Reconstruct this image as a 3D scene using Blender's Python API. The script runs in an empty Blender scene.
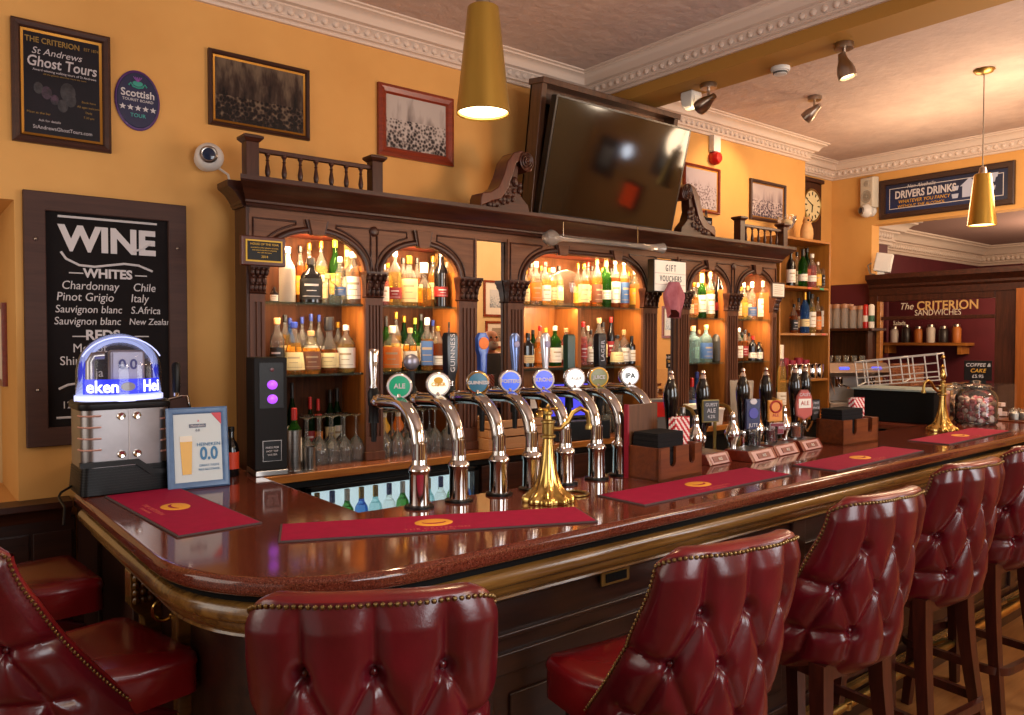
import bpy, bmesh, math, random
from mathutils import Vector, Matrix, Euler
R = math.radians
PI = math.pi
random.seed(7)
SC = bpy.context.scene
COL = SC.collection
# ------------------------------------------------------------------ camera, world, lights, exposure
CAM_Z, FPX, YAW, PITCH = 1.63, 774.0, R(38.8), math.atan(19.5 / 774)
cd = bpy.data.cameras.new('camera'); cam = bpy.data.objects.new('camera', cd); COL.objects.link(cam)
cam.location = (0, 0, CAM_Z); cam.rotation_euler = (PI / 2 - PITCH, 0, -YAW)
cd.sensor_width = 36; cd.lens = FPX / 1024 * 36; cd.clip_start = .05
SC.camera = cam
SC.view_settings.view_transform = 'Standard'; SC.view_settings.look = 'None'
SC.view_settings.gamma = 1; SC.view_settings.use_curve_mapping = False
SC.view_settings.exposure = 0.0
cy = SC.cycles
cy.max_bounces = 7; cy.diffuse_bounces = 3; cy.glossy_bounces = 4; cy.transmission_bounces = 4
cy.transparent_max_bounces = 20; cy.caustics_reflective = False; cy.caustics_refractive = False
cy.sample_clamp_indirect = 4; cy.sample_clamp_direct = 0
W = bpy.data.worlds.new('world'); SC.world = W; W.use_nodes = True
W.node_tree.nodes['Background'].inputs[0].default_value = (1, .86, .74, 1)
W.node_tree.nodes['Background'].inputs[1].default_value = .55

def area(name, loc, rot, sx, sy, power, col, spread=180):
    l = bpy.data.lights.new(name, 'AREA'); l.shape = 'RECTANGLE'; l.size = sx; l.size_y = sy
    l.energy = power; l.color = col; l.spread = R(spread)
    o = bpy.data.objects.new(name, l); COL.objects.link(o); o.location = loc; o.rotation_euler = rot
    return o
def point(name, loc, power, col, r=.03):
    l = bpy.data.lights.new(name, 'POINT'); l.energy = power; l.color = col; l.shadow_soft_size = r
    o = bpy.data.objects.new(name, l); COL.objects.link(o); o.location = loc
    return o
def spot(name, loc, target, power, col, ang=60, blend=.5, r=.03):
    l = bpy.data.lights.new(name, 'SPOT'); l.energy = power; l.color = col; l.spot_size = R(ang); l.spot_blend = blend; l.shadow_soft_size = r
    o = bpy.data.objects.new(name, l); COL.objects.link(o); o.location = loc
    o.rotation_euler = (Vector(target) - Vector(loc)).to_track_quat('-Z', 'Y').to_euler()
    return o
WARM = (1, .62, .30); DAY = (.93, .96, 1)
# daylight through the street windows in the wall behind the camera
WINS = [(1.1, 1.5), (4.4, 1.5)]
for i, (wx, ww) in enumerate(WINS):
    area('daylight', (wx, -1.12, 1.95), (R(90), 0, 0), ww, 1.5, 54, DAY)
area('daylight', (-1.35, 2.4, 1.9), (0, R(-90), 0), 1.6, 1.6, 20, (1, .9, .78))
# unseen point fills added to brighten the rooms, no fixtures behind them
point('room_fill', (1.5, -.5, 2.4), 22, (1, .76, .50), .2)
point('room_fill', (4.0, .1, 2.6), 34, (1, .76, .50), .2)
point('room_fill', (6.3, 2.75, 2.7), 26, (1, .72, .44), .2)
for bx, bw, bz in [(1.63, .44, 1.785), (2.235, .40, 1.785), (3.2, .44, 1.812), (3.72, .46, 1.812), (4.72, .36, 1.758), (5.315, .36, 1.758)]:
    area('shelf_lamp', (bx, 3.595, bz), (R(36), 0, 0), bw, .02, 3.6, (1, .74, .46))
point('room_fill', (5.9, 1.9, 2.75), 38, (1, .72, .46), .2)  # more added fills, for the right-hand section and the rooms beyond
point('room_fill', (6.3, .1, 2.9), 60, (1, .80, .58), .2)
point('room_fill', (8.2, 2.6, 1.9), 42, (1, .74, .48), .2)
spot('cornice_spill', (3.3, 1.2, 2.1), (2.35, 3.85, 3.0), 62, (1, .48, .13), 62, 1, .2)  # unseen spot added for the orange glow on the wall
point('room_fill', (10.2, 2.6, 2.4), 95, (1, .74, .48), .2)
# small lamps tucked under the arches of the back bar
for bx, bw, bz, bp in [(1.63, .40, 2.125, 12), (2.235, .36, 2.11, 11), (3.22, .46, 2.125, 12), (3.72, .46, 2.125, 12), (4.72, .34, 2.125, 11), (5.315, .34, 2.12, 11)]:
    area('arch_lamp', (bx, 3.60, bz), (R(34), 0, 0), bw, .03, bp, (1, .68, .36))
# ------------------------------------------------------------------ unprojection helper (photo pixel -> point on a world plane)
FWD = Vector((math.sin(YAW) * math.cos(PITCH), math.cos(YAW) * math.cos(PITCH), -math.sin(PITCH)))
RGT = Vector((math.cos(YAW), -math.sin(YAW), 0)); UPV = RGT.cross(FWD)
def at(u, v, Y=None, X=None, z=None):
    d = FWD + RGT * ((u - 512) / FPX) - UPV * ((v - 357.5) / FPX)
    t = Y / d.y if Y is not None else X / d.x if X is not None else (z - CAM_Z) / d.z
    return Vector((0, 0, CAM_Z)) + d * t
def depth(p): return (Vector(p) - Vector((0, 0, CAM_Z))).dot(FWD)
# ------------------------------------------------------------------ materials
def lin(h):
    if isinstance(h, (tuple, list)): return tuple(h)[:3]
    h = h.lstrip('#'); c = [int(h[i:i + 2], 16) / 255 for i in (0, 2, 4)]
    return tuple(x / 12.92 if x <= .04045 else ((x + .055) / 1.055) ** 2.4 for x in c)
MATS = {}
def nt(name):
    m = bpy.data.materials.new(name); m.use_nodes = True
    n = m.node_tree.nodes; return m, n, m.node_tree.links, n['Principled BSDF']
def coords(n, l, scale=(1, 1, 1)):
    t = n.new('ShaderNodeTexCoord'); mp = n.new('ShaderNodeMapping'); mp.inputs['Scale'].default_value = scale
    l.new(t.outputs['Object'], mp.inputs['Vector']); return mp.outputs['Vector']
def noise(n, l, vec, scale, detail=4, rough=.55, dist=0):
    x = n.new('ShaderNodeTexNoise'); x.inputs['Scale'].default_value = scale; x.inputs['Detail'].default_value = detail
    x.inputs['Roughness'].default_value = rough; x.inputs['Distortion'].default_value = dist
    l.new(vec, x.inputs['Vector']); return x.outputs['Fac']
def ramp(n, l, fac, stops):
    r = n.new('ShaderNodeValToRGB'); e = r.color_ramp.elements
    while len(e) < len(stops): e.new(.5)
    for k, (p, c) in enumerate(stops): e[k].position = p; e[k].color = (*lin(c), 1)
    l.new(fac, r.inputs['Fac']); return r.outputs['Color']
def bump(n, l, b, fac, strength, dist=.01):
    x = n.new('ShaderNodeBump'); x.inputs['Strength'].default_value = strength; x.inputs['Distance'].default_value = dist
    l.new(fac, x.inputs['Height']); l.new(x.outputs['Normal'], b.inputs['Normal'])
def M(name, c, rough=.5, metal=0, c2=None, scale=8, stretch=(1, 1, 1), bmp=0, bscale=None, coat=0, spec=.5, emit=None, es=1, lo=.35, hi=.65, det=4, dist=0):
    if name in MATS: return MATS[name]
    m, n, l, b = nt(name)
    b.inputs['Base Color'].default_value = (*lin(c), 1); b.inputs['Roughness'].default_value = rough
    b.inputs['Metallic'].default_value = metal; b.inputs['Coat Weight'].default_value = coat; b.inputs['Coat Roughness'].default_value = .12
    b.inputs['Specular IOR Level'].default_value = spec
    if c2 or bmp: v = coords(n, l, stretch)
    if c2:
        f = noise(n, l, v, scale, det, .6, dist); l.new(ramp(n, l, f, [(lo, c), (hi, c2)]), b.inputs['Base Color'])
    if bmp: bump(n, l, b, noise(n, l, v, bscale or scale * 4, 5), bmp)
    if emit: b.inputs['Emission Color'].default_value = (*lin(emit), 1); b.inputs['Emission Strength'].default_value = es
    MATS[name] = m; return m
def glass(name, tint, body=0.0, bodycol=None, edge=.12, rough=.03):
    """thin glass: tinted see-through plus a mirror glint that grows towards grazing angles"""
    if name in MATS: return MATS[name]
    m, n, l, b = nt(name); n.remove(b); out = n['Material Output']
    tr = n.new('ShaderNodeBsdfTransparent'); tr.inputs[0].default_value = (*lin(tint), 1)
    gl = n.new('ShaderNodeBsdfGlossy'); gl.inputs['Roughness'].default_value = rough
    lw = n.new('ShaderNodeLayerWeight'); lw.inputs['Blend'].default_value = edge
    src = tr
    if body:
        df = n.new('ShaderNodeBsdfTranslucent'); df.inputs[0].default_value = (*lin(bodycol or tint), 1)
        d2 = n.new('ShaderNodeBsdfDiffuse'); d2.inputs[0].default_value = (*lin(bodycol or tint), 1)
        ad = n.new('ShaderNodeMixShader'); ad.inputs[0].default_value = .5; l.new(df.outputs[0], ad.inputs[1]); l.new(d2.outputs[0], ad.inputs[2])
        mx = n.new('ShaderNodeMixShader'); mx.inputs[0].default_value = body
        l.new(tr.outputs[0], mx.inputs[1]); l.new(ad.outputs[0], mx.inputs[2]); src = mx
    m2 = n.new('ShaderNodeMixShader'); l.new(lw.outputs['Fresnel'], m2.inputs[0])
    l.new(src.outputs[0], m2.inputs[1]); l.new(gl.outputs[0], m2.inputs[2]); l.new(m2.outputs[0], out.inputs[0])
    MATS[name] = m; return m
def wood(name, c1, c2, rough=.35, along='x', scale=3.5, coat=.15, spec=.5):
    if name in MATS: return MATS[name]
    m, n, l, b = nt(name); st = {'x': (1, 12, 12), 'y': (12, 1, 12), 'z': (12, 12, 1)}[along]
    v = coords(n, l, st); f = noise(n, l, v, scale, 6, .62, .6)
    l.new(ramp(n, l, f, [(.32, c1), (.68, c2)]), b.inputs['Base Color'])
    b.inputs['Roughness'].default_value = rough; b.inputs['Coat Weight'].default_value = coat; b.inputs['Coat Roughness'].default_value = .2; b.inputs['Specular IOR Level'].default_value = spec
    bump(n, l, b, f, .08, .004); MATS[name] = m; return m
wall_m = M('ochre_wall_paint', '#d9a25a', .75, c2='#cf9750', scale=1.6, bmp=.05, bscale=60)
cream_m = M('cream_plaster', '#e3c893', .8, c2='#dcbf88', scale=2, bmp=.05, bscale=60)
ceil_m = M('textured_ceiling_paper', '#ccb4a8', .8, c2='#c0a89e', scale=5, bmp=.9, bscale=16, stretch=(1, 1, 1))
plaster_m = M('white_cornice_plaster', '#d8c3b4', .6)
beam_m = M('ochre_beam_paint', '#a9782f', .7)
maroon_m = M('maroon_wall_paint', '#5a1420', .6, c2='#4e101a', scale=2)
dk = wood('dark_mahogany', '#2a130c', '#4a2416', .4, 'x', 3.5, .05, .35)
dkz = wood('dark_mahogany_upright', '#2c140d', '#4c2718', .42, 'z', 3.5, .05, .3)
mid = wood('walnut_face', '#5d3823', '#7a4e34', .46, 'x', 3.5, 0, .3)
midz = wood('walnut_upright', '#4e2b1b', '#683e29', .46, 'z', 3.5, 0, .3)
orange = wood('lit_oak_lining', '#9a5a22', '#7f4519', .45, 'z')  # warm glow of the arch lamps put into the wood's orange
oak = wood('oak_counter_edge', '#8a4f22', '#b0722f', .3, 'x')
gold_wood = wood('varnished_moulding', '#4e3217', '#85602d', .22, 'x', 3, .5)
bar_wood = wood('bar_front_wood', '#1f0f0b', '#351b12', .33, 'x')
shelf_wood = wood('shelf_unit_wood', '#a86c26', '#8a5319', .45, 'x')
floor_m = wood('floor_boards', '#7d4f2a', '#9c6a3a', .3, 'x', 2, .2)
red_wood = wood('red_mahogany', '#5e1d12', '#7e2d1a', .3, 'x')
box_wood = wood('caddy_wood', '#542611', '#743b1a', .35, 'x')
leather = M('oxblood_leather', '#580816', .28, c2='#45060f', scale=5, bmp=.06, bscale=90, coat=.15, spec=.5)
leather_rim = M('worn_red_leather', '#7c1a18', .28, c2='#651016', scale=6, bmp=.06, bscale=90, coat=.2)
leg_wood = wood('stool_leg_wood', '#2a0f0b', '#44190f', .3, 'z')
brass = M('polished_brass', '#cfae68', .2, 1, c2='#b99650', scale=6)
brass_dull = M('brushed_brass', '#b39758', .33, 1, c2='#a2864a', scale=10)
nail_m = M('nailhead_brass', '#8d7850', .32, 1)
chrome = M('polished_chrome', '#d6d2cf', .09, 1)
steel = M('brushed_steel', '#a8a29d', .3, 1, c2='#96908c', scale=4, stretch=(1, 1, 20))
nickel = M('satin_nickel', '#a8988a', .28, 1)
black = M('black_plastic', '#0a090a', .42, spec=.28)
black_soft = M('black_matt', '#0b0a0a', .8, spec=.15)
charcoal = M('charcoal_paper', '#211f20', .9, spec=.1)
white = M('white_plastic', '#d9d4cf', .4)
offwhite = M('paper_white', '#e6dfd2', .7)
cream = M('cream_label', '#e2cd98', .65)
chalk = M('chalk_lettering', '#c9c2c4', .9)
board_m = M('chalkboard_black', '#151112', .85, c2='#1c1718', scale=3, spec=.15)
frame_br = wood('frame_brown', '#351d16', '#44261c', .5, 'x', 3.5, 0)
frame_rd = wood('frame_red_wood', '#6e2410', '#8a3216', .35, 'x')
gilt = M('gilt_slip', '#a9762f', .35, .8)
mirror_m = M('mirror_silver', '#f2ece4', .01, 1)
mat_m = M('bar_mat_crimson', '#990d3a', .8, c2='#900b36', scale=30, spec=.2)
mat_edge = M('bar_mat_edge', '#4a3c3c', .8)
mat_yel = M('bar_mat_yellow', '#e09a2c', .7)
mat_pink = M('bar_mat_faded_print', '#b5483f', .7)
red_m = M('red_plastic', '#b3160f', .3)
blue_m = M('blue_enamel', '#16307c', .35)
navy = M('navy_enamel', '#17183f', .35)
green_m = M('green_enamel', '#0f6a4a', .4)
yellow_m = M('yellow_print', '#d8a02a', .5)
orange_m = M('orange_print', '#d56a14', .5)
purple_l = M('purple_lamp', '#b060e8', .3, emit='#a040f0', es=1.0)
cg = glass('clear_glass', (.94, .95, .95), .05, (.95, .95, .95), .32)
wgl = glass('stemware_glass', (.96, .97, .97), .15, (.97, .96, .94), .34)
cgb = glass('clear_bottle_glass', (.95, .96, .93), .09, (.98, .96, .9), .2)
amber = glass('whisky_amber', (.97, .62, .18), .20, (1, .55, .14))
amber_d = glass('dark_rum_amber', (.62, .24, .06), .30, (.5, .18, .05))
gold_l = glass('golden_liquor', (.99, .82, .38), .20, (1, .78, .3))
green_g = glass('green_bottle_glass', (.12, .36, .08), .22, (.06, .22, .03))
dkgreen_g = glass('dark_green_glass', (.03, .10, .03), .35, (.02, .07, .02))
blue_g = glass('blue_bottle_glass', (.15, .35, .75), .30, (.1, .25, .6))
ltblue_g = glass('pale_blue_glass', (.62, .85, .86), .25, (.6, .85, .85))
pink_g = glass('pink_liquor', (.9, .5, .5), .25, (.85, .4, .4))
frost_g = glass('frosted_glass', (.9, .88, .82), .6, (.95, .9, .8), rough=.3)
black_g = M('black_bottle_glass', '#0e0d10', .12, spec=.6)
stone_g = M('grey_stoneware', '#3a332e', .4)
brown_g = glass('brown_beer_glass', (.35, .14, .04), .4, (.2, .07, .02))
beer_dark = M('dark_beer', '#120806', .15)
beer_red = M('red_ale', '#6e130a', .15)
beer_amber = M('amber_ale', '#a8480e', .15)
# granite
m, n, l, b = nt('red_granite'); v = coords(n, l)
vo = n.new('ShaderNodeTexVoronoi'); vo.inputs['Scale'].default_value = 420; l.new(v, vo.inputs['Vector'])
f1 = noise(n, l, v, 330, 3, .6)
mx = n.new('ShaderNodeMix'); mx.data_type = 'RGBA'; mx.inputs[0].default_value = .45
l.new(ramp(n, l, f1, [(.34, '#2c100d'), (.5, '#62291b'), (.68, '#7c3d2b')]), mx.inputs[6])
sp = n.new('ShaderNodeSeparateColor'); l.new(vo.outputs['Color'], sp.inputs[0])
l.new(ramp(n, l, sp.outputs[0], [(.14, '#1f0c0a'), (.30, '#5c281b'), (.85, '#6e3526'), (.98, '#8f604e')]), mx.inputs[7])
l.new(mx.outputs[2], b.inputs['Base Color']); b.inputs['Roughness'].default_value = .09; b.inputs['Specular IOR Level'].default_value = .5
granite = m
# old sepia photograph: pale sky, upright building shapes, dark dotted crowd below
def photo_mat(name, sky, mids, darks, seed, split=.1, scale=14):
    m, n, l, b = nt(name); v = coords(n, l)
    mp = n.new('ShaderNodeVectorMath'); mp.operation = 'ADD'; mp.inputs[1].default_value = (seed * 3.7, seed, seed * 1.3); l.new(v, mp.inputs[0])
    st = n.new('ShaderNodeMapping'); st.inputs['Scale'].default_value = (1, 1, .28); l.new(mp.outputs[0], st.inputs['Vector'])
    f = noise(n, l, st.outputs[0], scale, 3, .6, .2); vo = n.new('ShaderNodeTexVoronoi'); vo.inputs['Scale'].default_value = 55; l.new(mp.outputs[0], vo.inputs['Vector'])
    s = n.new('ShaderNodeSeparateXYZ'); l.new(v, s.inputs[0])
    def math_(op, a, c, k=None):
        x = n.new('ShaderNodeMath'); x.operation = op
        for q, val in enumerate((a, c) + ((k,) if k is not None else ())):
            if hasattr(val, 'is_linked'): l.new(val, x.inputs[q])
            else: x.inputs[q].default_value = val
        return x.outputs[0]
    low = math_('LESS_THAN', s.outputs['Z'], -.02 + split * .3)
    spots = math_('MULTIPLY', math_('SUBTRACT', vo.outputs['Distance'], .45), .9)
    g = math_('ADD', math_('MULTIPLY_ADD', s.outputs['Z'], 1.4, split), f)
    tot = math_('ADD', g, math_('MULTIPLY', low, math_('SUBTRACT', spots, .04)))
    l.new(ramp(n, l, tot, [(.30, darks), (.50, mids), (.72, sky)]), b.inputs['Base Color'])
    b.inputs['Roughness'].default_value = .25; b.inputs['Specular IOR Level'].default_value = .35
    return m
# ------------------------------------------------------------------ mesh helpers
class MB:
    def __init__(s): s.v = []; s.f = []; s.m = []
    def add(s, vs, fs, mi=0):
        o = len(s.v); s.v += [tuple(p) for p in vs]
        for f in fs: s.f.append([o + i for i in f]); s.m.append(mi)
        return s
    def box(s, x0, y0, z0, x1, y1, z1, mi=0, mt=None):
        vs = [Vector(p) for p in ((x0, y0, z0), (x1, y0, z0), (x1, y1, z0), (x0, y1, z0), (x0, y0, z1), (x1, y0, z1), (x1, y1, z1), (x0, y1, z1))]
        if mt: vs = [mt @ p for p in vs]
        return s.add(vs, [(0, 3, 2, 1), (4, 5, 6, 7), (0, 1, 5, 4), (1, 2, 6, 5), (2, 3, 7, 6), (3, 0, 4, 7)], mi)
    def loft(s, rings, mi=0, cap=True, closed=True):
        n = len(rings[0]); vs = [p for r in rings for p in r]; fs = []
        for i in range(len(rings) - 1):
            for j in range(n if closed else n - 1):
                k = (j + 1) % n; fs.append((i * n + j, i * n + k, (i + 1) * n + k, (i + 1) * n + j))
        if cap and closed: fs.append(tuple(range(n))[::-1]); fs.append(tuple(range((len(rings) - 1) * n, len(rings) * n)))
        return s.add(vs, fs, mi)
    def lathe(s, prof, n=20, c=(0, 0, 0), mi=0, mt=None, sx=1, sy=1, cap=True, power=1.0, rot=0):
        rings = []
        for r, z in prof:
            ring = []
            for k in range(n):
                a = 2 * PI * k / n + rot; ca, sa = math.cos(a), math.sin(a)
                if power != 1: ca = math.copysign(abs(ca) ** power, ca); sa = math.copysign(abs(sa) ** power, sa)
                p = Vector((c[0] + max(r, 1e-4) * ca * sx, c[1] + max(r, 1e-4) * sa * sy, c[2] + z))
                ring.append(mt @ p if mt else p)
            rings.append(ring)
        return s.loft(rings, mi, cap)
    def tube(s, pts, r, n=10, mi=0, closed=False, cap=True, rect=None):
        pts = [Vector(p) for p in pts]; rings = []; N = len(pts)
        rr = r if isinstance(r, (list, tuple)) else [r] * N
        up = None
        for i, p in enumerate(pts):
            if closed: t = pts[(i + 1) % N] - pts[i - 1]
            else: t = pts[min(i + 1, N - 1)] - pts[max(i - 1, 0)]
            t.normalize()
            if up is None:
                up = Vector((0, 0, 1)) if abs(t.z) < .9 else Vector((1, 0, 0))
            a = t.cross(up)
            if a.length < 1e-4: a = t.cross(Vector((0, 1, 0)))
            a.normalize(); b = a.cross(t).normalized(); up = b
            if rect: w, h = rect; rings.append([p + a * x * w / 2 + b * y * h / 2 for x, y in ((-1, -1), (1, -1), (1, 1), (-1, 1))])
            else: rings.append([p + a * rr[i] * math.cos(2 * PI * k / n) + b * rr[i] * math.sin(2 * PI * k / n) for k in range(n)])
        if closed: rings.append(rings[0]); return s.loft(rings, mi, False)
        return s.loft(rings, mi, cap)
    def prism(s, poly, d0, d1, plane='xz', mi=0, mt=None):
        def P(a, b, d):
            p = Vector({'xz': (a, d, b), 'xy': (a, b, d), 'yz': (d, a, b)}[plane]); return mt @ p if mt else p
        n = len(poly); vs = [P(a, b, d0) for a, b in poly] + [P(a, b, d1) for a, b in poly]
        fs = [tuple(range(n)), tuple(range(2 * n - 1, n - 1, -1))] + [(i, (i + 1) % n, n + (i + 1) % n, n + i) for i in range(n)]
        return s.add(vs, fs, mi)
    def sweep(s, path, prof, mi=0, closed=False):
        """prof [(offset along the path's left normal, height)] carried along a plan path [(x, y)] with mitred corners"""
        P2 = [Vector((p[0], p[1])) for p in path]; N = len(P2); rings = []
        for i in range(N):
            a = P2[i] - P2[i - 1] if (i or closed) else None; b = P2[(i + 1) % N] - P2[i] if (i < N - 1 or closed) else None
            a = (a or b).normalized(); b = (b or a).normalized()
            na = Vector((-a.y, a.x)); nb = Vector((-b.y, b.x)); m_ = (na + nb)
            m_ = m_ / max(m_.length_squared / 2, .2) if m_.length > 1e-6 else na
            m_ = m_ if True else m_
            rings.append([Vector((P2[i].x + m_.x * o, P2[i].y + m_.y * o, h)) for o, h in prof])
        if closed: rings.append(rings[0])
        return s.loft(rings, mi, not closed)
    def ball(s, c, r, n=10, mi=0, sc=(1, 1, 1), mt=None):
        k = max(5, n // 2 + 1); rings = []
        prof = [(r * math.sin(PI * i / k), -r * math.cos(PI * i / k)) for i in range(k + 1)]
        for q, z in prof:
            ring = [Vector((c[0] + max(q, 1e-4) * math.cos(2 * PI * j / n) * sc[0], c[1] + max(q, 1e-4) * math.sin(2 * PI * j / n) * sc[1], c[2] + z * sc[2])) for j in range(n)]
            rings.append([mt @ p for p in ring] if mt else ring)
        return s.loft(rings, mi)
    def mesh(s, name, mats, sharp=38, recalc=True):
        me = bpy.data.meshes.new(name); me.from_pydata(s.v, [], s.f); me.update()
        for mm in (mats if isinstance(mats, (list, tuple)) else [mats]): me.materials.append(mm)
        me.polygons.foreach_set('material_index', s.m); me.polygons.foreach_set('use_smooth', [True] * len(s.f))
        if recalc:
            bm = bmesh.new(); bm.from_mesh(me); bmesh.ops.recalc_face_normals(bm, faces=bm.faces); bm.to_mesh(me); bm.free()
        me.set_sharp_from_angle(angle=R(sharp)); return me
    def build(s, name, mats, parent=None, loc=(0, 0, 0), rot=(0, 0, 0), bev=0, sharp=38, segs=2):
        o = bpy.data.objects.new(name, s.mesh(name, mats, sharp)); COL.objects.link(o)
        o.location = loc; o.rotation_euler = rot; o.parent = parent
        if bev:
            bv = o.modifiers.new('bevel', 'BEVEL'); bv.width = bev; bv.segments = segs; bv.limit_method = 'ANGLE'; bv.angle_limit = R(40); bv.harden_normals = True
        return o
def tag(o, label, cat, group=None):
    o['label'] = label; o['category'] = cat
    if group: o['group'] = group
    return o
def thing(name, label, cat, loc=(0, 0, 0), rz=0, group=None):
    o = bpy.data.objects.new(name, None); COL.objects.link(o); o.location = loc; o.rotation_euler = (0, 0, rz); o.empty_display_size = .05
    return tag(o, label, cat, group)
def struct(o): o['kind'] = 'structure'; return o
def dup(root, loc=None, rz=None, label=None, group=None, scale=None):
    r = root.copy(); COL.objects.link(r)
    if loc is not None: r.location = loc
    if rz is not None: r.rotation_euler = (root.rotation_euler[0], root.rotation_euler[1], rz)
    if scale is not None: r.scale = scale
    if label: r['label'] = label
    if group: r['group'] = group
    for ch in list(root.children):
        c = ch.copy(); COL.objects.link(c); c.parent = r
        for g in list(ch.children):
            d = g.copy(); COL.objects.link(d); d.parent = c
    return r
def text(body, size, mat, parent, loc, rot=(PI / 2, 0, 0), align='CENTER', name='lettering', ext=.0006, shear=0, space=1, sx=1, bold=0):
    c = bpy.data.curves.new(name, 'FONT'); c.body = body; c.size = size; c.align_x = align; c.align_y = 'CENTER'
    c.extrude = ext; c.shear = shear; c.space_character = space; c.offset = bold; c.resolution_u = 3
    c.materials.append(mat)
    o = bpy.data.objects.new(name, c); COL.objects.link(o); o.parent = parent; o.location = loc; o.rotation_euler = rot; o.scale = (sx, 1, 1)
    return o
def arc(cx, cz, rx, rz, a0, a1, n): return [(cx + rx * math.cos(R(a0 + (a1 - a0) * k / n)), cz + rz * math.sin(R(a0 + (a1 - a0) * k / n))) for k in range(n + 1)]
ORD = ['leftmost', 'second', 'third', 'fourth', 'fifth', 'sixth', 'seventh', 'eighth', 'ninth', 'tenth', 'eleventh', 'twelfth', 'thirteenth', 'fourteenth', 'fifteenth', 'sixteenth']
# ================================================================== THE ROOM
CZ = 3.39                                            # ceiling height
struct(MB().box(-3, -1.4, -.06, 13, 5.2, 0).build('floor', floor_m))
struct(MB().box(-3, -1.4, CZ, 3.80, 4.6, CZ + .05).box(3.95, -1.4, CZ, 7.7, 4.6, CZ + .05).build('ceiling', ceil_m))
struct(MB().box(.416, 3.85, 0, 6.52, 4.45, CZ).box(-3, 3.85, 2.21, .416, 4.45, CZ).box(-3, 3.85, 0, .416, 4.45, .93).box(6.5, 4.16, 0, 7.7, 4.3, CZ).build('wall_back', wall_m))
struct(MB().box(-3, 4.45, .5, .6, 4.5, 2.4).build('wall_recess', cream_m))
struct(MB().box(7.55, 3.74, 2.17, 7.70, 4.2, CZ).box(7.55, 2.42, 2.74, 7.70, 3.74, CZ).box(7.55, -1.4, 0, 7.70, 2.42, CZ).build('wall_right', wall_m))
struct(MB().box(7.545, 3.74, 0, 7.70, 4.2, 2.17).build('wall_dado', maroon_m))
fw_ = MB()
xs = [-3.0]
for wx, ww in WINS: xs += [wx - ww / 2, wx + ww / 2]
xs.append(7.7)
for i in range(0, len(xs), 2): fw_.box(xs[i], -1.4, 0, xs[i + 1], -1.2, CZ)
for wx, ww in WINS: fw_.box(wx - ww / 2, -1.4, 0, wx + ww / 2, -1.2, 1.2); fw_.box(wx - ww / 2, -1.4, 2.7, wx + ww / 2, -1.2, CZ)
struct(fw_.build('wall_front', cream_m))
for i, (wx, ww) in enumerate(WINS):
    w_ = MB()
    for x in (wx - ww / 2, wx - .03, wx + ww / 2 - .06): w_.box(x, -1.36, 1.2, x + .06, -1.30, 2.7)
    for z in (1.2, 2.2, 2.64): w_.box(wx - ww / 2, -1.355, z, wx + ww / 2, -1.305, z + .06)
    struct(w_.build('window_%d' % (i + 1), white))
# dropped beam with its painted soffit
struct(MB().box(3.735, -1.3, 3.165, 4.01, 3.86, CZ + .02).build('beam', beam_m))
# plaster cornices with an egg band
def cornice(name, path, z0=3.235, k=1.0):
    pr = [(.01, 0), (-.018, 0), (-.024, .012), (-.02, .018), (-.036, .022), (-.036, .03), (-.03, .034), (-.05, .072), (-.056, .074), (-.056, .082), (-.082, .086),
          (-.088, .096), (-.098, .112), (-.116, .128), (-.138, .134), (-.138, .144), (-.156, .148), (-.16, .158), (.01, .158)]
    b = MB().sweep(path, [(o * k, z0 + h * k) for o, h in pr])
    for i in range(len(path) - 1):
        a, c = Vector(path[i]), Vector(path[i + 1]); L = (c - a).length; t = (c - a) / L; nrm = Vector((t.y, -t.x))
        for q in range(int(L / .062)):
            p = a + t * (q + .5) * .062
            if p.y < 1.0: continue
            p = p + nrm * .042 * k
            an = math.atan2(t.y, t.x)
            b.ball((0, 0, 0), .018 * k, 6, sc=(1.1, .7, 1.15), mt=Matrix.Translation((p.x, p.y, z0 + .055 * k)) @ Matrix.Rotation(an, 4, 'Z'))
    return struct(b.build(name, plaster_m, sharp=50))
cornice('trim_1', [(-3, 3.85), (3.735, 3.85), (3.735, -1.2)])
cornice('trim_2', [(4.01, 3.85), (6.52, 3.85), (6.52, 4.16), (7.55, 4.16), (7.55, -1.2)])
# wainscot at the left end of the back wall
wb = MB().box(-3, 3.81, 0, .62, 3.86, .86)
for k in range(22): wb.box(-2.9 + k * .16, 3.80, .08, -2.9 + k * .16 + .145, 3.812, .80)
struct(wb.build('trim_3', bar_wood, bev=.003))
struct(MB().prism([(3.86, .85), (3.80, .85), (3.79, .87), (3.77, .90), (3.745, .91), (3.745, .935), (3.86, .94)], -3, .60, 'yz').build('trim_4', dk))
# the further room seen over the glazed screen
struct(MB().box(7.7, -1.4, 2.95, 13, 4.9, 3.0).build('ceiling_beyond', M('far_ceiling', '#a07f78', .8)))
struct(MB().box(7.95, 4.2, 0, 8.85, 4.9, 2.95).box(7.7, 4.6, 0, 12.7, 4.9, 2.95).box(12.5, -1.4, 0, 12.7, 4.9, 2.95).build('wall_beyond', maroon_m))
cornice('trim_5', [(7.95, 4.6), (7.95, 4.2), (8.85, 4.2), (8.85, 4.6), (12.5, 4.6), (12.5, 0)], 2.95 - .158 * 1.7, 1.7)
dl = thing('downlight', 'small lit round downlight in the ceiling of the room beyond the screen', 'ceiling light', (0, 0, 0))
p_ = at(952, 214, z=2.945); dl.location = p_
MB().lathe([(.05, 0), (.07, -.004), (.07, .004)], 18).build('rim', white, dl)
MB().lathe([(.052, -.006), (.052, -.002)], 18).build('bulb', M('downlight_bulb', '#ffe2b0', .5, emit='#ffd9a0', es=12), dl)

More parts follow.
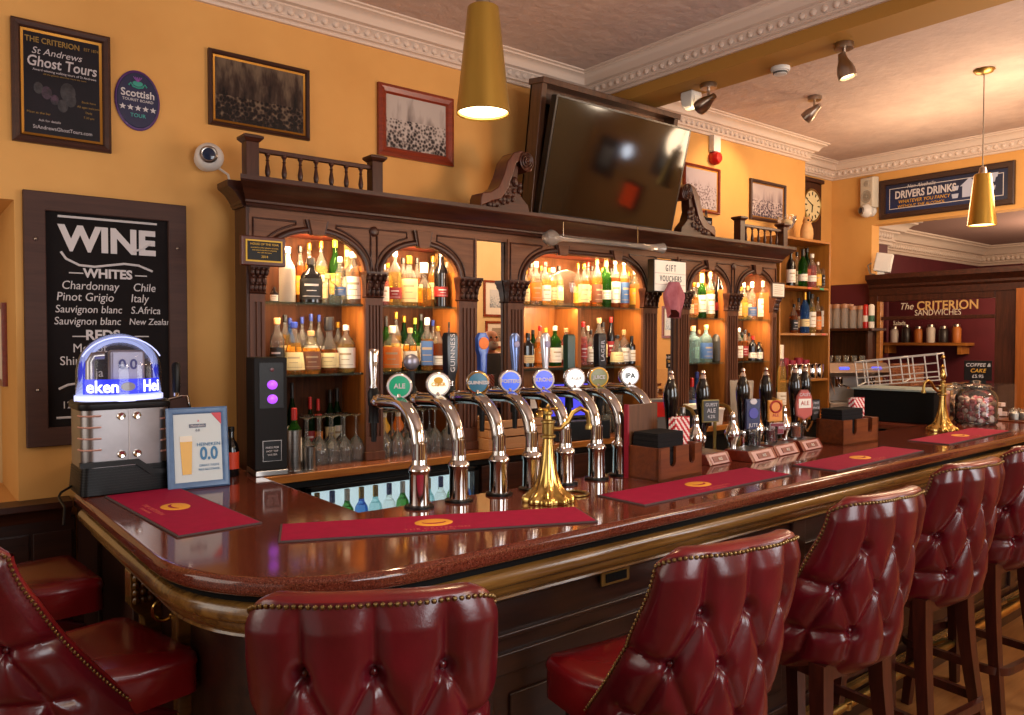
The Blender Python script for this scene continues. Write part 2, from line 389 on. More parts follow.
# ================================================================== THE BAR COUNTER
CTZ = 1.10
def edge_path(off=0.0, n=14, ys=3.03):
    """plan outline of the customer edge: up the return from the wall, round the corner, along the front; off = inset"""
    x0, y0, r = .475 + off, 1.52 + off, .50
    rr = r - off * .6
    p = [(x0, ys)]
    for k in range(n + 1):
        a = PI + (PI / 2) * k / n
        ca, sa = math.cos(a), math.sin(a)
        e = .92
        p.append((x0 + rr + rr * math.copysign(abs(ca) ** e, ca), y0 + rr + rr * math.copysign(abs(sa) ** e, sa)))
    p.append((6.35 - off, y0)); return p
ep = edge_path(.012)
top_poly = [(.487, 3.03)] + ep[1:] + [(6.35, 2.62), (4.88, 2.62), (4.88, 2.13), (1.115, 2.13), (1.115, 3.84), (.66, 3.84), (.62, 3.03)]
bar = thing('bar_counter', 'long curved bar counter with polished red granite top and dark panelled front', 'bar counter')
def slab(poly, z0, z1, rnd=.022):
    b = MB(); pr = []
    b.prism(poly, z0, z1, 'xy'); return b
slab(top_poly, CTZ - .045, CTZ).build('granite_top', granite, bar, bev=.018, segs=4)
# mouldings under the granite; sweep's left normal points out of the bar on this path direction? (path runs -Y then +X: left = +X/+Y = inwards)
MB().sweep(edge_path(.05), [(-.005, 1.030), (.06, 1.030), (.06, 1.056), (-.005, 1.056)]).build('shadow_fillet', black_soft, bar)  # matt black strip drawn for the shade in the gap
MB().sweep(edge_path(.03), [(.05, .985), (.01, .985), (.002, .990), (-.004, 1.000), (-.006, 1.012), (-.002, 1.024), (.006, 1.031), (.012, 1.033), (.05, 1.034)]).build('moulding', gold_wood, bar, sharp=60)
MB().sweep(edge_path(.045), [(.06, .935), (.035, .935), (.02, .944), (.022, .950), (.014, .958), (.004, .97), (.0, .986), (.06, .986)]).build('lower_moulding', gold_wood, bar, sharp=60)
BF = .15
body_path = edge_path(BF, ys=3.80)
MB().sweep(body_path, [(0, .10), (.03, .10), (.03, .94), (0, .94)]).build('front_panelling', bar_wood, bar)
fr = MB()                                             # raised rails and stiles on the straight front
for z0, z1 in ((.905, .94), (.80, .815), (.70, .76), (.14, .20)): fr.box(1.2, 1.52 + BF - .014, z0, 6.2, 1.52 + BF + .004, z1)
for x in [1.18, 1.98, 2.74, 3.5, 4.26, 5.02, 5.78]: fr.box(x, 1.52 + BF - .016, .14, x + .09, 1.52 + BF + .004, .94)
for x in [1.27, 2.07, 2.83, 3.59, 4.35, 5.11]:
    for z0, z1 in ((.21, .69),): fr.box(x + .06, 1.52 + BF - .010, z0 + .05, x + .61, 1.52 + BF + .004, z1 - .05)
fr.build('panel_frame', bar_wood, bar, bev=.005)
fr = MB()
for y in (2.2, 2.75, 3.3): fr.box(.475 + BF - .016, y, .14, .475 + BF + .004, y + .08, .94)
for z0, z1 in ((.90, .94), (.14, .20)): fr.box(.475 + BF - .014, 2.1, z0, .475 + BF + .004, 3.8, z1)
fr.build('side_frame', bar_wood, bar, bev=.005)
MB().sweep(edge_path(BF - .03, ys=3.80), [(.0, .0), (.10, .0), (.10, .13), (.03, .13), (.02, .115), (.02, .10), (0, .09)]).build('plinth', bar_wood, bar, sharp=30)
MB().sweep(edge_path(BF - .05, ys=3.80), [(.0, .14), (.03, .13), (.03, .155), (.02, .165), (0, .16)]).build('plinth_moulding', gold_wood, bar, sharp=50)
cp = MB().prism([(2.17, .93)] + [(2.17, .3), (2.23, .3), (2.23, .93)], .59, .63, 'yz')
cp.build('corner_post', gold_wood, bar, bev=.006)
# foot rail on brackets
MB().tube([(x, y, .19) for x, y in edge_path(-.0)[8:]], .019, 12).build('foot_rail', brass_dull, bar)
for x in (1.9, 2.9, 3.9, 4.9, 5.9):
    MB().tube([(x, 1.52, .19), (x, 1.56, .19), (x, 1.60, .16), (x, 1.66, .13)], .011, 8).lathe([(.024, -.012), (.024, .012)], 12, (x, 1.52, .19)).build('rail_bracket', brass_dull, bar)
# bronze pull plate
pp = MB().box(1.675, 1.648, .872, 1.80, 1.658, .918).build('pull_plate', M('aged_bronze', '#9a8048', .35, .8), bar, bev=.004)
MB().box(1.692, 1.645, .882, 1.783, 1.650, .908).build('recess', black_soft, pp)
# carved scroll bracket and hook on the return
cb = MB().prism([(.63, .94), (.54, .94), (.54, .84), (.555, .82), (.575, .80), (.58, .77), (.565, .73), (.56, .69), (.575, .66), (.60, .655), (.63, .70)], 2.46, 2.53, 'xz')
for k in range(12): cb.ball((.555 + .02 * (k % 3), 2.458, .855 + (k // 3) * .022), .012, 7)
cb.build('carved_bracket', gold_wood, bar, bev=.004)
for y, u in ((2.28, 0), (1.86, 1)):
    q = (.475 + BF, y) if not u else None
    if u: break
    MB().tube([(.62, y, .90), (.585, y, .90)] + [(.580 + .026 * math.cos(R(a)), y - .02 * (a - 90) / 200, .874 + .026 * math.sin(R(a))) for a in range(95, 320, 15)], .0055, 8).lathe([(.016, -.004), (.016, .004)], 12, mt=Matrix.Translation((.622, y, .90)) @ Matrix.Rotation(PI / 2, 4, 'Y')).ball((.600, y - .022, .858), .008, 8).build('coat_hook', brass, bar)
# inner side of the bar facing the staff
MB().box(1.08, 2.08, .1, 4.9, 2.10, 1.05).box(1.06, 2.1, .1, 1.08, 3.84, 1.05).build('inner_panel', black_soft, bar)

# ================================================================== BACK COUNTER
bcn = thing('back_counter', 'narrow wooden back counter with oak front edge below the bottle arches', 'counter')
MB().box(1.12, 3.402, .972, 7.3, 3.85, 1.0).build('worktop', wood('back_worktop', '#5b2f1a', '#7b4526', .18, 'x'), bcn, bev=.003)
MB().box(1.12, 3.392, .965, 7.3, 3.404, 1.003).build('edge_strip', oak, bcn, bev=.004)
MB().box(1.12, 3.46, .1, 7.3, 3.85, .93).build('cupboard_front', black_soft, bcn)
MB().box(1.12, 3.43, .93, 7.3, 3.85, .972).build('rail', black, bcn)
MB().box(2.55, 3.44, .12, 3.0, 3.47, .92).box(3.05, 3.44, .12, 3.5, 3.47, .92).build('door', dk, bcn, bev=.005)
fd = thing('bottle_fridge', 'lit glass-fronted bottle fridge under the back counter', 'fridge', (1.50, 3.40, 0))
MB().box(0, 0, .905, 1.0, .06, .93).box(0, .0, .1, .03, .05, .93).box(.97, .0, .1, 1.0, .05, .93).box(0, 0, .1, 1.0, .05, .16).build('case', black, fd, bev=.004)
MB().box(.03, .045, .16, .97, .055, .905).build('back', M('fridge_lining', '#cfdfe3', .5, emit='#cfeaf0', es=.85), fd)  # the lining itself glows in place of an inner lamp
MB().box(.03, .003, .16, .97, .006, .905).build('glass_door', cg, fd)
MB().box(.03, .006, .60, .97, .045, .61).build('shelf', chrome, fd)
# ================================================================== BACK BAR (joinery)
BY = 3.55
bb = thing('back_bar', 'carved dark wood back bar of arched bays, columns and glass shelves', 'back bar')
PIL = [(1.300, 1.372), (1.895, 1.995), (2.475, 2.600), (2.825, 2.945), (4.0, 4.145), (4.37, 4.495), (4.945, 5.085), (5.545, 5.605)]
CAPT, CAPB, FRB, FRT = 1.968, 1.835, 2.205, 2.245
BAYS = [(1.365, 1.895, 2.140), (1.995, 2.475, 2.122), (2.945, 4.0, 2.150), (4.495, 4.945, 2.140), (5.085, 5.545, 2.138)]
SHZ = [(1.803, 1.452), (1.803, 1.450), (1.833, 1.441), (1.778, 1.447), (1.778, 1.447)]
# crowning cornice: profile in (y, z), run in x with returned ends
pr = [(3.56, 2.235), (3.515, 2.235), (3.51, 2.246), (3.50, 2.250), (3.50, 2.260), (3.492, 2.264), (3.485, 2.272), (3.47, 2.285), (3.45, 2.300), (3.425, 2.312), (3.41, 2.318), (3.40, 2.322), (3.395, 2.330), (3.395, 2.350), (3.56, 2.352)]
b = MB()
ext = [(y, z, max(0.0, (3.56 - y) * .57)) for y, z in pr]
ringL = [(1.30 - e, y, z) for y, z, e in ext]; ringR = [(5.605 + e * .35, y, z) for y, z, e in ext]
b.loft([ringL, ringR])
# left return along the side
b.loft([[(1.30 - (3.56 - y) * .57, 3.56 - .001, z) for y, z in pr], [(1.30 - (3.56 - y) * .57, 3.70, z) for y, z in pr]])
b.box(1.275, 3.55, 2.30, 5.61, 3.70, 2.352).box(1.352, 3.70, 2.236, 5.605, 3.85, 2.352)
b.build('cornice', dk, bb, sharp=30)
MB().box(1.352, 3.66, 2.352, 5.58, 3.85, 2.392).build('top_board', wood('top_board_wood', '#5d2a17', '#7b3a1f', .4, 'x'), bb)
MB().box(1.30, BY + .008, FRB, 5.605, BY + .03, FRT).build('frieze', mid, bb)
MB().box(1.286, BY + .004, 1.0, 1.304, 3.70, 2.24).box(1.304, 3.68, 1.0, 1.37, 3.70, 2.24).box(1.350, 3.70, 1.0, 1.366, 3.85, 2.24).build('side_panel', dkz, bb)
MB().box(5.585, BY + .01, 1.0, 5.605, 3.85, 2.24).build('side_panel', midz, bb)
for i, (x0, x1) in enumerate(PIL):
    w = x1 - x0; nf = 4 if w > .08 else 2; poly = [(x0, 3.57), (x0, BY)]
    fwid = (w - .024) / nf
    for k in range(nf):
        a = x0 + .012 + k * fwid; poly += [(a + .15 * fwid, BY), (a + .25 * fwid, BY + .008), (a + .75 * fwid, BY + .008), (a + .85 * fwid, BY)]
    poly += [(x1, BY), (x1, 3.57)]
    ps = MB().prism(poly, 1.12, CAPB - .035, 'xy').box(x0, BY - .002, CAPB - .037, x1, 3.57, CAPB).box(x0, BY - .002, 1.04, x1, 3.57, 1.122).build('pilaster', midz, bb, sharp=30)
    MB().box(x0 - .006, BY - .012, 1.0, x1 + .006, 3.57, 1.045).build('base', midz, ps, bev=.004)
    cxm = (x0 + x1) / 2; hw = w / 2
    c_ = MB().loft([[(cxm - hw * s, BY - o, z), (cxm + hw * s, BY - o, z), (cxm + hw * s, 3.58, z), (cxm - hw * s, 3.58, z)] for s, o, z in ((1, .004, CAPB), (1.08, .012, CAPB + .006), (1.02, .006, CAPB + .014), (1.02, .010, CAPB + .05), (1.12, .022, CAPB + .09), (1.22, .034, CAPB + .112), (1.25, .038, CAPB + .118), (1.25, .038, CAPT))])
    for row, (zz, of, sz) in enumerate(((CAPB + .030, .010, .020), (CAPB + .062, .018, .022), (CAPB + .100, .034, .017))):
        m_ = 4 if row != 1 else 3
        for k in range(m_):
            xk = cxm + hw * (1.06 + .1 * row) * (2 * (k + .5) / m_ - 1)
            c_.ball((xk, BY - of, zz), sz, 7, sc=(.55, .5, 1))
            c_.ball((xk, BY - of - .010, zz + sz * .85), sz * .42, 6)
    c_.build('capital', dk, ps, sharp=45)
    MB().box(x0 + .004 + (.066 if i == 0 else 0), BY + .02, 1.0, x0 + .014 + (.066 if i == 0 else 0), 3.85 if i else 3.82, 2.0).box(x1 - .014, BY + .02, 1.0, x1 - .004, 3.85, 2.0).build('side_lining', orange, ps)
# spandrels with the arched openings cut out
def bay_arch(x0, x1, zt, wide):
    if not wide: return arc((x0 + x1) / 2, CAPT, (x1 - x0) / 2, zt - CAPT, 0, 180, 26)
    rx = .27; return arc(x1 - rx, CAPT, rx, zt - CAPT, 0, 90, 14) + arc(x0 + rx, CAPT, rx, zt - CAPT, 90, 180, 14)
def inset_path(pts, d):
    out = []
    for i in range(len(pts)):
        a = Vector(pts[max(i - 1, 0)]); c = Vector(pts[min(i + 1, len(pts) - 1)]); t = (c - a).normalized(); out.append((pts[i][0] + t.y * d, pts[i][1] - t.x * d))
    return out
for i, (x0, x1, zt) in enumerate(BAYS):
    L = PIL[[0, 1, 3, 5, 6][i]]; Rr = PIL[[1, 2, 4, 6, 7][i]]
    xl = L[0] if i in (0, 2, 3) else (L[0] + L[1]) / 2; xr = Rr[1] if i in (1, 2, 4) else (Rr[0] + Rr[1]) / 2
    A = bay_arch(x0 + .004, x1 - .004, zt, i == 2)
    poly = [(xl, CAPT), (xl, FRB + .002), (xr, FRB + .002), (xr, CAPT)] + A
    sp_ = MB().prism(poly, BY + .002, BY + .03, 'xz').build('spandrel', mid, bb, sharp=30)
    out = inset_path(A, .004); inn = inset_path(A, .030)
    mb = MB()
    ring = []
    for (ox, oz), (ix, iz) in zip(out, inn): ring.append([(ox, BY + .006, oz), (ox, BY - .010, oz), ((ox + ix) / 2, BY - .016, (oz + iz) / 2), (ix, BY - .008, iz), (ix, BY + .006, iz)])
    mb.loft(ring, cap=True); mb.build('arch_moulding', dk, sp_, sharp=60)
    keys = [((x0 + x1) / 2, zt)] if i != 2 else [(x0 + .30, zt), (x1 - .27, zt)]
    for kx, kz in keys:
        MB().prism([(kx - .030, kz - .012), (kx + .030, kz - .012), (kx + .046, FRB - .004), (kx - .046, FRB - .004)], BY - .026, BY + .01, 'xz').build('keystone', mid, sp_, bev=.003)
        MB().prism([(kx - .040, kz - .004), (kx - .030, kz - .010), (kx - .046, FRB - .004), (kx - .060, FRB - .004)], BY - .016, BY + .01, 'xz').prism([(kx + .040, kz - .004), (kx + .030, kz - .010), (kx + .046, FRB - .004), (kx + .060, FRB - .004)], BY - .016, BY + .01, 'xz').build('key_fillet', dk, sp_)
    # bead running round each spandrel panel
    for side in (0, 1):
        bd = MB()
        if i != 2: q = [p for p in inset_path(A, .046) if (p[0] > (x0 + x1) / 2 + .07 if side else p[0] < (x0 + x1) / 2 - .07)]
        else: q = [p for p in inset_path(A, .046) if (p[0] > x1 - .20 if side else p[0] < x0 + .22)]
        q = [p for p in q if p[1] < FRB - .028]
        if len(q) < 3: continue
        if side: q = q[::-1]
        xe = (xr - .018) if side else (xl + .018)
        if side: loop = [(q[0][0], FRB - .018)] + q + [(xe, q[-1][1]), (xe, FRB - .018)]
        else: loop = [(q[0][0], FRB - .018)] + q + [(xe, q[-1][1]), (xe, FRB - .018)]
        if side == 0: loop = [(q[0][0], FRB - .018)] + q + [(xe, q[-1][1]), (xe, FRB - .018)]
        bd.tube([(a, BY - .001, c) for a, c in loop], .0055, 6, closed=True)
        bd.build('panel_bead', dk, sp_, sharp=80)
for kx, kz in ((1.945, 2.175), (5.015, 2.175)):
    MB().lathe([(.026, 0), (.026, .010), (.020, .016), (.010, .018), (.001, .018)], 18, mt=Matrix.Translation((kx, BY + .004, kz)) @ Matrix.Rotation(PI / 2, 4, 'X')).build('boss', dk, bb)
# bay backs, glass shelves
for i, (x0, x1, zt) in enumerate(BAYS):
    MB().box(max(x0 - .02, 1.355), 3.825, 1.0, x1 + .02, 3.845, 2.2).build('bay_back', wood('bay_back_dark', '#2c160c', '#4a2816', .7, 'z', 3.5, 0, .1) if i != 2 else wood('bay_back_wood', '#42240f', '#5a321a', .7, 'z', 3.5, 0, .1), bb)
    MB().box(max(x0 - .02, 1.352), 3.56, zt + .005, x1 + .02, 3.845, zt + .02).build('bay_top', wood('bay_top_red', '#6b2413', '#7f2e18', .45, 'x'), bb)
    for z in SHZ[i]:
        MB().box(x0, 3.575, z - .010, x1, 3.824, z).build('glass_shelf', glass('shelf_glass', (.86, .92, .86), .10, (.5, .6, .5)), bb)
MB().box(2.95, 3.60, 1.445, 3.44, 3.82, 1.452).build('shelf_board', orange, bb)
MB().box(3.425, 3.59, 1.0, 3.455, 3.825, 1.82).build('bay_divider', orange, bb)
MB().box(2.955, 3.812, 1.0, 3.425, 3.824, 1.83).build('bay_lining', orange, bb)
# mirror strips between the bays
for x0, x1 in ((2.600, 2.825), (4.145, 4.37)):
    mr = MB().box(x0 - .012, 3.585, 1.0, x1 + .05, 3.590, 2.20).build('mirror', mirror_m, bb)
    MB().box(x0 - .05, 3.56, 2.19, x1 + .05, 3.84, 2.24).build('header', mid, mr)

# ------------------------------------------------------------------ galleries and scrolls on top of the back bar
def balustrade(x0, x1, nb, label):
    t = thing('balustrade', label, 'balustrade', ((x0 + x1) / 2, 3.50, 2.352), 0, 'turned galleries on top of the back bar')
    h = (x1 - x0) / 2
    for s in (-1, 1):
        p = MB().box(s * h - .03, -.03, 0, s * h + .03, .03, .165).build('post', dkz, t, bev=.003)
        MB().loft([[(s * h - q, -q, z), (s * h + q, -q, z), (s * h + q, q, z), (s * h - q, q, z)] for q, z in ((.032, .165), (.046, .180), (.046, .190), (.03, .197))]).build('cap', dk, p)
    MB().box(-h, -.014, .125, h, .014, .145).build('rail', dk, t, bev=.003)
    pm = None
    for k in range(nb):
        x = -h + 2 * h * (k + 1) / (nb + 1)
        if pm is None:
            pm = MB().lathe([(.014, 0), (.014, .018), (.008, .022), (.011, .030), (.013, .045), (.010, .065), (.007, .085), (.006, .092), (.010, .096), (.006, .100), (.008, .112), (.013, .118), (.013, .126)], 10).build('baluster', dk, t, (x, 0, 0))
        else:
            o = pm.copy(); COL.objects.link(o); o.location = (x, 0, 0)
    return t
balustrade(1.29, 1.925, 7, 'turned wooden balustrade on the left end of the back bar')
balustrade(5.02, 5.60, 6, 'turned wooden balustrade on the right end of the back bar')
def scroll(x, s, label):
    t = thing('scroll_bracket', label, 'bracket', (x, 3.47, 2.352), 0, 'carved scrolls flanking the television')
    top = [(-.235, .045), (-.22, .075), (-.16, .085), (-.10, .12), (-.06, .19), (-.03, .27), (.02, .325), (.08, .345), (.13, .335), (.165, .31), (.175, .27)]
    low = [(.16, .235), (.12, .225), (.09, .25), (.07, .285), (.04, .27), (.01, .20), (-.03, .11), (-.08, .055), (-.15, .035), (-.235, .0)]
    poly = [(a * s * .92, c) for a, c in top + low]
    MB().prism(poly, -.055, .055, 'xz').build('volute', frame_rd if 0 else wood('scroll_wood', '#3d1a10', '#5c2a18', .3, 'z'), t, bev=.006, segs=2)
    MB().prism([(a * s * .92, c) for a, c in [(-.235, 0), (-.15, .035), (-.08, .055), (-.03, .11), (.01, .20), (.04, .27), (.07, .25), (.06, .16), (.09, .09), (.15, .04), (.16, 0)]], -.035, .035, 'xz').build('web', dk, t, bev=.004)
    ey = MB()
    for q in range(3): ey.tube([(s * .92 * (.115 + (.05 - q * .016) * math.cos(a / 8 * PI)), -.058 - q * .004, .285 + (.05 - q * .016) * math.sin(a / 8 * PI)) for a in range(16)], .006, 6, closed=True)
    ey.ball((s * .106, -.062, .285), .012, 8).build('eye', dk, t)
    lf = MB(); rnd = random.Random(3)
    for k in range(26):
        q = k / 25; a = (-.15 + q * .22 + rnd.uniform(-.02, .02)); z = .02 + max(0, q - .1) * .20 * rnd.uniform(.3, 1)
        lf.ball((a * s * .92, -.04 + rnd.uniform(-.008, .004), z), rnd.uniform(.012, .02), 6, sc=(1, .6, 1.2))
    lf.build('carved_leaves', dk, t)
scroll(2.745, 1, 'carved dark wood scroll left of the television')
scroll(4.40, -1, 'carved dark wood scroll right of the television')
# ================================================================== THINGS ON THE WALLS AND CEILING
def picture(name, label, cat, x0, x1, z0, z1, fw, fmat, art, slip=gilt, mount=0, Y=3.85, dy=.03, group=None):
    """framed picture on the back wall; returns the thing and its size"""
    w, h = x1 - x0, z1 - z0
    t = thing(name, label, cat, ((x0 + x1) / 2, Y, (z0 + z1) / 2), 0, group)
    P = [(-w / 2, -h / 2), (w / 2, -h / 2), (w / 2, h / 2), (-w / 2, h / 2)]
    b = MB(); prof = [(0, 0), (0, -dy * .7), (fw * .35, -dy), (fw * .8, -dy * .75), (fw, -dy * .45), (fw, 0)]
    rings = []
    for (sx, sz) in ((-1, -1), (1, -1), (1, 1), (-1, 1), (-1, -1)): rings.append([(sx * (w / 2 - o), y, sz * (h / 2 - o)) for o, y in prof])
    b.loft(rings, cap=False); b.build('frame', fmat, t, sharp=20)
    a = fw
    if slip:
        rings = []
        for (sx, sz) in ((-1, -1), (1, -1), (1, 1), (-1, 1), (-1, -1)): rings.append([(sx * (w / 2 - a - o), y, sz * (h / 2 - a - o)) for o, y in ((0, -dy * .3), (.002, -dy * .42), (.012, -dy * .32), (.012, -.004))])
        MB().loft(rings, cap=False).build('slip', slip, t); a += .012
    if mount: MB().box(-w / 2 + a, -.008, -h / 2 + a, w / 2 - a, -.002, h / 2 - a).build('mount', offwhite, t); a += mount
    MB().box(-w / 2 + a, -.010, -h / 2 + a, w / 2 - a, -.003, h / 2 - a).build('print', art, t)
    return t, w, h
FT = (PI / 2, 0, 0)
t, w, h = picture('poster_frame', 'framed black ghost tours poster with white and gold lettering', 'poster', .412, .786, 2.455, 2.967, .032, frame_br, M('poster_black', '#120e14', .5, c2='#1b151d', scale=5, spec=.2))
gold_t = M('poster_gold', '#8a6a2a', .6); sil_t = M('poster_silver', '#b9b0b4', .6)
text('THE CRITERION', .033, gold_t, t, (-.035, -.012, .180), bold=.0006, sx=.86); text('EST 1874', .018, gold_t, t, (.112, -.012, .180), sx=.85)
text('St Andrews', .040, sil_t, t, (-.02, -.012, .135), shear=.25); text('Ghost Tours', .062, sil_t, t, (.0, -.012, .090), sx=.82, bold=.0008, shear=.12)
text('Award winning walking tours of St Andrews', .0135, sil_t, t, (.01, -.012, .056)); text('All the ghostly tales that haunt the town', .010, gold_t, t, (.01, -.012, .042))
ph = MB()
for k, (x, z, r, m_) in enumerate([(-.09, -.02, .018, 0), (-.06, -.035, .02, 1), (.02, -.02, .03, 0), (.03, -.05, .022, 0), (-.03, -.06, .016, 1), (.0, -.08, .02, 0)]): ph.ball((x, -.011, z), r, 10, m_, sc=(1, .06, 1.4))
ph.build('picture', [M('poster_grey', '#3d383c', .7, c2='#1d1a1e', scale=40), M('poster_mauve', '#4a3346', .7, c2='#1d1a1e', scale=40)], t)
for k, s in enumerate(['Book here', 'All ages welcome', 'Daily', '7.30 pm']): text(s, .013, gold_t, t, (.10, -.012, -.05 - k * .022))
text('Meet at the bar', .014, gold_t, t, (-.09, -.012, -.125)); text('Ask for details', .014, sil_t, t, (-.05, -.012, -.155)); text('StAndrewsGhostTours.com', .022, sil_t, t, (0, -.012, -.185), sx=.9)
# enamel plaque
t = thing('tour_plaque', 'oval dark blue Scottish tourism plaque with thistle and five stars', 'plaque', (.899, 3.85, 2.712))
MB().lathe([(.094, 0), (.096, .006), (.092, .010), (.001, .010)], 40, mt=Matrix.Rotation(PI / 2, 4, 'X'), sy=1.42).build('rim', M('plaque_rim', '#4d2b66', .35), t)
MB().lathe([(.088, .010), (.086, .0125), (.001, .0125)], 40, mt=Matrix.Rotation(PI / 2, 4, 'X'), sy=1.42).build('face', navy, t)
text('Scottish', .047, chalk, t, (.0, -.0135, .028), bold=.0007, sx=.95); text('TOURIST BOARD', .017, chalk, t, (.0, -.0135, -.001)); text('TOUR', .024, M('teal_print', '#3fa29a', .6), t, (0, -.0135, -.070))
st = MB()
for k in range(5):
    pts = [((.0145 if q % 2 == 0 else .006) * math.sin(q * PI / 5) + (k - 2) * .032, (.0145 if q % 2 == 0 else .006) * math.cos(q * PI / 5) - .036) for q in range(10)]
    st.prism(pts, -.014, -.0125, 'xz')
st.build('stars', chalk, t)
th = MB().lathe([(.004, 0), (.02, .006), (.022, .016), (.014, .022), (.001, .022)], 12, mt=Matrix.Translation((0, -.0135, .062)), sy=.05)
for k in range(5): th.tube([(0, -.0135, .082), ((k - 2) * .009, -.0135, .104)], .002, 4, 1)
for s in (-1, 1): th.tube([(0, -.0135, .055), (s * .02, -.0135, .06), (s * .03, -.0135, .075), (s * .038, -.0135, .062)], .004, 5)
th.build('thistle', [M('thistle_green', '#2f8f80', .6), M('thistle_purple', '#8a4fa0', .6)], t)
# chalkboard
x0, x1, z0, z1 = .445, 1.10, 1.165, 2.253
t = thing('chalkboard', 'large wine list chalkboard with brown wooden frame and white chalk writing', 'chalkboard', ((x0 + x1) / 2, 3.85, (z0 + z1) / 2))
w, h = x1 - x0, z1 - z0; b = MB(); rings = []
for (sx, sz) in ((-1, -1), (1, -1), (1, 1), (-1, 1), (-1, -1)): rings.append([(sx * (w / 2 - o), y, sz * (h / 2 - o)) for o, y in ((0, 0), (0, -.03), (.003, -.033), (.077, -.033), (.080, -.03), (.080, 0))])
b.loft(rings, cap=False); b.build('frame', wood('chalkboard_frame', '#3a2019', '#472a21', .7, 'x', 3.5, 0), t, sharp=30)
MB().box(-w / 2 + .08, -.012, -h / 2 + .08, w / 2 - .08, -.002, h / 2 - .08).build('board', board_m, t)
sc_ = MB().ball((0, 0, 0), .008, 8).mesh('screw', nickel)
for sx in (-1, 1):
    for sz in (-.30, .34):
        o = bpy.data.objects.new('screw', sc_); COL.objects.link(o); o.parent = t; o.location = (sx * (w / 2 - .042), -.033, sz)
T = lambda s, size, x, z, **k: text(s, size, chalk, t, (x, -.0135, z), **k)
T('WINE', .150, .0, .350, sx=1.0, bold=.006); T('WHITES', .055, -.005, .205, bold=.002)
for s, x, z, al, sz in [('Chardonnay', -.19, .150, 'LEFT', .052), ('Chile', .095, .150, 'LEFT', .052), ('Pinot Grigio', -.21, .100, 'LEFT', .052), ('Italy', .085, .100, 'LEFT', .052),
                    ('Sauvignon blanc', -.215, .046, 'LEFT', .047), ('S.Africa', .085, .046, 'LEFT', .047), ('Sauvignon blanc', -.22, -.006, 'LEFT', .047), ('New Zealand', .077, -.006, 'LEFT', .041)]:
    T(s, sz, x, z, align=al, sx=.88, shear=.12)
T('REDS', .060, -.03, -.068, bold=.002); T('Merlot', .055, -.15, -.125, align='LEFT', sx=.9); T('Shiraz', .055, -.20, -.180, align='LEFT', sx=.9); T('Rioja', .055, -.13, -.235, align='LEFT', sx=.9); T('125ml  175ml', .045, -.195, -.372, align='LEFT', sx=.9)
lines = [[(-.20, -.013, .447), (.20, -.013, .447)], [(-.19, -.013, .295), (-.17, -.013, .265), (-.12, -.013, .240), (-.06, -.013, .236), (0, -.013, .246), (.06, -.013, .256), (.12, -.013, .252), (.18, -.013, .228)], [(.10, -.013, .315), (.14, -.013, .330), (.17, -.013, .355)]]
for a, c, z in ((-.16, -.105, .205), (.105, .155, .205), (-.15, -.095, -.072), (.09, .16, -.072)): lines.append([(a, -.013, z), (c, -.013, z)])
lines += [[(-.205, -.013, -.30), (-.17, -.013, -.283), (-.11, -.013, -.275), (-.02, -.013, -.28), (.1, -.013, -.29)], [(-.215, -.013, -.425), (-.1, -.013, -.425)]]
for k, q in enumerate(lines): MB().tube(q, .0055 if k < 3 or k > 6 else .003, 6).build('chalk_line', chalk, t)
# old photographs
picture('picture_frame', 'wide dark framed old photograph of a crowd above the left balustrade', 'picture', 1.214, 1.727, 2.66, 3.023, .020, frame_br, photo_mat('crowd_photo', '#6b5a4a', '#3a2c26', '#16100f', 1.0, -.02, 22))
picture('picture_frame', 'red wood framed old photograph of a snowy street front', 'picture', 2.132, 2.636, 2.65, 3.05, .052, frame_rd, photo_mat('snow_photo', '#b5a8a2', '#7d716e', '#2f2829', 2.0, .12, 12), slip=None)
picture('picture_frame', 'brown framed old photograph half hidden by the right television scroll', 'picture', 4.78, 5.228, 2.62, 2.985, .020, frame_rd, photo_mat('hall_photo', '#a698a0', '#85757c', '#54444a', 3.0, .18, 10))
picture('picture_frame', 'small dark framed old street photograph above the right balustrade', 'picture', 5.653, 6.18, 2.63, 2.973, .024, frame_br, photo_mat('street_photo', '#b9a8a6', '#837379', '#453a44', 4.0, .1, 9))
# little frame on the recess side wall
t = thing('picture_frame', 'small red-brown picture frame in the recess at the left edge', 'picture', (.416, 4.30, 1.60), -PI / 2)
b = MB(); rings = []
for (sx, sz) in ((-1, -1), (1, -1), (1, 1), (-1, 1), (-1, -1)): rings.append([(sx * (.13 - o), y, sz * (.19 - o)) for o, y in ((0, 0), (0, -.02), (.025, -.02), (.025, 0))])
b.loft(rings, cap=False).build('frame', frame_rd, t); MB().box(-.11, -.01, -.17, .11, -.002, .17).build('print', offwhite, t)
# security cameras
def dome_camera(label, loc, rz, s=1.0):
    t = thing('security_camera', label, 'security camera', loc, rz)
    MB().lathe([(.05, 0), (.055, .01), (.05, .03), (.034, .045)], 20, mt=Matrix.Rotation(PI / 2, 4, 'X')).build('mount', white, t)
    MB().ball((0, -.085, 0), .066, 20).build('housing', white, t)
    lm = Matrix.Translation((.0, -.085, 0)) @ Matrix.Rotation(R(-14), 4, 'Z') @ Matrix.Rotation(PI / 2, 4, 'X')
    MB().lathe([(.040, .050), (.040, .060), (.034, .066), (.030, .064), (.001, .064)], 20, mt=lm).build('lens_ring', steel, t)
    MB().lathe([(.028, .0645), (.020, .067), (.001, .068)], 18, mt=lm).build('lens', M('camera_lens', '#1b2a45', .1), t)
    return t
dc = dome_camera('round white security camera left of the balustrade on the yellow wall', (1.20, 3.85, 2.485), -.1)
MB().tube([(.05, -.02, -.03), (.10, -.02, -.06), (.115, -.015, -.12), (.10, -.01, -.15)], .006, 6).build('cable', white, dc)
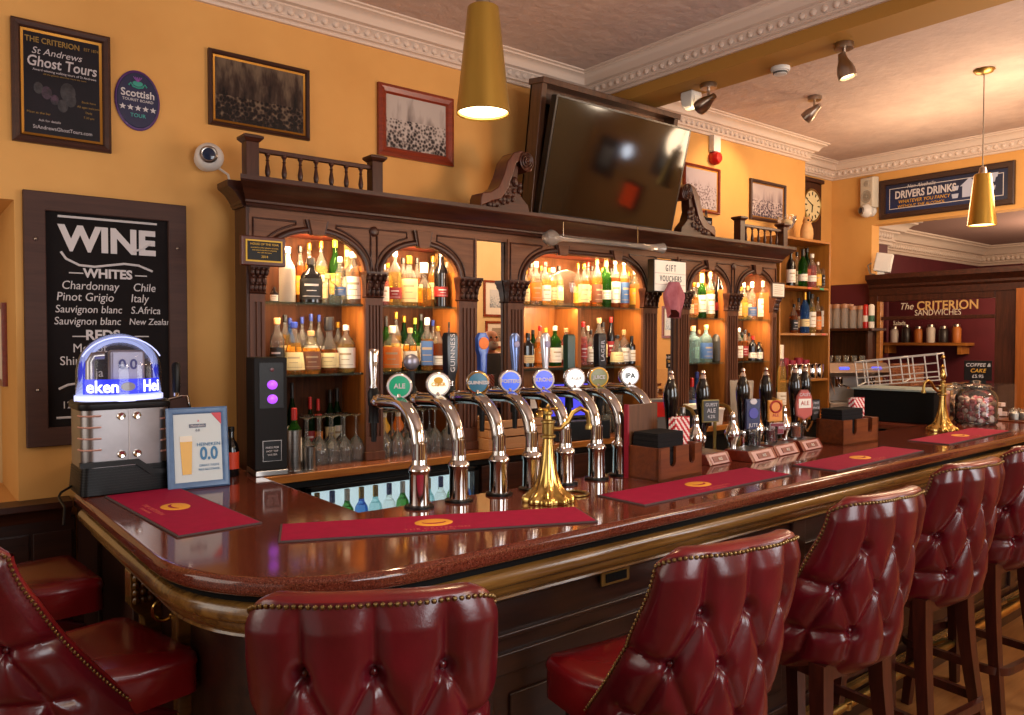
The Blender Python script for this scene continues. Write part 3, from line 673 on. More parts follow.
dome_camera('round white security camera below the wall loudspeaker on the far wall', (7.55, 3.735, 2.875), -PI / 2 - .25)
t = thing('loudspeaker', 'small white loudspeaker high in the corner of the far wall', 'loudspeaker', (7.55, 3.735, 3.05), -PI / 2 - .2)
MB().loft([[(x * s, -d, z * q) for x, z in ((-.08, -.15), (.08, -.15), (.08, .15), (-.08, .15))] for s, q, d in ((.8, .9, .0), (1, 1, .02), (1, 1, .075), (.85, .93, .095))]).build('cabinet', M('grey_white_plastic', '#c9bfae', .5), t, bev=.008)
MB().lathe([(.062, 0), (.058, .004), (.02, -.004), (.001, .006)], 20, mt=Matrix.Translation((0, -.095, -.04)) @ Matrix.Rotation(PI / 2, 4, 'X')).lathe([(.03, 0), (.026, .004), (.001, .006)], 16, mt=Matrix.Translation((0, -.095, .085)) @ Matrix.Rotation(PI / 2, 4, 'X')).build('grille', M('speaker_grille', '#a49a8b', .7), t)
# fire alarm sounder
t = thing('fire_sounder', 'red fire alarm sounder on a white box above the far pictures', 'alarm', (5.15, 3.85, 3.13))
MB().box(-.045, -.05, -.02, .045, 0, .11).build('box', white, t, bev=.006)
MB().lathe([(.05, 0), (.055, .02), (.052, .05), (.035, .072), (.001, .078)], 20, mt=Matrix.Translation((0, 0, -.068)) @ Matrix.Rotation(PI / 2, 4, 'X')).build('sounder', red_m, t)
# television in its wooden back box
def tilt(loc, a): return Matrix.Translation(loc) @ Matrix.Rotation(a, 4, 'X')
t = thing('television_box', 'tilted brown wooden back box framing the television', 'box', (3.58, 3.56, 2.36)); t.rotation_euler = (R(8), 0, 0)
bx = MB().box(-.600, -.03, 0, -.560, .08, .77).box(.585, -.03, 0, .625, .08, .77).box(-.608, -.045, .765, .632, .09, .80).box(-.600, .06, 0, .625, .08, .77).build('case', wood('tv_box_wood', '#3c2418', '#5a3a28', .3, 'z'), t, bev=.004)
MB().box(-.56, .0, .66, .585, .06, .72).build('batten', dk, t)
MB().box(-.12, -.05, .2, .12, .06, .5).build('bracket', black, t)
t = thing('television', 'large switched-off flat television tilted forward on top of the back bar', 'television', (3.60, 3.495, 2.357)); t.rotation_euler = (R(14), 0, 0)
MB().box(-.605, -.012, 0, .605, .035, .69).build('case', black, t, bev=.004)
MB().box(-.59, -.0155, .022, .59, -.012, .678).build('screen', M('television_glass', '#08080a', .07, spec=.6), t)
MB().box(-.605, -.016, 0, .605, -.011, .020).box(-.605, -.015, .680, .605, -.011, .69).box(-.605, -.015, .02, -.592, -.011, .68).box(.592, -.015, .02, .605, -.011, .68).build('bezel', M('grey_bezel', '#3a3838', .25, .6), t)
MB().box(-.03, -.018, .006, .03, -.016, .014).build('badge', steel, t)
# pendants
def pendant(x, y, zb, label, power):
    t = thing('pendant_lamp', label, 'pendant lamp', (x, y, zb), 0, 'brass pendant lamps over the bar')
    MB().lathe([(.084, 0), (.086, .002), (.050, .335), (.046, .338), (.02, .338), (.02, .334), (.046, .33), (.081, .004), (.084, 0)], 36, cap=False).build('lamp_shade', M('pendant_brass', '#b8923f', .34, .75, c2='#a78136', scale=3, stretch=(1, 1, .2)), t)
    MB().lathe([(.080, .0045), (.060, .2), (.045, .325)], 32, cap=False).build('inner_shade', M('shade_lining', '#f2c878', .5), t)
    MB().lathe([(.077, .010), (.076, .018), (.001, .022)], 28).build('diffuser', M('pendant_bulb', '#fff0cf', .5, emit='#ffe3a8', es=7), t)
    MB().lathe([(.022, .336), (.024, .35), (.018, .38), (.006, .39)], 14).build('cap', nickel, t)
    MB().tube([(0, 0, .385), (0, 0, CZ - zb)], .004, 6).build('cord', M('grey_flex', '#8a7a68', .6), t)
    MB().lathe([(.060, 0), (.064, -.006), (.050, -.022), (.02, -.032), (.004, -.034)], 20, (0, 0, CZ - zb)).build('ceiling_rose', brass_dull, t)
    spot('pendant_light', (x, y, zb - .01), (x, y, 0), power, (1, .72, .40), 120, .7, .05)
pendant(1.49, 2.0, 2.345, 'brass cone pendant lamp hanging in front of the left old photographs', 26)
pendant(5.62, 2.05, 2.37, 'brass cone pendant lamp hanging in front of the drivers drinks sign', 26)
# ceiling spotlights
def spotlight(loc, aim, label, power, lit):
    t = thing('spotlight', label, 'spotlight', loc, 0, 'satin nickel ceiling spotlights')
    MB().lathe([(.048, 0), (.050, -.006), (.048, -.030), (.001, -.032)], 20).build('base', nickel, t)
    MB().tube([(0, 0, -.03), (0, 0, -.085)], .008, 8).build('stem', nickel, t)
    d = (Vector(aim) - Vector(loc) - Vector((0, 0, -.10))).normalized()
    q = Matrix.Translation((0, 0, -.10)) @ d.to_track_quat('Z', 'Y').to_matrix().to_4x4()
    MB().lathe([(.018, -.05), (.022, -.03), (.026, -.012), (.040, .02), (.047, .05), (.046, .082), (.042, .082), (.040, .05), (.02, .01)], 20, mt=q).build('head', nickel, t)
    MB().lathe([(.036, .070), (.001, .074)], 16, mt=q).build('bulb', M('spot_bulb', '#ffe9c4', .5, emit='#ffe0a8', es=10 if lit else 10), t)
    if power: spot('spot_light', tuple(Vector(loc) + Vector((0, 0, -.10)) + d * .10), aim, power, (1, .70, .38), 75, .6, .03)
spotlight((3.88, 2.93, 3.165), (4.0, 3.85, 2.75), 'nickel ceiling spotlight beside a white sensor on the ochre beam', 28, 1)
spotlight((3.90, 2.09, 3.165), (4.15, 1.7, 1.2), 'nickel spotlight farther right along the ochre beam', 22, 1)
spotlight((5.28, 3.05, CZ), (5.25, 3.85, 2.75), 'nickel ceiling spotlight by itself on the textured ceiling', 34, 1)
t = thing('motion_sensor', 'white motion sensor on the beam behind the first spotlight', 'sensor', (3.93, 3.10, 3.165))
MB().loft([[(x * q, y * q, z) for x, y in ((-.05, -.045), (.05, -.045), (.05, .045), (-.05, .045))] for q, z in ((1, 0), (1.05, -.03), (.9, -.09), (.6, -.11))]).build('case', white, t, bev=.01)
MB().box(-.03, -.05, -.075, .03, -.044, -.03).build('lens', offwhite, t)
t = thing('smoke_detector', 'round white smoke detector on the beam edge', 'smoke detector', (3.965, 2.50, 3.165))
MB().lathe([(.052, 0), (.054, -.01), (.05, -.022), (.040, -.024), (.036, -.040), (.001, -.042)], 22).build('case', white, t)
MB().lathe([(.0405, -.027), (.0395, -.037)], 18).build('vent', M('vent_dark', '#4a4540', .7), t)
# brass house plaque on the first capital
t = thing('brass_plaque', 'small wood-backed black and gold plaque fixed over the first capital', 'plaque', (1.352, 3.505, 2.03)); t.rotation_euler = (0, 0, 0)
MB().box(-.105, 0, -.068, .105, .03, .068).build('board', frame_rd if 0 else wood('plaque_board', '#4a2016', '#602c1e', .3, 'x'), t, bev=.006)
MB().box(-.086, -.004, -.050, .086, 0, .050).build('plate', M('plaque_gold', '#c9a02a', .4, .3), t); MB().box(-.079, -.006, -.043, .079, -.003, .043).build('face', black, t)
for k, (s, sz, z) in enumerate([('HOUSE OF THE YEAR', .014, .03), ('awarded for a fine selection of whisky', .0085, .014), ('and warm hospitality to all guests', .0085, .003), ('who visit this house', .0085, -.008), ('2014', .016, -.027)]): text(s, sz, M('plaque_gold', '#c9a02a', .4), t, (0, -.0068, z))
# gift voucher box sign
t = thing('letter_sign', 'white letter sign reading GIFT VOUCHERS above the right mirror strip', 'sign', (4.075, 3.38, 2.035))
MB().box(-.165, .0, -.10, .165, .055, .115).build('box', black, t, bev=.003); MB().box(-.158, -.004, -.094, .158, .0, .108).build('panel', M('lightbox_panel', '#e6dccb', .5, emit='#fff0d8', es=.25), t)
text('GIFT', .062, black_soft, t, (0, -.0055, .058), sx=.62, space=1.5); text('VOUCHERS', .056, black_soft, t, (0, -.0055, -.012), sx=.66, space=1.25)
for z in (.098, .02, -.05, -.088): pass
MB().box(-.158, -.006, .022, .158, -.004, .026).box(-.158, -.006, -.052, .158, -.004, -.048).build('letter_rail', M('clear_rail', '#d4cbbb', .3), t)
t = thing('cloth', 'dusty red cloth draped below the gift voucher sign', 'cloth', (4.06, 3.335, 1.945))
N_ = 22; rings = []
for k in range(9):
    q = k / 8; ring = []
    for j in range(N_):
        a = 2 * PI * j / N_; wv = .045 + .055 * min(1, q * 2.6) - .07 * max(0, q - .40)
        ring.append((math.cos(a) * wv + .012 * math.sin(3 * a + q * 5) * q, math.sin(a) * .030 * (1 - .2 * q) + .012 * math.sin(5 * a) * q, .055 - .21 * q - (.03 * math.cos(2 * a + 1) * q if k == 8 else 0)))
    rings.append(ring)
MB().loft(rings).build('folds', M('dusty_red_cloth', '#b9707a', .85, c2='#9c505a', scale=9), t, sharp=60)
t = thing('notice', 'small white notice pinned over the last capital', 'notice', (5.545, 3.498, 2.012)); MB().box(-.092, .0, -.062, .092, .012, .062).build('board', frame_br, t); MB().box(-.080, -.003, -.05, .080, 0, .05).build('paper', offwhite, t)
nl = MB()
for k in range(5): nl.box(-.06, -.0042, .032 - k * .016, .06 - (k % 2) * .02, -.003, .036 - k * .016)
nl.build('printed_lines', M('faint_print', '#a79c90', .8), t)
# glass yard-of-ale tube hung along the cornice
t = thing('glass_yard', 'long glass yard of ale hung along the cornice above the wide arch', 'glass', (3.02, 3.395, 2.215)); t.rotation_euler = (0, R(-.6), 0)
MB().lathe([(.001, -.05), (.03, -.042), (.048, -.012), (.05, .0), (.044, .024), (.026, .052), (.015, .085), (.013, .3), (.015, .6), (.022, .9), (.034, .98), (.037, .99)], 18, mt=Matrix.Rotation(PI / 2, 4, 'Y')).build('glass', glass('yard_glass', (.95, .93, .92), .38, (.95, .88, .80), .35), t)
MB().tube([(.1, 0, .02), (.1, .0, .10)], .004, 6).tube([(.75, 0, .02), (.75, .0, .12)], .004, 6).build('hook', chrome, t)
# things standing on the back bar and on the shelf unit
t = thing('table_sign', 'small black chalk sign on a wooden stand beside the right scroll', 'sign', (4.62, 3.50, 2.352))
MB().box(-.055, -.01, .03, .055, .004, .15).build('board', board_m, t, bev=.003); MB().tube([(-.03, .005, 0), (-.005, .005, .20)], .005, 6).tube([(.03, .005, 0), (.005, .005, .20)], .005, 6).build('stand', dk, t)
text('BE MY', .03, chalk, t, (0, -.0112, .112)); text('GUEST', .03, chalk, t, (0, -.0112, .072))
# ------------------------------------------------------------------ clock and far corner
t = thing('wall_clock', 'tall dark wooden wall clock with round cream dial beyond the shelf unit', 'clock', (7.10, 4.16, 2.80))
MB().box(-.17, -.05, -.52, .17, 0, .36).build('case', dkz, t, bev=.01); MB().box(-.19, -.07, .36, .19, 0, .40).box(-.18, -.065, -.56, .18, 0, -.52).build('moulding', dk, t, bev=.008)
MB().lathe([(.165, 0), (.165, .012), (.15, .018), (.145, .01)], 36, cap=False, mt=Matrix.Translation((-.02, -.05, .13)) @ Matrix.Rotation(PI / 2, 4, 'X')).build('bezel', brass_dull, t)
di = MB().lathe([(.147, .008), (.001, .009)], 36, mt=Matrix.Translation((-.02, -.05, .13)) @ Matrix.Rotation(PI / 2, 4, 'X')).build('dial', M('clock_dial', '#e3cd9c', .5), t)
hm = MB()
for k in range(12):
    a = k * PI / 6; hm.box(-.006, -.062, .100, .006, -.059, .132, mt=Matrix.Translation((-.02, 0, .13)) @ Matrix.Rotation(a, 4, 'Y'))
hm.build('hour_marks', black_soft, di)
MB().box(-.004, -.065, -.01, .004, -.062, .10, mt=Matrix.Translation((-.02, 0, .13)) @ Matrix.Rotation(R(-65), 4, 'Y')).box(-.006, -.064, -.01, .006, -.061, .07, mt=Matrix.Translation((-.02, 0, .13)) @ Matrix.Rotation(R(190), 4, 'Y')).build('hand', black_soft, di)
# open shelf unit at the end of the back bar
UX0, UX1, UY0, UY1 = 5.70, 6.50, 3.585, 3.845
su = thing('shelf_unit', 'open wooden shelf unit of bottles at the right end of the back bar', 'shelf unit', (0, 0, 0))
MB().box(UX0, UY0, 2.455, UX1, UY1, 2.478).build('top', shelf_wood, su, bev=.002)
MB().box(UX1 - .022, UY0, 1.0, UX1, UY1, 2.455).build('side', wood('shelf_unit_side', '#a86c26', '#8a5319', .45, 'z'), su, bev=.002); MB().box(UX0, UY0, 1.0, UX0 + .02, UY1, 2.455).build('side', MATS['shelf_unit_side'], su, bev=.002)
MB().box(UX0, UY1 - .012, 1.0, UX1, UY1, 2.455).build('back', wood('shelf_unit_back', '#9a6122', '#7c4a17', .5, 'z'), su)
USZ = [2.068, 1.672, 1.275]
for z in USZ: MB().box(UX0 + .02, UY0 + .004, z - .02, UX1 - .022, UY1, z).build('shelf', shelf_wood, su, bev=.002)
for z, x, mm in ((2.058, 6.16, M('coral_tag', '#c9564a', .6)), (2.058, 6.36, M('teal_tag', '#2a9d78', .6)), (1.662, 6.22, offwhite), (1.662, 6.40, M('coral_tag', '#c9564a', .6))): MB().box(x - .03, UY0 - .0, z - .008, x + .03, UY0 + .005, z + .008).build('price_tag', mm, su)
t = thing('owl_figurine', 'pale stone owl figurine on top of the shelf unit', 'figurine', (6.30, 3.70, 2.478), -.3)
MB().lathe([(.05, 0), (.056, .02), (.062, .06), (.058, .11), (.045, .145), (.040, .155)], 16, sy=.8).build('body', M('pale_stone', '#c99c68', .7, c2='#b5854f', scale=12), t)
MB().ball((0, -.004, .175), .042, 14, sc=(1, .9, .9)).ball((-.026, 0, .205), .014, 8, sc=(.6, .6, 1.4)).ball((.026, 0, .205), .014, 8, sc=(.6, .6, 1.4)).build('head', M('pale_stone', '#c99c68', .7), t)
MB().ball((-.016, -.036, .182), .010, 8).ball((.016, -.036, .182), .010, 8).lathe([(.006, 0), (.001, .014)], 6, mt=Matrix.Translation((0, -.038, .172)) @ Matrix.Rotation(R(110), 4, 'X')).build('eyes', black, t)
t = thing('glass_bowl', 'clear stemmed glass bowl on top of the shelf unit beside the owl', 'bowl', (5.95, 3.68, 2.478)); MB().lathe([(.04, 0), (.04, .004), (.008, .012), (.008, .06), (.05, .09), (.075, .14), (.08, .19)], 18, cap=False).build('bowl', cg, t)
MB().ball((0, 0, .13), .05, 10, sc=(1, 1, .6)).build('filling', M('pale_wax', '#e8cf9f', .6), t)
# right wall: sign over the opening
t = thing('drivers_sign', 'wide framed blue DRIVERS DRINKS sign over the opening on the far wall', 'sign', (7.55, 3.075, 2.965), -PI / 2)
w, h = 1.16, .375; b = MB(); rings = []
for (sx, sz) in ((-1, -1), (1, -1), (1, 1), (-1, 1), (-1, -1)): rings.append([(sx * (w / 2 - o), y, sz * (h / 2 - o)) for o, y in ((0, 0), (0, -.03), (.01, -.035), (.05, -.03), (.055, -.012), (.055, 0))])
b.loft(rings, cap=False).build('frame', wood('sign_frame', '#2c1812', '#3a2218', .4, 'x'), t, sharp=20)
MB().box(-w / 2 + .05, -.010, -h / 2 + .05, w / 2 - .05, -.002, h / 2 - .05).build('panel', M('sign_navy', '#10121f', .5, c2='#142a5c', scale=1.2), t)
bl = MB(); rings = []
for (sx, sz) in ((-1, -1), (1, -1), (1, 1), (-1, 1), (-1, -1)): rings.append([(sx * (w / 2 - o), y, sz * (h / 2 - o)) for o, y in ((.088, -.0105), (.094, -.0105), (.094, -.0095))])
bl.loft(rings, cap=False, closed=False).build('border_line', chalk, t)
text('Non Alcoholic', .048, chalk, t, (-.20, -.0118, .100), shear=.3, sx=.9); text('DRIVERS DRINKS', .098, chalk, t, (-.165, -.0118, .028), sx=.74, bold=.0025)
text('WHATEVER YOU FANCY', .046, yellow_m, t, (-.175, -.0118, -.038), sx=.90, shear=.15); text('WITHOUT THE ALCOHOL', .038, yellow_m, t, (-.20, -.0118, -.082), sx=.95, shear=.15)
ic = MB().prism([(.14, .03), (.22, .10), (.30, .03), (.28, .03), (.28, -.07), (.16, -.07), (.16, .03)], -.0115, -.010, 'xz')
for x, z in ((.10, .02), (.10, -.05), (.40, .05), (.40, -.02), (.42, .09)): ic.prism([(x - .022, z - .02), (x + .022, z - .02), (x + .03, z + .02), (x - .03, z + .02)], -.0115, -.010, 'xz')
ic.build('symbols', M('sign_pale_blue', '#aeb4cc', .6), t)
# glazed wooden screen in the opening
SX = 7.46
gs = thing('glazed_screen', 'dark wooden glazed screen with lettered glass in the wall opening', 'screen', (SX, 0, 0))
MB().prism([(0, 2.04), (-.03, 2.04), (-.03, 2.10), (-.05, 2.12), (-.05, 2.14), (-.08, 2.17), (-.11, 2.19), (-.11, 2.235), (.09, 2.235), (.09, 2.04)], 2.20, 3.70, 'xz', mt=None).build('cornice', dk, gs, sharp=30)
def sbox(y0, y1, z0, z1, d0=-.02, d1=.05, mat=dkz, name='stile', bev=.004): return MB().box(d0, y0, z0, d1, y1, z1).build(name, mat, gs, bev=bev)
sbox(3.62, 3.70, 0, 2.05); sbox(2.40, 2.60, 0, 2.05); sbox(2.6, 3.62, 1.98, 2.05, name='rail'); sbox(2.6, 3.62, 1.803, 1.835, name='rail'); sbox(2.6, 3.62, 0, 1.20, name='lower_panel')
sbox(3.585, 3.625, 1.2, 1.98, -.03, .03, oak, 'glazing_stile'); sbox(2.20, 2.43, 0, 2.05, -.06, .06, wood('orange_post', '#8a4a1a', '#a55d24', .35, 'z'), 'post')
gp = MB().box(.005, 2.6, 1.2, .009, 3.60, 1.98).build('glass_pane', glass('screen_glass', (.96, .95, .95), 0, None, .08), gs)
text('The', .09, M('etched_gilt', '#cfc0a8', .5), gs, (.0, 3.36, 1.925), (PI / 2, 0, -PI / 2), shear=.3, sx=.9); text('CRITERION', .115, M('etched_gold', '#c9a060', .5), gs, (.0, 3.00, 1.925), (PI / 2, 0, -PI / 2), sx=.9, bold=.002)
text('SANDWICHES', .075, MATS['etched_gilt'], gs, (.0, 3.08, 1.862), (PI / 2, 0, -PI / 2), sx=.85)
text('Salads', .06, MATS['etched_gilt'], gs, (.0, 3.42, 1.77), (PI / 2, 0, -PI / 2), sx=.8)

t = thing('floodlight', 'white angled box lamp standing on top of the glazed screen', 'lamp', (7.46, 3.60, 2.236), R(-70))
MB().box(-.075, -.05, .03, .075, .05, .21, mt=Matrix.Rotation(R(10), 4, 'Y')).build('case', white, t, bev=.012); MB().box(-.03, -.03, 0, .03, .03, .035).build('foot', white, t); MB().tube([(-.085, 0, .12), (-.12, .02, .10), (-.10, .02, .02), (-.05, .0, .006)], .008, 6).build('cable', M('grey_flex', '#8a7a68', .6), t)
struct(MB().box(8.9, 0, 0, 9.0, 4.2, 2.2).build('wall_servery', maroon_m))
t = thing('wall_shelf', 'small wooden shelf on the red wall behind the lettered glass', 'shelf', (8.9, 3.75, 1.58), -PI / 2)
MB().box(-.45, -.22, -.03, .45, 0, 0).build('board', oak, t); MB().box(-.4, -.2, -.12, -.36, 0, -.03).box(.36, -.2, -.12, .4, 0, -.03).build('bracket', oak, t)
jc = [M('jar_white', '#cfc4b8', .5), M('jar_dark', '#2a2322', .4), M('jar_orange', '#b0662a', .5)]
for k in range(6):
    j = thing('storage_jar', '%s storage jar, %s on the small shelf behind the lettered glass' % (['white', 'black', 'orange'][k % 3], ORD[k]), 'jar', (8.78, 4.08 - k * .13, 1.58), 0, 'jars on the shelf behind the glass')
    MB().lathe([(.04, 0), (.045, .01), (.045, .13 + .02 * (k % 2)), (.03, .15 + .02 * (k % 2))], 12).build('body', jc[k % 3], j); MB().lathe([(.035, .15 + .02 * (k % 2)), (.035, .175 + .02 * (k % 2)), (.001, .18 + .02 * (k % 2))], 12).build('lid', nickel, j)
t = thing('wicker_basket', 'square wicker basket behind the wire rack', 'basket', (6.95, 3.12, 1.22)); wk = MB()
for k in range(9):
    z = k * .022; wk.tube([(-.11, -.09, z), (.11, -.09, z), (.11, .09, z), (-.11, .09, z)], .008, 6, closed=True)
for k in range(7):
    for s in (-1, 1): wk.tube([(-.11 + k * .0367, s * .092, 0), (-.11 + k * .0367, s * .092, .18)], .006, 5); wk.tube([(s * .112, -.09 + k * .03, 0), (s * .112, -.09 + k * .03, .18)], .006, 5)
wk.box(-.105, -.085, 0, .105, .085, .01); wk.build('weave', M('wicker', '#9a5c34', .7, c2='#7c4526', scale=30), t)
MB().box(6.7, 2.95, 1.0, 7.2, 3.35, 1.212).build('plinth_box', dk).parent = None
tag(bpy.data.objects['plinth_box'], 'low dark wooden box under the wicker basket', 'box')

# ================================================================== BEER TAPS
TAPX = [1.285, 1.435, 1.60, 1.745, 1.905, 2.065, 2.195, 2.375]
TY = 2.06
lens_m = [dict(c='#0d7d58', e='#1a9a6c', t='ALE', tc=chalk), dict(c='#e8e2cc', e='#fff6d8', t='CIDER', tc=yellow_m), dict(c='#12566e', e='#15607c', t='GUINNESS', tc=chalk), dict(c='#2b50c0', e='#4a70ff', t='FOSTERS', tc=chalk),
          dict(c='#3a4ad0', e='#5060ff', t='KRONE', tc=chalk), dict(c='#f0f0ee', e='#ffffff', t='LAGER', tc=M('pale_grey_print', '#b8b4b0', .6)), dict(c='#6a6a3a', e='#8c8a50', t='JUICE', tc=chalk), dict(c='#ecebe6', e='#ffffff', t='IPA', tc=black_soft)]
tlab = ['beer tap with green lit badge and slim chrome handle, first of the row', 'beer tap with white and yellow tree badge and black handle', 'beer tap with teal badge and tall black lettered handle', 'beer tap with blue lit badge and blue handle with orange oval',
        'beer tap with violet-blue lit badge behind the brass water tap', 'beer tap with plain white lit badge and silver handle', 'beer tap with olive green badge and dark green handle', 'beer tap with white IPA badge and black handle, last of the row']
tower = None
col_path = [(0, 0, .12), (0, 0, .20)] + [(0, .005 + .135 * (1 - math.cos(a)), .190 + .130 * math.sin(a)) for a in [R(q) for q in range(0, 91, 10)]] + [(0, .22, .318), (0, .255, .314)]
me_base = MB().lathe([(.040, 0), (.040, .006), (.032, .010), (.031, .105), (.034, .112), (.036, .118), (.034, .126), (.0245, .136), (.023, .15)], 24).mesh('tap_base', chrome, 30)
me_foot = MB().lathe([(.046, 0), (.046, .007), (.034, .010)], 24).mesh('tap_foot', black)
me_col = MB().tube([(0, 0, .13)] + col_path, [.0225] * 2 + [.0225] * (len(col_path) - 1), 18).mesh('tap_column', chrome, 60)
me_nose = MB().lathe([(.0235, -.01), (.026, .0), (.026, .016), (.018, .022), (.018, .04)], 16, mt=Matrix.Translation((0, .245, .316)) @ Matrix.Rotation(-PI / 2, 4, 'X')).mesh('tap_collar', chrome)
me_valve = MB().lathe([(.018, -.075), (.016, -.02), (.019, -.015), (.021, .03), (.013, .045)], 14, (0, .292, .316)).tube([(0, .26, .316), (0, .292, .316)], .014, 10).lathe([(.009, -.14), (.011, -.075)], 10, (0, .292, .316)).mesh('tap_valve', black)
me_lens = MB().lathe([(.030, -.05), (.040, -.03), (.043, -.004), (.041, .0), (.038, .002)], 26, cap=False).lathe([(.001, -.062), (.018, -.06), (.030, -.05)], 20, cap=False).mesh('lens_housing', chrome)
handles = []
def link(me, name, parent, loc=(0, 0, 0), rot=(0, 0, 0)):
    o = bpy.data.objects.new(name, me); COL.objects.link(o); o.parent = parent; o.location = loc; o.rotation_euler = rot; return o
def handle_mesh(k):
    b = MB(); z0 = .345
    if k == 0: b.lathe([(.012, z0), (.014, z0 + .02), (.011, z0 + .03), (.017, z0 + .10), (.019, z0 + .14), (.014, z0 + .148), (.001, z0 + .15)], 14, (0, .292, 0)); return b, [chrome]
    if k == 1: b.tube([(0, .292, z0), (0, .292, z0 + .07)], .013, 10).ball((0, .292, z0 + .10), .032, 14, 1, sc=(1, .5, .9)); return b, [black, M('bottle_silver_badge', '#7d7a88', .3, .7)]
    if k in (2, 7): b.loft([[(x * q, .292 + y * q2, z) for x, y in ((-1, -1), (1, -1), (1, 1), (-1, 1))] for q, q2, z in ((.014, .012, z0), (.016, .014, z0 + .04), (.022, .018, z0 + .07), (.024, .018, z0 + .19), (.020, .014, z0 + .205))]).lathe([(.015, z0 - .03), (.017, z0), (.014, z0 + .03)], 14, (0, .292, 0), 1); return b, [M('black_blue_handle', '#15181f', .25), chrome]
    if k == 3: b.loft([[(x * q, .292 + y * q2, z) for x, y in ((-1, -1), (.3, -1.2), (1, -1), (1, 1), (-1, 1))] for q, q2, z in ((.012, .012, z0), (.014, .012, z0 + .03), (.016, .013, z0 + .12), (.024, .012, z0 + .14), (.026, .010, z0 + .185), (.014, .008, z0 + .205))]).lathe([(.024, 0), (.022, .004), (.001, .005)], 16, mt=Matrix.Translation((0, .280, z0 + .165)) @ Matrix.Rotation(PI / 2, 4, 'X'), mi=1); return b, [M('bright_blue_handle', '#2c4a9a', .2), orange_m]
    if k in (4, 5): b.loft([[(q * math.cos(2 * PI * j / 14), .292 + q2 * math.sin(2 * PI * j / 14), z) for j in range(14)] for q, q2, z in ((.010, .010, z0), (.011, .010, z0 + .04), (.018, .011, z0 + .10), (.026, .012, z0 + .16), (.025, .011, z0 + .19), (.012, .008, z0 + .205))]).lathe([(.014, 0), (.012, .004), (.001, .005)], 14, mt=Matrix.Translation((0, .280, z0 + .16)) @ Matrix.Rotation(PI / 2, 4, 'X'), mi=1); return b, [M('silver_handle', '#b9b6bd', .22, .6) if k == 5 else M('silver_blue_handle', '#5c6c98', .2, .6), M('handle_badge_mauve', '#8d86a8', .4)]
    b.loft([[(x * q, .292 + y * q2, z) for x, y in ((-1, -1), (1, -1), (1, 1), (-1, 1))] for q, q2, z in ((.014, .012, z0), (.020, .016, z0 + .05), (.022, .016, z0 + .19), (.018, .012, z0 + .20))]); return b, [M('dark_green_handle', '#1d3a30', .3)]
for k, x in enumerate(TAPX):
    t = thing('beer_tap', tlab[k], 'beer tap', (x, TY, CTZ), 0, 'chrome beer taps along the bar')
    link(me_foot, 'foot', t); link(me_base, 'base', t); link(me_col, 'column', t); link(me_nose, 'collar', t); link(me_valve, 'valve', t)
    hb, hm_ = handle_mesh(k); ho = hb.build('handle', hm_, t, bev=.003)
    if k in (2, 7): text('GUINNESS' if k == 2 else 'LAGER', .028, chalk, ho, (0.0, .2735, .345 + .13), (PI / 2, -PI / 2, 0), space=1.1)
    # badge faces the drinker: turned a little to the left of the bar
    L = lens_m[k]; pv = Vector((0, .120, .374)); yaw = R(-28)
    q = Matrix.Translation(pv) @ Matrix.Rotation(yaw, 4, 'Z') @ Matrix.Rotation(PI / 2, 4, 'X')
    lo = link(me_lens, 'lens_housing', t, q.to_translation(), q.to_euler())
    MB().tube([(0, .115, .32), (0, .130, .36)], .010, 8).build('lens_stem', chrome, t)
    MB().lathe([(.040, -.004), (.038, .004), (.001, .006)], 28).build('badge', M('tap_badge_%d' % k, L['c'], .3, emit=L['e'], es=[.4, .7, .2, .5, .6, 1.0, .2, .8][k]), lo)
    MB().lathe([(.0395, .0045), (.034, .0062)], 28, cap=False).build('badge_ring', [chalk, chalk, brass, chalk, chalk, chalk, yellow_m, chalk][k], lo)
    text(L['t'], [.022, .017, .016, .018, .02, .018, .02, .03][k], L['tc'], lo, (0, 0, .0072), (0, 0, 0), bold=.0006)
    if k == 1: MB().lathe([(.016, .0065), (.001, .007)], 12, (0, .014, 0), sy=.7).box(-.003, -.006, .0064, .003, .008, .007).build('badge_tree', yellow_m, lo)

# ================================================================== BRASS WATER TAPS
def water_tap(x, y, rz, label, s=1.0):
    t = thing('water_tap', label, 'water tap', (x, y, CTZ), rz, 'brass water taps on the bar top'); t.scale = (s, s, s)
    rings = []
    for r, z, f in [(.078, 0, .10), (.080, .006, .10), (.078, .018, .12), (.064, .030, .12), (.050, .040, .10), (.040, .060, .07), (.030, .095, .04), (.022, .14, .01), (.018, .19, 0), (.017, .21, 0)]:
        rings.append([(r * (1 + f * math.cos(9 * a)) * math.cos(a), r * (1 + f * math.cos(9 * a)) * math.sin(a), z) for a in [2 * PI * j / 72 for j in range(72)]])
    MB().loft(rings).build('base', brass, t, sharp=60)
    MB().lathe([(.017, .205), (.026, .210), (.026, .216), (.019, .220), (.020, .255), (.024, .258), (.024, .264), (.012, .268), (.010, .28), (.016, .286), (.016, .292), (.006, .298), (.008, .31), (.001, .318)], 20).build('valve', brass_dull, t)
    MB().tube([(.018, 0, .236), (.045, 0, .234), (.075, 0, .255), (.095, 0, .285), (.125, 0, .298), (.150, 0, .285), (.158, 0, .255), (.158, 0, .240)], [.008] * 8, 10).lathe([(.008, .245), (.013, .236), (.012, .226)], 12, (.158, 0, 0)).build('spout', brass_dull, t)
    return t
w0 = water_tap(1.655, 1.872, R(-10), 'brass water tap with fluted base standing before the beer taps')
MB().tube([(-.028, 0, .30), (.028, 0, .30)], .005, 8).ball((-.03, 0, .30), .008, 8).ball((.03, 0, .30), .008, 8).build('tap_handle', brass, w0)
w1 = water_tap(4.66, 1.89, R(165), 'brass water tap with fluted base near the far sweet jars', .98)
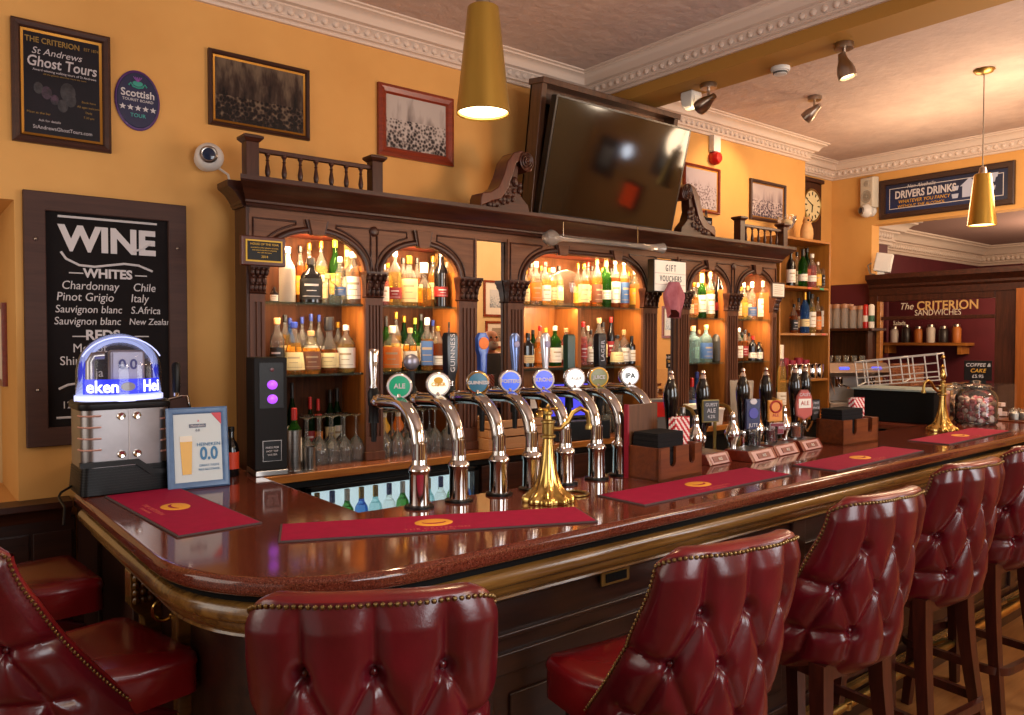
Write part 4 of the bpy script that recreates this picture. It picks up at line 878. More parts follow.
MB().lathe([(.012, .30), (.018, .32), (.012, .345), (.008, .36), (.012, .375), (.001, .39)], 12).ball((.0, 0, .43), .012, 8).build('finial', brass, w1)
t = thing('brass_ring', 'small brass drip ring lying behind the near water tap', 'ring', (1.80, 1.90, CTZ)); MB().lathe([(.035, 0), (.05, .003), (.05, .007), (.046, .008), (.036, .005)], 24, cap=False).build('rim', brass_dull, t)

# ================================================================== BAR MATS
def bar_mat(c, rz, sx, sy, label, logo=True, curl=False, txt=True):
    t = thing('bar_mat', label, 'bar mat', (c[0], c[1], CTZ + .0008), rz, 'crimson bar mats')
    h = lambda u, v: 0.0
    b = MB(); b.box(-sx / 2, -sy / 2, 0, sx / 2, sy / 2, .004); b.build('backing', mat_edge, t)
    MB().box(-sx / 2 + .006, -sy / 2 + .006, .004, sx / 2 - .006, sy / 2 - .006, .0055).build('face', mat_m, t)
    if logo:
        lx = -.02; lg = MB(); lg.lathe([(.042, .0055), (.040, .0066), (.001, .0066)], 28, (lx, .0, 0), sx=1.3, sy=1.0); lg.build('emblem', mat_yel, t)
        cr = MB(); cr.prism([(lx + .036 * math.cos(a), .022 * math.sin(a) + .002) for a in [R(190 + q * 16) for q in range(11)]] + [(lx + .032 * math.cos(a), .012 * math.sin(a) + .003) for a in [R(350 - q * 16) for q in range(11)]], .0066, .007, 'xy'); cr.build('emblem_swoosh', mat_m, t)
        text('THE CRITERION', .022, mat_pink, t, (lx, -.066, .0058), (0, 0, 0), ext=.0003, space=1.2)
        text('ST ANDREWS', .013, mat_pink, t, (lx, -.088, .0058), (0, 0, 0), ext=.0003, space=1.2)
    return t
bar_mat((.685, 2.50), R(-87), .70, .235, 'crimson bar mat on the left return beside the silver dispenser')
bar_mat((1.215, 1.835), R(-24.0), .88, .195, 'long crimson bar mat nearest the camera, in front of the taps')
bar_mat((2.27, 1.735), R(1), .86, .205, 'crimson bar mat below the near napkin caddy')
bar_mat((3.33, 1.68), R(2), .84, .19, 'crimson bar mat in front of the hand pump drip trays')
bar_mat((4.50, 1.725), R(1), .86, .20, 'crimson bar mat under the far brass water tap')

# ================================================================== LEFT END OF THE BAR
t = thing('beer_dispenser', 'silver countertop beer dispenser with lit clear dome on black ribbed base', 'beer dispenser', (.628, 2.985, CTZ), R(0)); t.scale = (1.07, 1.03, 1.0)
hx, hy = .130, .105
def rrect(hx, hy, r, n=5, z=0):
    out = []
    for cx, cy_, a0 in ((hx - r, -hy + r, -90), (hx - r, hy - r, 0), (-hx + r, hy - r, 90), (-hx + r, -hy + r, 180)):
        out += [(cx + r * math.cos(R(a0 + 90 * k / n)), cy_ + r * math.sin(R(a0 + 90 * k / n)), z) for k in range(n + 1)]
    return out
bs = MB(); bs.loft([rrect(hx * q, hy * q, .02, 4, z) for q, z in ((1.0, 0), (1.04, .004), (1.04, .02), (.99, .095), (.99, .10))])
for k in range(9): bs.loft([rrect(hx * 1.045 - k * .0006, hy * 1.05 - k * .0006, .02, 4, .012 + k * .009 + d) for d in (0, .0045)])
bs.prism([(-hx * 1.05, .098), (-hx * 1.05, .116), (.03, .116), (.075, .078), (hx * 1.04, .072), (hx * 1.04, .056), (.065, .060), (.022, .098)], -hy * 1.10, -hy * .9, 'xz')
bs.build('base', black, t, sharp=30)
bd = MB().loft([rrect(hx, hy, .035, 6, z) for z in (.095, .29)]).build('body', M('dispenser_silver', '#8d8787', .28, .9, c2='#7c7676', scale=6), t, sharp=40)
MB().loft([rrect(hx * q, hy * q, .035, 6, z) for q, z in ((1.03, .288), (1.05, .294), (1.05, .308), (1.0, .316))]).build('collar', black, t, sharp=30)
gr = MB().box(.004, -hy - .0015, .115, .0065, -hy + .003, .285)
gr.build('door_gap', M('gap_light', '#b9b4b4', .4), bd)
for k in range(4):
    z = .155 + k * .038
    MB().tube([(-hx - .001, -hy + .05, z), (-hx + .003, -hy + .022, z), (-hx + .02, -hy + .002, z), (-hx + .055, -hy - .002, z)], .0035, 6).build('vent_slot', M('slot_pink', '#d9a79a', .3, .6), bd)
    MB().tube([(hx - .03, -hy - .002, z - .02), (hx - .012, -hy + .006, z - .02), (hx + .001, -hy + .03, z - .02)], .0035, 6).build('vent_slot', MATS['slot_pink'], bd)

for x in (-.018, .028):
    for z in (.135, .265): MB().lathe([(.013, 0), (.013, .006), (.010, .009), (.001, .007)], 14, mt=Matrix.Translation((x, -hy, z)) @ Matrix.Rotation(PI / 2, 4, 'X')).build('catch', chrome, bd)
DZ, DR = .318, .128
MB().lathe([(DR * 1.03, DZ - .004), (DR * 1.03, DZ + .014), (DR * .97, DZ + .018)], 40, sy=.82).build('light_ring', M('dome_light', '#cfd4ff', .4, emit='#b8c4ff', es=1.1), t)
dome_pr = [(DR, DZ + .014), (DR * .99, DZ + .10)] + [(DR * .985 * math.cos(R(a)), DZ + .10 + .128 * math.sin(R(a))) for a in range(8, 91, 8)]
MB().lathe(dome_pr + [(.001, DZ + .2285)], 40, sy=.82, cap=False).build('dome', glass('dome_glass', (.93, .94, .98), .03, (.8, .82, .95), .30), t)
band = MB(); n_ = 24
ring = lambda z, r: [(r * math.cos(R(200 + 140 * k / n_)), r * .82 * math.sin(R(200 + 140 * k / n_)), z) for k in range(n_ + 1)]
band.loft([ring(DZ + .02, DR * .94), ring(DZ + .072, DR * .94)], cap=False, closed=False).build('lit_band', M('band_blue', '#2030b0', .4, emit='#2a3cff', es=.8), t)
wl = M('lit_lettering', '#ffffff', .4, emit='#ffffff', es=1.6)
text('eken', .058, wl, t, (-.066, -.088, DZ + .045), (PI / 2, 0, R(-32)), bold=.001, sx=.9); text('Hei', .058, wl, t, (.078, -.080, DZ + .045), (PI / 2, 0, R(38)), bold=.001, sx=.9)
MB().lathe([(.022, 0), (.020, .003), (.001, .003)], 18, mt=Matrix.Translation((.005, -.0995, DZ + .046)) @ Matrix.Rotation(PI / 2, 4, 'X'), sy=.7).build('band_emblem', chalk, t)
MB().box(-.03, -.02, DZ, .075, .03, DZ + .17).build('tap_housing', M('housing_grey', '#8b8794', .35, .4), t, bev=.01)
text('0.0', .05, M('zero_blue', '#23286a', .5), t, (.022, -.0225, DZ + .118), sx=.95, bold=.001)
MB().tube([(-.085, .0, DZ), (-.085, 0, DZ + .13), (-.075, 0, DZ + .15), (-.045, 0, DZ + .152)], .014, 12).build('inner_tap', steel, t)
MB().tube([(DR * .99 * math.cos(R(a)), -.045, DZ + .10 + .124 * math.sin(R(a)) * .93) for a in range(25, 156, 10)], .0022, 6).build('light_arc', M('dome_light', '#fff', .4), t)
MB().tube([(hx, .0, .30), (hx + .06, -.02, .318), (hx + .075, -.03, .318), (hx + .085, -.03, .26)], .005, 8).tube([(hx + .045, -.01, .318), (hx + .045, -.01, .33)], .008, 8).build('lever_arm', chrome, t)
MB().lathe([(.011, .33), (.013, .345), (.015, .43), (.010, .44), (.001, .442)], 12, (hx + .045, -.01, 0)).build('tap_handle', black, t)
MB().tube([(-hx, .05, .02), (-hx - .04, .02, .004), (-hx - .055, -.04, .0), (-hx - .05, -.12, -.02), (-hx - .06, -.16, -.07)], .004, 6).build('cable', black, t)
# framed 0.0 advert
t = thing('advert_frame', 'blue framed 0.0 beer advert standing on the bar beside the dispenser', 'framed advert', (.845, 2.81, CTZ + .001)); t.rotation_euler = (R(-8), 0, R(-6))
w, h = .205, .285; b = MB(); rings = []
for (sx, sz) in ((-1, 0), (1, 0), (1, 1), (-1, 1), (-1, 0)): rings.append([(sx * (w / 2 - o), y, (o if sz == 0 else h - o)) for o, y in ((0, .012), (0, -.004), (.006, -.010), (.014, -.008), (.020, -.006), (.024, 0), (.024, .012))])
b.loft(rings, cap=False).build('frame', M('blue_frame', '#4c6a92', .3, c2='#5a7aa5', scale=20), t, sharp=20)
MB().box(-w / 2 + .02, -.001, .02, w / 2 - .02, .012, h - .02).build('sheet', M('advert_sheet', '#c9d2d6', .5), t)
MB().prism([(-.055, .05), (-.025, .05), (-.020, .165), (-.060, .165)], -.0035, -.001, 'xz').build('beer_glass', M('advert_beer', '#d9a52a', .4), t); MB().prism([(-.060, .165), (-.020, .165), (-.0195, .185), (-.0605, .185)], -.0035, -.001, 'xz').build('beer_foam', offwhite, t)
ab = M('advert_blue', '#2a6fa0', .5)
text('0.0', .062, ab, t, (.035, -.0025, .118), sx=.8, bold=.002); text('HEINEKEN', .017, ab, t, (.035, -.0025, .152)); text('GREAT TASTE', .011, ab, t, (.035, -.0025, .078)); text('NO ALCOHOL', .011, ab, t, (.035, -.0025, .064))
MB().box(-.028, -.003, .213, .028, -.001, .226).build('brand_strip', navy, t); text('Heineken', .012, chalk, t, (0, -.0038, .2195)); text('0.0', .012, navy, t, (0, -.0025, .203))
MB().prism([(.0, .234), (.006, .234), (.003, .241)], -.003, -.001, 'xz').prism([(w / 2 - .021, h - .022), (w / 2 - .056, h - .022), (w / 2 - .021, h - .066)], -.003, -.001, 'xz').build('red_corner', M('advert_red', '#c93a4a', .5), t)
MB().prism([(0, .05), (.10, .0), (.10, .005), (.0, .2)], -.01, .01, 'yz').build('strut', black, t)
# small sauce bottle behind the advert
t = thing('small_bottle', 'small dark bottle with red label behind the framed advert', 'bottle', (1.015, 2.98, CTZ)); MB().lathe([(.026, 0), (.028, .004), (.028, .10), (.022, .125), (.011, .145), (.010, .175)], 14).build('body', black_g, t)
MB().lathe([(.0286, .03), (.0286, .095)], 14, cap=False).build('label', M('red_label', '#c43a1a', .5), t); MB().lathe([(.012, .172), (.012, .19), (.001, .191)], 12).build('cap', black, t)
# black tower with purple lamps
t = thing('drinks_tower', 'tall black countertop drinks tower with two glowing purple buttons', 'drinks dispenser', (1.150, 2.968, CTZ), R(-8)); t.scale = (1.08, 1, 1)
MB().box(-.058, -.07, .022, .058, .07, .455).build('case', M('tower_black', '#151213', .6, spec=.2), t, bev=.004); MB().box(-.058, -.082, 0, .058, .075, .022).build('base', steel, t, bev=.003)
MB().box(-.040, -.0725, .26, .044, -.069, .435).build('control_panel', M('tower_panel', '#0e0c0d', .4, spec=.3), t)
for z in (.295, .350): MB().lathe([(.018, 0), (.018, .006), (.012, .010), (.001, .010)], 18, mt=Matrix.Translation((.004, -.0725, z)) @ Matrix.Rotation(PI / 2, 4, 'X')).build('button', purple_l, t)
MB().lathe([(.008, 0), (.007, .005), (.001, .006)], 12, mt=Matrix.Translation((.004, -.0725, .408)) @ Matrix.Rotation(PI / 2, 4, 'X')).build('indicator', M('dark_red_lamp', '#5a1520', .3), t)
MB().box(-.030, -.0715, .055, .036, -.069, .135).build('plate_border', steel, t); MB().box(-.028, -.0725, .057, .034, -.0705, .133).build('plate', black, t)
for k, s in enumerate(['PRESS FOR', 'HOT TAP', 'WATER']): text(s, .010, chalk, t, (.003, -.0732, .108 - k * .014))
# bottle in a steel wine cooler
t = thing('wine_cooler', 'brushed steel double cylinder cooler on the back counter beside the black tower', 'cooler', (1.50, 3.46, 1.0))
MB().lathe([(.052, 0), (.052, .012), (.03, .014)], 20, sx=1.6, sy=1.1).build('foot', steel, t); MB().lathe([(.036, .012), (.036, .20), (.033, .20), (.033, .03)], 22, (-.03, 0, 0)).build('cylinder', steel, t); MB().lathe([(.030, .012), (.030, .115), (.027, .115), (.027, .03)], 22, (.040, -.012, 0)).build('cylinder', steel, t)
# ================================================================== NAPKIN CADDIES
def caddy(loc, rz, label, blabel, back, wd=.275):
    t = thing('napkin_caddy', label, 'napkin caddy', loc, rz, 'wooden napkin caddies')
    W_, D_, H_ = wd, .145, .125
    MB().box(-W_ / 2, -D_ / 2, 0, W_ / 2, D_ / 2, .01).build('bottom', box_wood, t)
    for s in (-1, 1): MB().box(s * W_ / 2 - (.012 if s > 0 else 0), -D_ / 2, .0, s * W_ / 2 + (.012 if s < 0 else 0), D_ / 2, H_).build('end_panel', box_wood, t, bev=.002)
    def notch(x0, cuts):
        p = [(-W_ / 2, 0), (W_ / 2, 0), (W_ / 2, H_)]
        for c, r in cuts[::-1]: p += [(c + r, H_), (c + r, H_ - .055)] + [(c + r * math.cos(R(a)), H_ - .055 + r * math.sin(R(a))) for a in (-30, -60, -90, -120, -150)] + [(c - r, H_ - .055), (c - r, H_)]
        return p + [(-W_ / 2, H_)]
    MB().prism(notch(0, [(-wd * .19, .020), (wd * .26, .020)]), -D_ / 2, -D_ / 2 + .012, 'xz').build('front_panel', box_wood, t)
    MB().box(-W_ / 2, D_ / 2 - .012, 0, W_ / 2, D_ / 2, H_).build('back_panel', box_wood, t); MB().box(.01, -D_ / 2 + .012, .01, .02, D_ / 2 - .012, H_ - .01).build('divider', box_wood, t)
    if back: MB().box(-W_ / 2, D_ / 2 + .0, 0, W_ / 2 - .09, D_ / 2 + .012, .275).build('menu_board', wood('menu_board_wood', '#4a2c1a', '#684228', .4, 'z'), t, bev=.002); MB().box(-W_ / 2 - .006, D_ / 2 - .004, 0, -W_ / 2 + .004, D_ / 2 + .014, .278).build('board_edge', M('crimson_edge', '#8a1028', .5), t)
    # napkin pile: many thin squares
    t2 = thing('napkin_stack', blabel, 'napkins', loc, rz, 'black paper napkin piles'); nb = MB(); rnd = random.Random(5)
    for k in range(34): z = .012 + k * (.165 / 34); j = rnd.uniform(-.002, .002); nb.box(-wd / 2 + .014 + j, -.057 + j, z, wd * .13 + j, .057 - j, z + .0042)
    nb.build('sheets', charcoal, t2); return t
def straws(loc, rz, label, s=1.0):
    t = thing('straw_pack', label, 'straws', loc, rz, 'packs of red and white straws')
    m, n, l, b = nt('striped_paper'); v = coords(n, l); w = n.new('ShaderNodeTexWave'); w.inputs['Scale'].default_value = 22; w.bands_direction = 'DIAGONAL'; w.inputs['Distortion'].default_value = 1.2; l.new(v, w.inputs['Vector'])
    l.new(ramp(n, l, w.outputs['Color'], [(.46, '#c4192a'), (.54, '#f0dcd4')]), b.inputs['Base Color']); b.inputs['Roughness'].default_value = .6
    st = MB()
    for i in range(10):
        for j in range(4): st.lathe([(.0046, .012), (.0046, .205 * s + .002 * ((i * 7 + j * 3) % 4)), (.003, .205 * s + .002 * ((i * 7 + j * 3) % 4)), (.003, .19 * s)], 6, (-.042 + i * .0093, -.02 + j * .0095, 0), cap=False)
    so = st.build('straws', m, t); so['kind'] = 'stuff'; return t
CA, CB = (2.315, 1.94, CTZ), R(4)
caddy(CA, CB, 'wooden napkin caddy with a tall red-edged board, right of the taps', 'pile of black napkins in the near wooden caddy', True)
straws((2.315 + .093, 1.955, CTZ + .011), CB, 'bundle of red and white striped straws in the near caddy')
CA2 = (3.79, 1.99, CTZ)
caddy(CA2, R(-3), 'wooden napkin caddy in front of the coffee machine', 'pile of black napkins in the far wooden caddy', False, .32)
straws((3.80 + .105, 2.01, CTZ + .011), R(-3), 'bundle of red and white striped straws in the far caddy')

# ================================================================== HAND PUMPS
me_ph = MB().lathe([(.014, .0), (.018, .03), (.024, .09), (.031, .16), (.032, .185), (.027, .212), (.018, .236), (.013, .246)], 18).mesh('pump_handle', M('black_lacquer', '#0b090a', .12, coat=.4), 50)
me_pc = MB().lathe([(.013, .243), (.016, .248), (.012, .258), (.008, .264), (.011, .272), (.008, .281), (.001, .284)], 14).mesh('pump_cap', chrome)
me_pl = MB().lathe([(.014, -.03), (.017, -.02), (.017, -.008), (.012, .002)], 14).tube([(0, 0, -.03), (0, 0, -.16)], .010, 8).mesh('pump_lever', chrome)
me_pb = MB().box(-.03, -.03, -.235, .03, .03, -.16).mesh('pump_block', black)
plab = ['black hand pump handle behind the near straws', 'black hand pump handle behind the framed chalk clip', 'black hand pump handle behind the dark blue clip', 'black hand pump handle behind the orange clip', 'black hand pump handle left of a red shield clip', 'black hand pump handle farthest along the bar, behind the red shield clip']
for k, (u, vt) in enumerate([(671, 370), (703, 370), (743, 368), (766, 367), (795, 365), (805, 364)]):
    Yp = 2.10 if k < 5 else 2.16
    p = at(u, vt, Y=Yp)
    t = thing('hand_pump', plab[k], 'hand pump', (p.x, Yp, p.z - .284), 0, 'black beer pump handles')
    link(me_ph, 'handle', t); link(me_pc, 'cap', t); link(me_pl, 'lever', t); bo = link(me_pb, 'block', t); bo.scale = (1, 1, 1)
    t.location.z = p.z - .284
# clips
def clip(loc, label, w, h, mf, me_, lines, shape='rect', rz=R(-20)):
    t = thing('pump_clip', label, 'pump clip', loc, rz, 'badge clips on the hand pumps')
    w *= .82; h *= .9
    if shape == 'rect': pl = [(-w / 2, 0), (w / 2, 0), (w / 2, h), (-w / 2, h)]
    elif shape == 'round': pl = [(-w / 2, 0), (w / 2, 0), (w / 2, h * .7)] + [(w / 2 * math.cos(R(a)), h * .7 + h * .3 * math.sin(R(a))) for a in range(15, 180, 15)] + [(-w / 2, h * .7)]
    else: pl = [(0, 0), (w * .45, h * .15), (w / 2, h * .5), (w * .42, h * .8), (w * .2, h), (-w * .2, h), (-w * .42, h * .8), (-w / 2, h * .5), (-w * .45, h * .15)]
    MB().prism(pl, 0, .010, 'xz').build('border', me_, t, bev=.002)
    MB().prism([(a * .9, h / 2 + (c - h / 2) * .9) for a, c in pl], -.0025, .0, 'xz').build('face', mf, t)
    for s, sz, z, mm in lines: text(s, sz, mm, t, (0, -.0033, z))
    MB().tube([(0, .010, .02), (0, .03, -.02), (0, .06, -.06)], .006, 6).build('arm', chrome, t)
    return t
clip((2.745, 2.05, 1.268), 'framed chalkboard pump clip beside the near straws', .100, .108, M('clip_board', '#3a3a3c', .6), M('clip_gilt', '#8d7a3c', .5), [('GUEST', .02, .075, chalk), ('ALE', .026, .05, chalk), ('4.2%', .02, .024, chalk)])
c_ = clip((3.055, 2.05, 1.213), 'tall dark blue pump clip with pale emblem', .095, .155, M('clip_navy', '#1c2350', .4), navy, [('ALE', .026, .065, M('clip_lilac', '#6a64b8', .5)), ('JUTE', .024, .02, chalk)])
MB().lathe([(.026, 0), (.024, .003), (.001, .003)], 16, mt=Matrix.Translation((0, -.0025, .075)) @ Matrix.Rotation(PI / 2, 4, 'X')).lathe([(.020, 0), (.018, .003), (.001, .003)], 16, mt=Matrix.Translation((0, -.0025, .128)) @ Matrix.Rotation(PI / 2, 4, 'X'), sy=.7, mi=1).build('emblem', [M('clip_violet', '#4a48a0', .5), chalk], c_)
c_ = clip((3.235, 2.05, 1.238), 'orange pump clip with round-topped red emblem', .098, .112, M('clip_orange', '#d8821e', .4), M('clip_gold', '#c98a2a', .4), [('ALE', .022, .03, red_m)], 'rect')
MB().tube([(.030 * math.cos(R(a)), -.003, .07 + .026 * math.sin(R(a))) for a in range(0, 360, 20)], .005, 6, closed=True).build('emblem', M('clip_red', '#9c1f12', .5), c_)
t = clip((3.265, 2.06, 1.175), 'small dark red and white pump clip under the orange one', .095, .06, M('clip_maroon', '#7a1a2a', .5), M('clip_white_edge', '#cfb9b4', .5), [('TOO RED', .018, .03, chalk)])
c_ = clip((3.485, 2.05, 1.228), 'red shield-shaped pump clip, farthest of the row', .125, .165, M('clip_brick', '#b04433', .45), M('clip_brick_edge', '#8f3a2a', .45), [('CALEY', .022, .125, chalk)], 'shield')
MB().box(-.036, -.004, .06, .036, -.002, .105).build('panel', offwhite, c_); text('ALE', .03, M('clip_brick', '#b04433', .45), c_, (0, -.0046, .083))
c_ = clip((3.66, 2.09, 1.21), 'black and white card clip beside the red shield clip', .06, .12, M('clip_card', '#3a3634', .6), black_soft, [('PINT', .016, .09, chalk), ('PRICE', .016, .065, chalk), ('LIST', .016, .04, chalk)])
# swan-neck pump bodies
me_sw = MB().lathe([(.016, 0), (.020, .004), (.018, .02), (.026, .035), (.034, .055), (.036, .07), (.030, .09), (.018, .11), (.013, .13), (.016, .14), (.012, .155), (.008, .165)], 20).mesh('pump_body', chrome)
me_sn = MB().tube([(0, 0, .15), (.0, .03, .185), (0, .07, .195), (0, .10, .175), (0, .11, .13), (0, .11, -.05)], .008, 8).mesh('swan_neck', brass_dull)
for k, (x, y, lb) in enumerate([(2.655, 2.06, 'chrome pump body with swan neck beside the framed chalk clip'), (2.90, 2.05, 'chrome pump body with swan neck left of the blue clip'), (3.10, 2.06, 'chrome pump body with swan neck between blue and orange clips'), (3.34, 2.07, 'chrome pump body with swan neck left of the red shield clip')]):
    t = thing('pump_engine', lb, 'beer engine', (x, y, CTZ + .04), R(-10), 'chrome beer engine bodies'); link(me_sw, 'body', t); link(me_sn, 'swan_neck', t)
# drip tray boxes and the taster glasses
dlab = ['red wood drip tray in front of the framed chalk clip', 'red wood drip tray holding the dark taster glass', 'red wood drip tray holding the red taster glass', 'red wood drip tray holding the amber taster glass']
for k, (x0, x1) in enumerate([(2.63, 2.80), (2.84, 3.05), (3.075, 3.285), (3.315, 3.515)]):
    t = thing('drip_tray', dlab[k], 'drip tray', ((x0 + x1) / 2, (2.045, 1.985, 2.015, 2.03)[k], CTZ), R(4), 'red wood drip trays'); w = x1 - x0
    MB().prism([(-.07, 0), (.07, 0), (.07, .045), (-.045, .045)], -w / 2, w / 2, 'yz').build('box', red_wood, t, bev=.003)
    MB().box(-w / 2 + .015, -.04, .045, w / 2 - .015, .06, .047).build('grid', steel, t)
    MB().prism([(-.0705, .004), (-.0475, .041), (-.0455, .040), (-.0685, .003)], -w / 2 + .022, w / 2 - .022, 'yz').build('label_strip', M('strip_pink', '#b9908a', .4), t)
    sr = MB().prism([(-.0690, .012), (-.0560, .033), (-.0540, .032), (-.0670, .011)], -.05, .05, 'yz'); sr.build('label_face', M('strip_brown', '#7a4038', .4), t); text('ALE', .018, offwhite, t, (0, -.0648, .0225), (R(58), 0, 0))
for (x, y, mm, nm) in [(2.985, 2.0, beer_dark, 'dark'), (3.15, 2.02, beer_red, 'red'), (3.38, 2.03, beer_amber, 'amber')]:
    t = thing('taster_glass', 'small handled glass of %s ale on a drip tray' % nm, 'glass', (x, y, CTZ + .048), 0, 'taster glasses of ale')
    MB().lathe([(.024, 0), (.030, .005), (.031, .075), (.029, .075), (.028, .012), (.001, .010)], 16, cap=False).build('glass', cg, t); MB().lathe([(.0275, .012), (.0285, .058), (.001, .058)], 16).build('ale', mm, t)
    MB().tube([(.030, 0, .06), (.048, 0, .055), (.050, 0, .03), (.031, 0, .018)], .004, 6).build('handle', cg, t)
# ================================================================== FAR END OF THE BAR
t = thing('counter_box', 'black box on the bar under the white wire rack', 'box', (4.97, 2.30, CTZ), R(7)); MB().box(-.05, -.24, 0, .30, .24, .20).build('case', black_soft, t, bev=.006)
MB().box(-.056, -.25, .198, .31, .25, .208).build('lid', M('lid_grey', '#8b9896', .4), t)
t = thing('wire_rack', 'white wire rack lying tilted on the black box', 'wire rack', (4.965, 2.30, CTZ + .212), R(7)); wr = MB()
wm = M('white_wire', '#cfcac4', .4)
for z in (0, .05, .10, .15): wr.tube([(0, -.26, z * 1.05), (0, .23, z * 1.05)], .0045, 6)
for k in range(8): y = -.26 + k * .07; wr.tube([(0, y, 0), (0, y, .16)], .004, 6)
for y in (-.26, -.05, .23): wr.tube([(0, y, .158), (.14, y, .165)], .004, 6); wr.tube([(0, y, 0.0), (.14, y, .02)], .004, 6); wr.tube([(.14, y, .02), (.14, y, .165)], .004, 6)
for z in (.02, .165): wr.tube([(.14, -.26, z), (.14, .23, z)], .0045, 6)
wo = wr.build('wires', wm, t); t.rotation_euler = (R(-7), 0, R(7)); t.location.z += .03
t = thing('tin', 'printed paper-wrapped tin beside the black box', 'tin', (5.12, 2.10, CTZ), 0); MB().lathe([(.06, 0), (.062, .005), (.062, .19), (.06, .195)], 20).build('body', M('tin_pink', '#b07a62', .5, c2='#8b3d34', scale=20), t); MB().lathe([(.063, .185), (.063, .20), (.001, .202)], 20).build('lid', M('tin_lid', '#c9a08a', .4), t)
def sweet_jar(loc, r, h, label, n, cols):
    t = thing('sweet_jar', label, 'jar', loc, 0, 'glass jars of sweets')
    MB().lathe([(r * .9, 0), (r, .012), (r, h * .62), (r * .86, h * .74), (r * .66, h * .80), (r * .66, h * .84)], 24, cap=False).build('jar', cg, t)
    MB().lathe([(r * .72, h * .84), (r * .74, h * .86), (r * .6, h * .9), (r * .2, h * .92), (r * .16, h * .94), (r * .24, h * .98), (r * .12, h), (.001, h)], 20, cap=False).build('lid', cgb, t)
    s = MB(); rnd = random.Random(2)
    for k in range(n):
        z = .02 + (h * .52) * k / n; a = rnd.uniform(0, 2 * PI); q = r * .80 * math.sqrt(rnd.random())
        s.ball((q * math.cos(a), q * math.sin(a), z), .020, 6, k % len(cols), sc=(1.2, .8, .8))
    so = s.build('sweets', cols, t); so['kind'] = 'stuff'
    return t
sc1 = [M('sweet_pink', '#c46a70', .4), M('sweet_white', '#d9c2b8', .4), M('sweet_red', '#a23a44', .4)]
sweet_jar((5.22, 1.92, CTZ), .115, .27, 'large lidded glass jar of pink wrapped sweets', 110, sc1)
sweet_jar((5.46, 2.14, CTZ), .085, .24, 'smaller lidded glass jar of pale sweets behind the tin', 60, [sc1[1], M('sweet_tan', '#b58a6a', .4)])
t = thing('display_case', 'clear acrylic box with wrapped biscuits at the far end of the bar', 'display box', (5.78, 2.10, CTZ), 0)
MB().box(-.17, -.16, 0, .17, .16, .22).build('case', glass('acrylic', (.96, .95, .95), .02, None, .10), t)
bi = MB(); rnd = random.Random(4)
for k in range(26): bi.box(-.03, -.02, 0, .03, .02, .025, mt=Matrix.Translation((rnd.uniform(-.12, .12), rnd.uniform(-.12, .12), .005 + (k // 9) * .03)) @ Matrix.Rotation(rnd.uniform(0, 3), 4, 'Z'), mi=k % 2)
bo = bi.build('biscuits', [sc1[1], M('biscuit_tan', '#b07a4a', .6)], t); bo['kind'] = 'stuff'
t = thing('coffee_sign', 'small black coffee price sign standing behind the sweet jars', 'sign', (6.0, 2.20, CTZ + .23), R(-70)); MB().box(-.085, 0, 0, .085, .012, .14).build('board', board_m, t, bev=.003)
text('COFFEE &', .035, chalk, t, (0, -.001, .108), shear=.2); text('CAKE', .038, yellow_m, t, (0, -.001, .068), shear=.2); text('£5.95', .032, chalk, t, (0, -.001, .028))
MB().box(-.05, .0, -.23, .05, .02, 0).build('stand', black, t)
t = thing('saucer_tray', 'small tray with sugar pots at the far end of the bar', 'tray', (5.62, 1.83, CTZ), 0)
MB().box(-.11, -.08, 0, .11, .08, .008).build('tray', box_wood, t, bev=.002)
for k, (x, y) in enumerate(((-.05, 0), (.05, .02), (.0, -.04))):
    g = thing('sugar_pot', ['glass sugar pot at the left of the small tray', 'glass sugar pot at the back of the small tray', 'glass sugar pot at the front of the small tray'][k], 'pot', (5.62 + x, 1.83 + y, CTZ + .008), 0, 'sugar pots on the tray'); MB().lathe([(.025, 0), (.03, .02), (.03, .055), (.022, .07)], 14, cap=False).build('glass', cg, g); MB().lathe([(.026, .004), (.028, .045), (.001, .05)], 12).build('sugar', offwhite, g)
t = thing('brass_bell', 'small brass counter bell at the far right of the bar', 'bell', (5.55, 1.66, CTZ)); MB().lathe([(.035, 0), (.036, .006), (.034, .02), (.02, .038), (.006, .044), (.006, .052), (.001, .054)], 20).build('dome', brass, t); MB().lathe([(.04, 0), (.04, .004)], 20).build('base', brass_dull, t)
# coffee machine
t = thing('coffee_machine', 'chrome espresso machine with blue lit panels at the end of the back counter', 'coffee machine', (6.93, 3.62, 1.0), R(-32)); t.scale = (.92, .92, .86)
MB().box(-.32, -.20, .0, .32, .22, .05).build('drip_base', steel, t, bev=.008); MB().box(-.32, .0, .05, .32, .22, .36).build('body', M('machine_steel', '#b8aaa0', .34, .85), t, bev=.012)
MB().loft([[(-.33, -.16, .33), (.33, -.16, .33), (.33, .22, .33), (-.33, .22, .33)], [(-.33, -.21, .37), (.33, -.21, .37), (.33, .22, .37), (-.33, .22, .37)], [(-.30, -.14, .47), (.30, -.14, .47), (.30, .22, .47), (-.30, .22, .47)]]).build('hood', M('hood_steel', '#b8a698', .3, .85), t, bev=.006)
for x in (-.17, .17):
    MB().lathe([(.035, .24), (.042, .26), (.042, .32)], 18, (x, -.08, 0)).build('group_head', chrome, t); MB().tube([(x, -.10, .235), (x, -.17, .23), (x, -.26, .215)], .012, 8).lathe([(.036, .215), (.036, .245)], 16, (x, -.08, 0)).build('portafilter', chrome, t)
bp = M('blue_display', '#3a48ff', .4, emit='#4a58ff', es=1.6)
for x in (-.17, .17): MB().box(x - .05, -.003, -.012, x + .05, .002, .014, mt=Matrix.Translation((0, -.185, .415)) @ Matrix.Rotation(R(-35), 4, 'X')).build('display', bp, t)
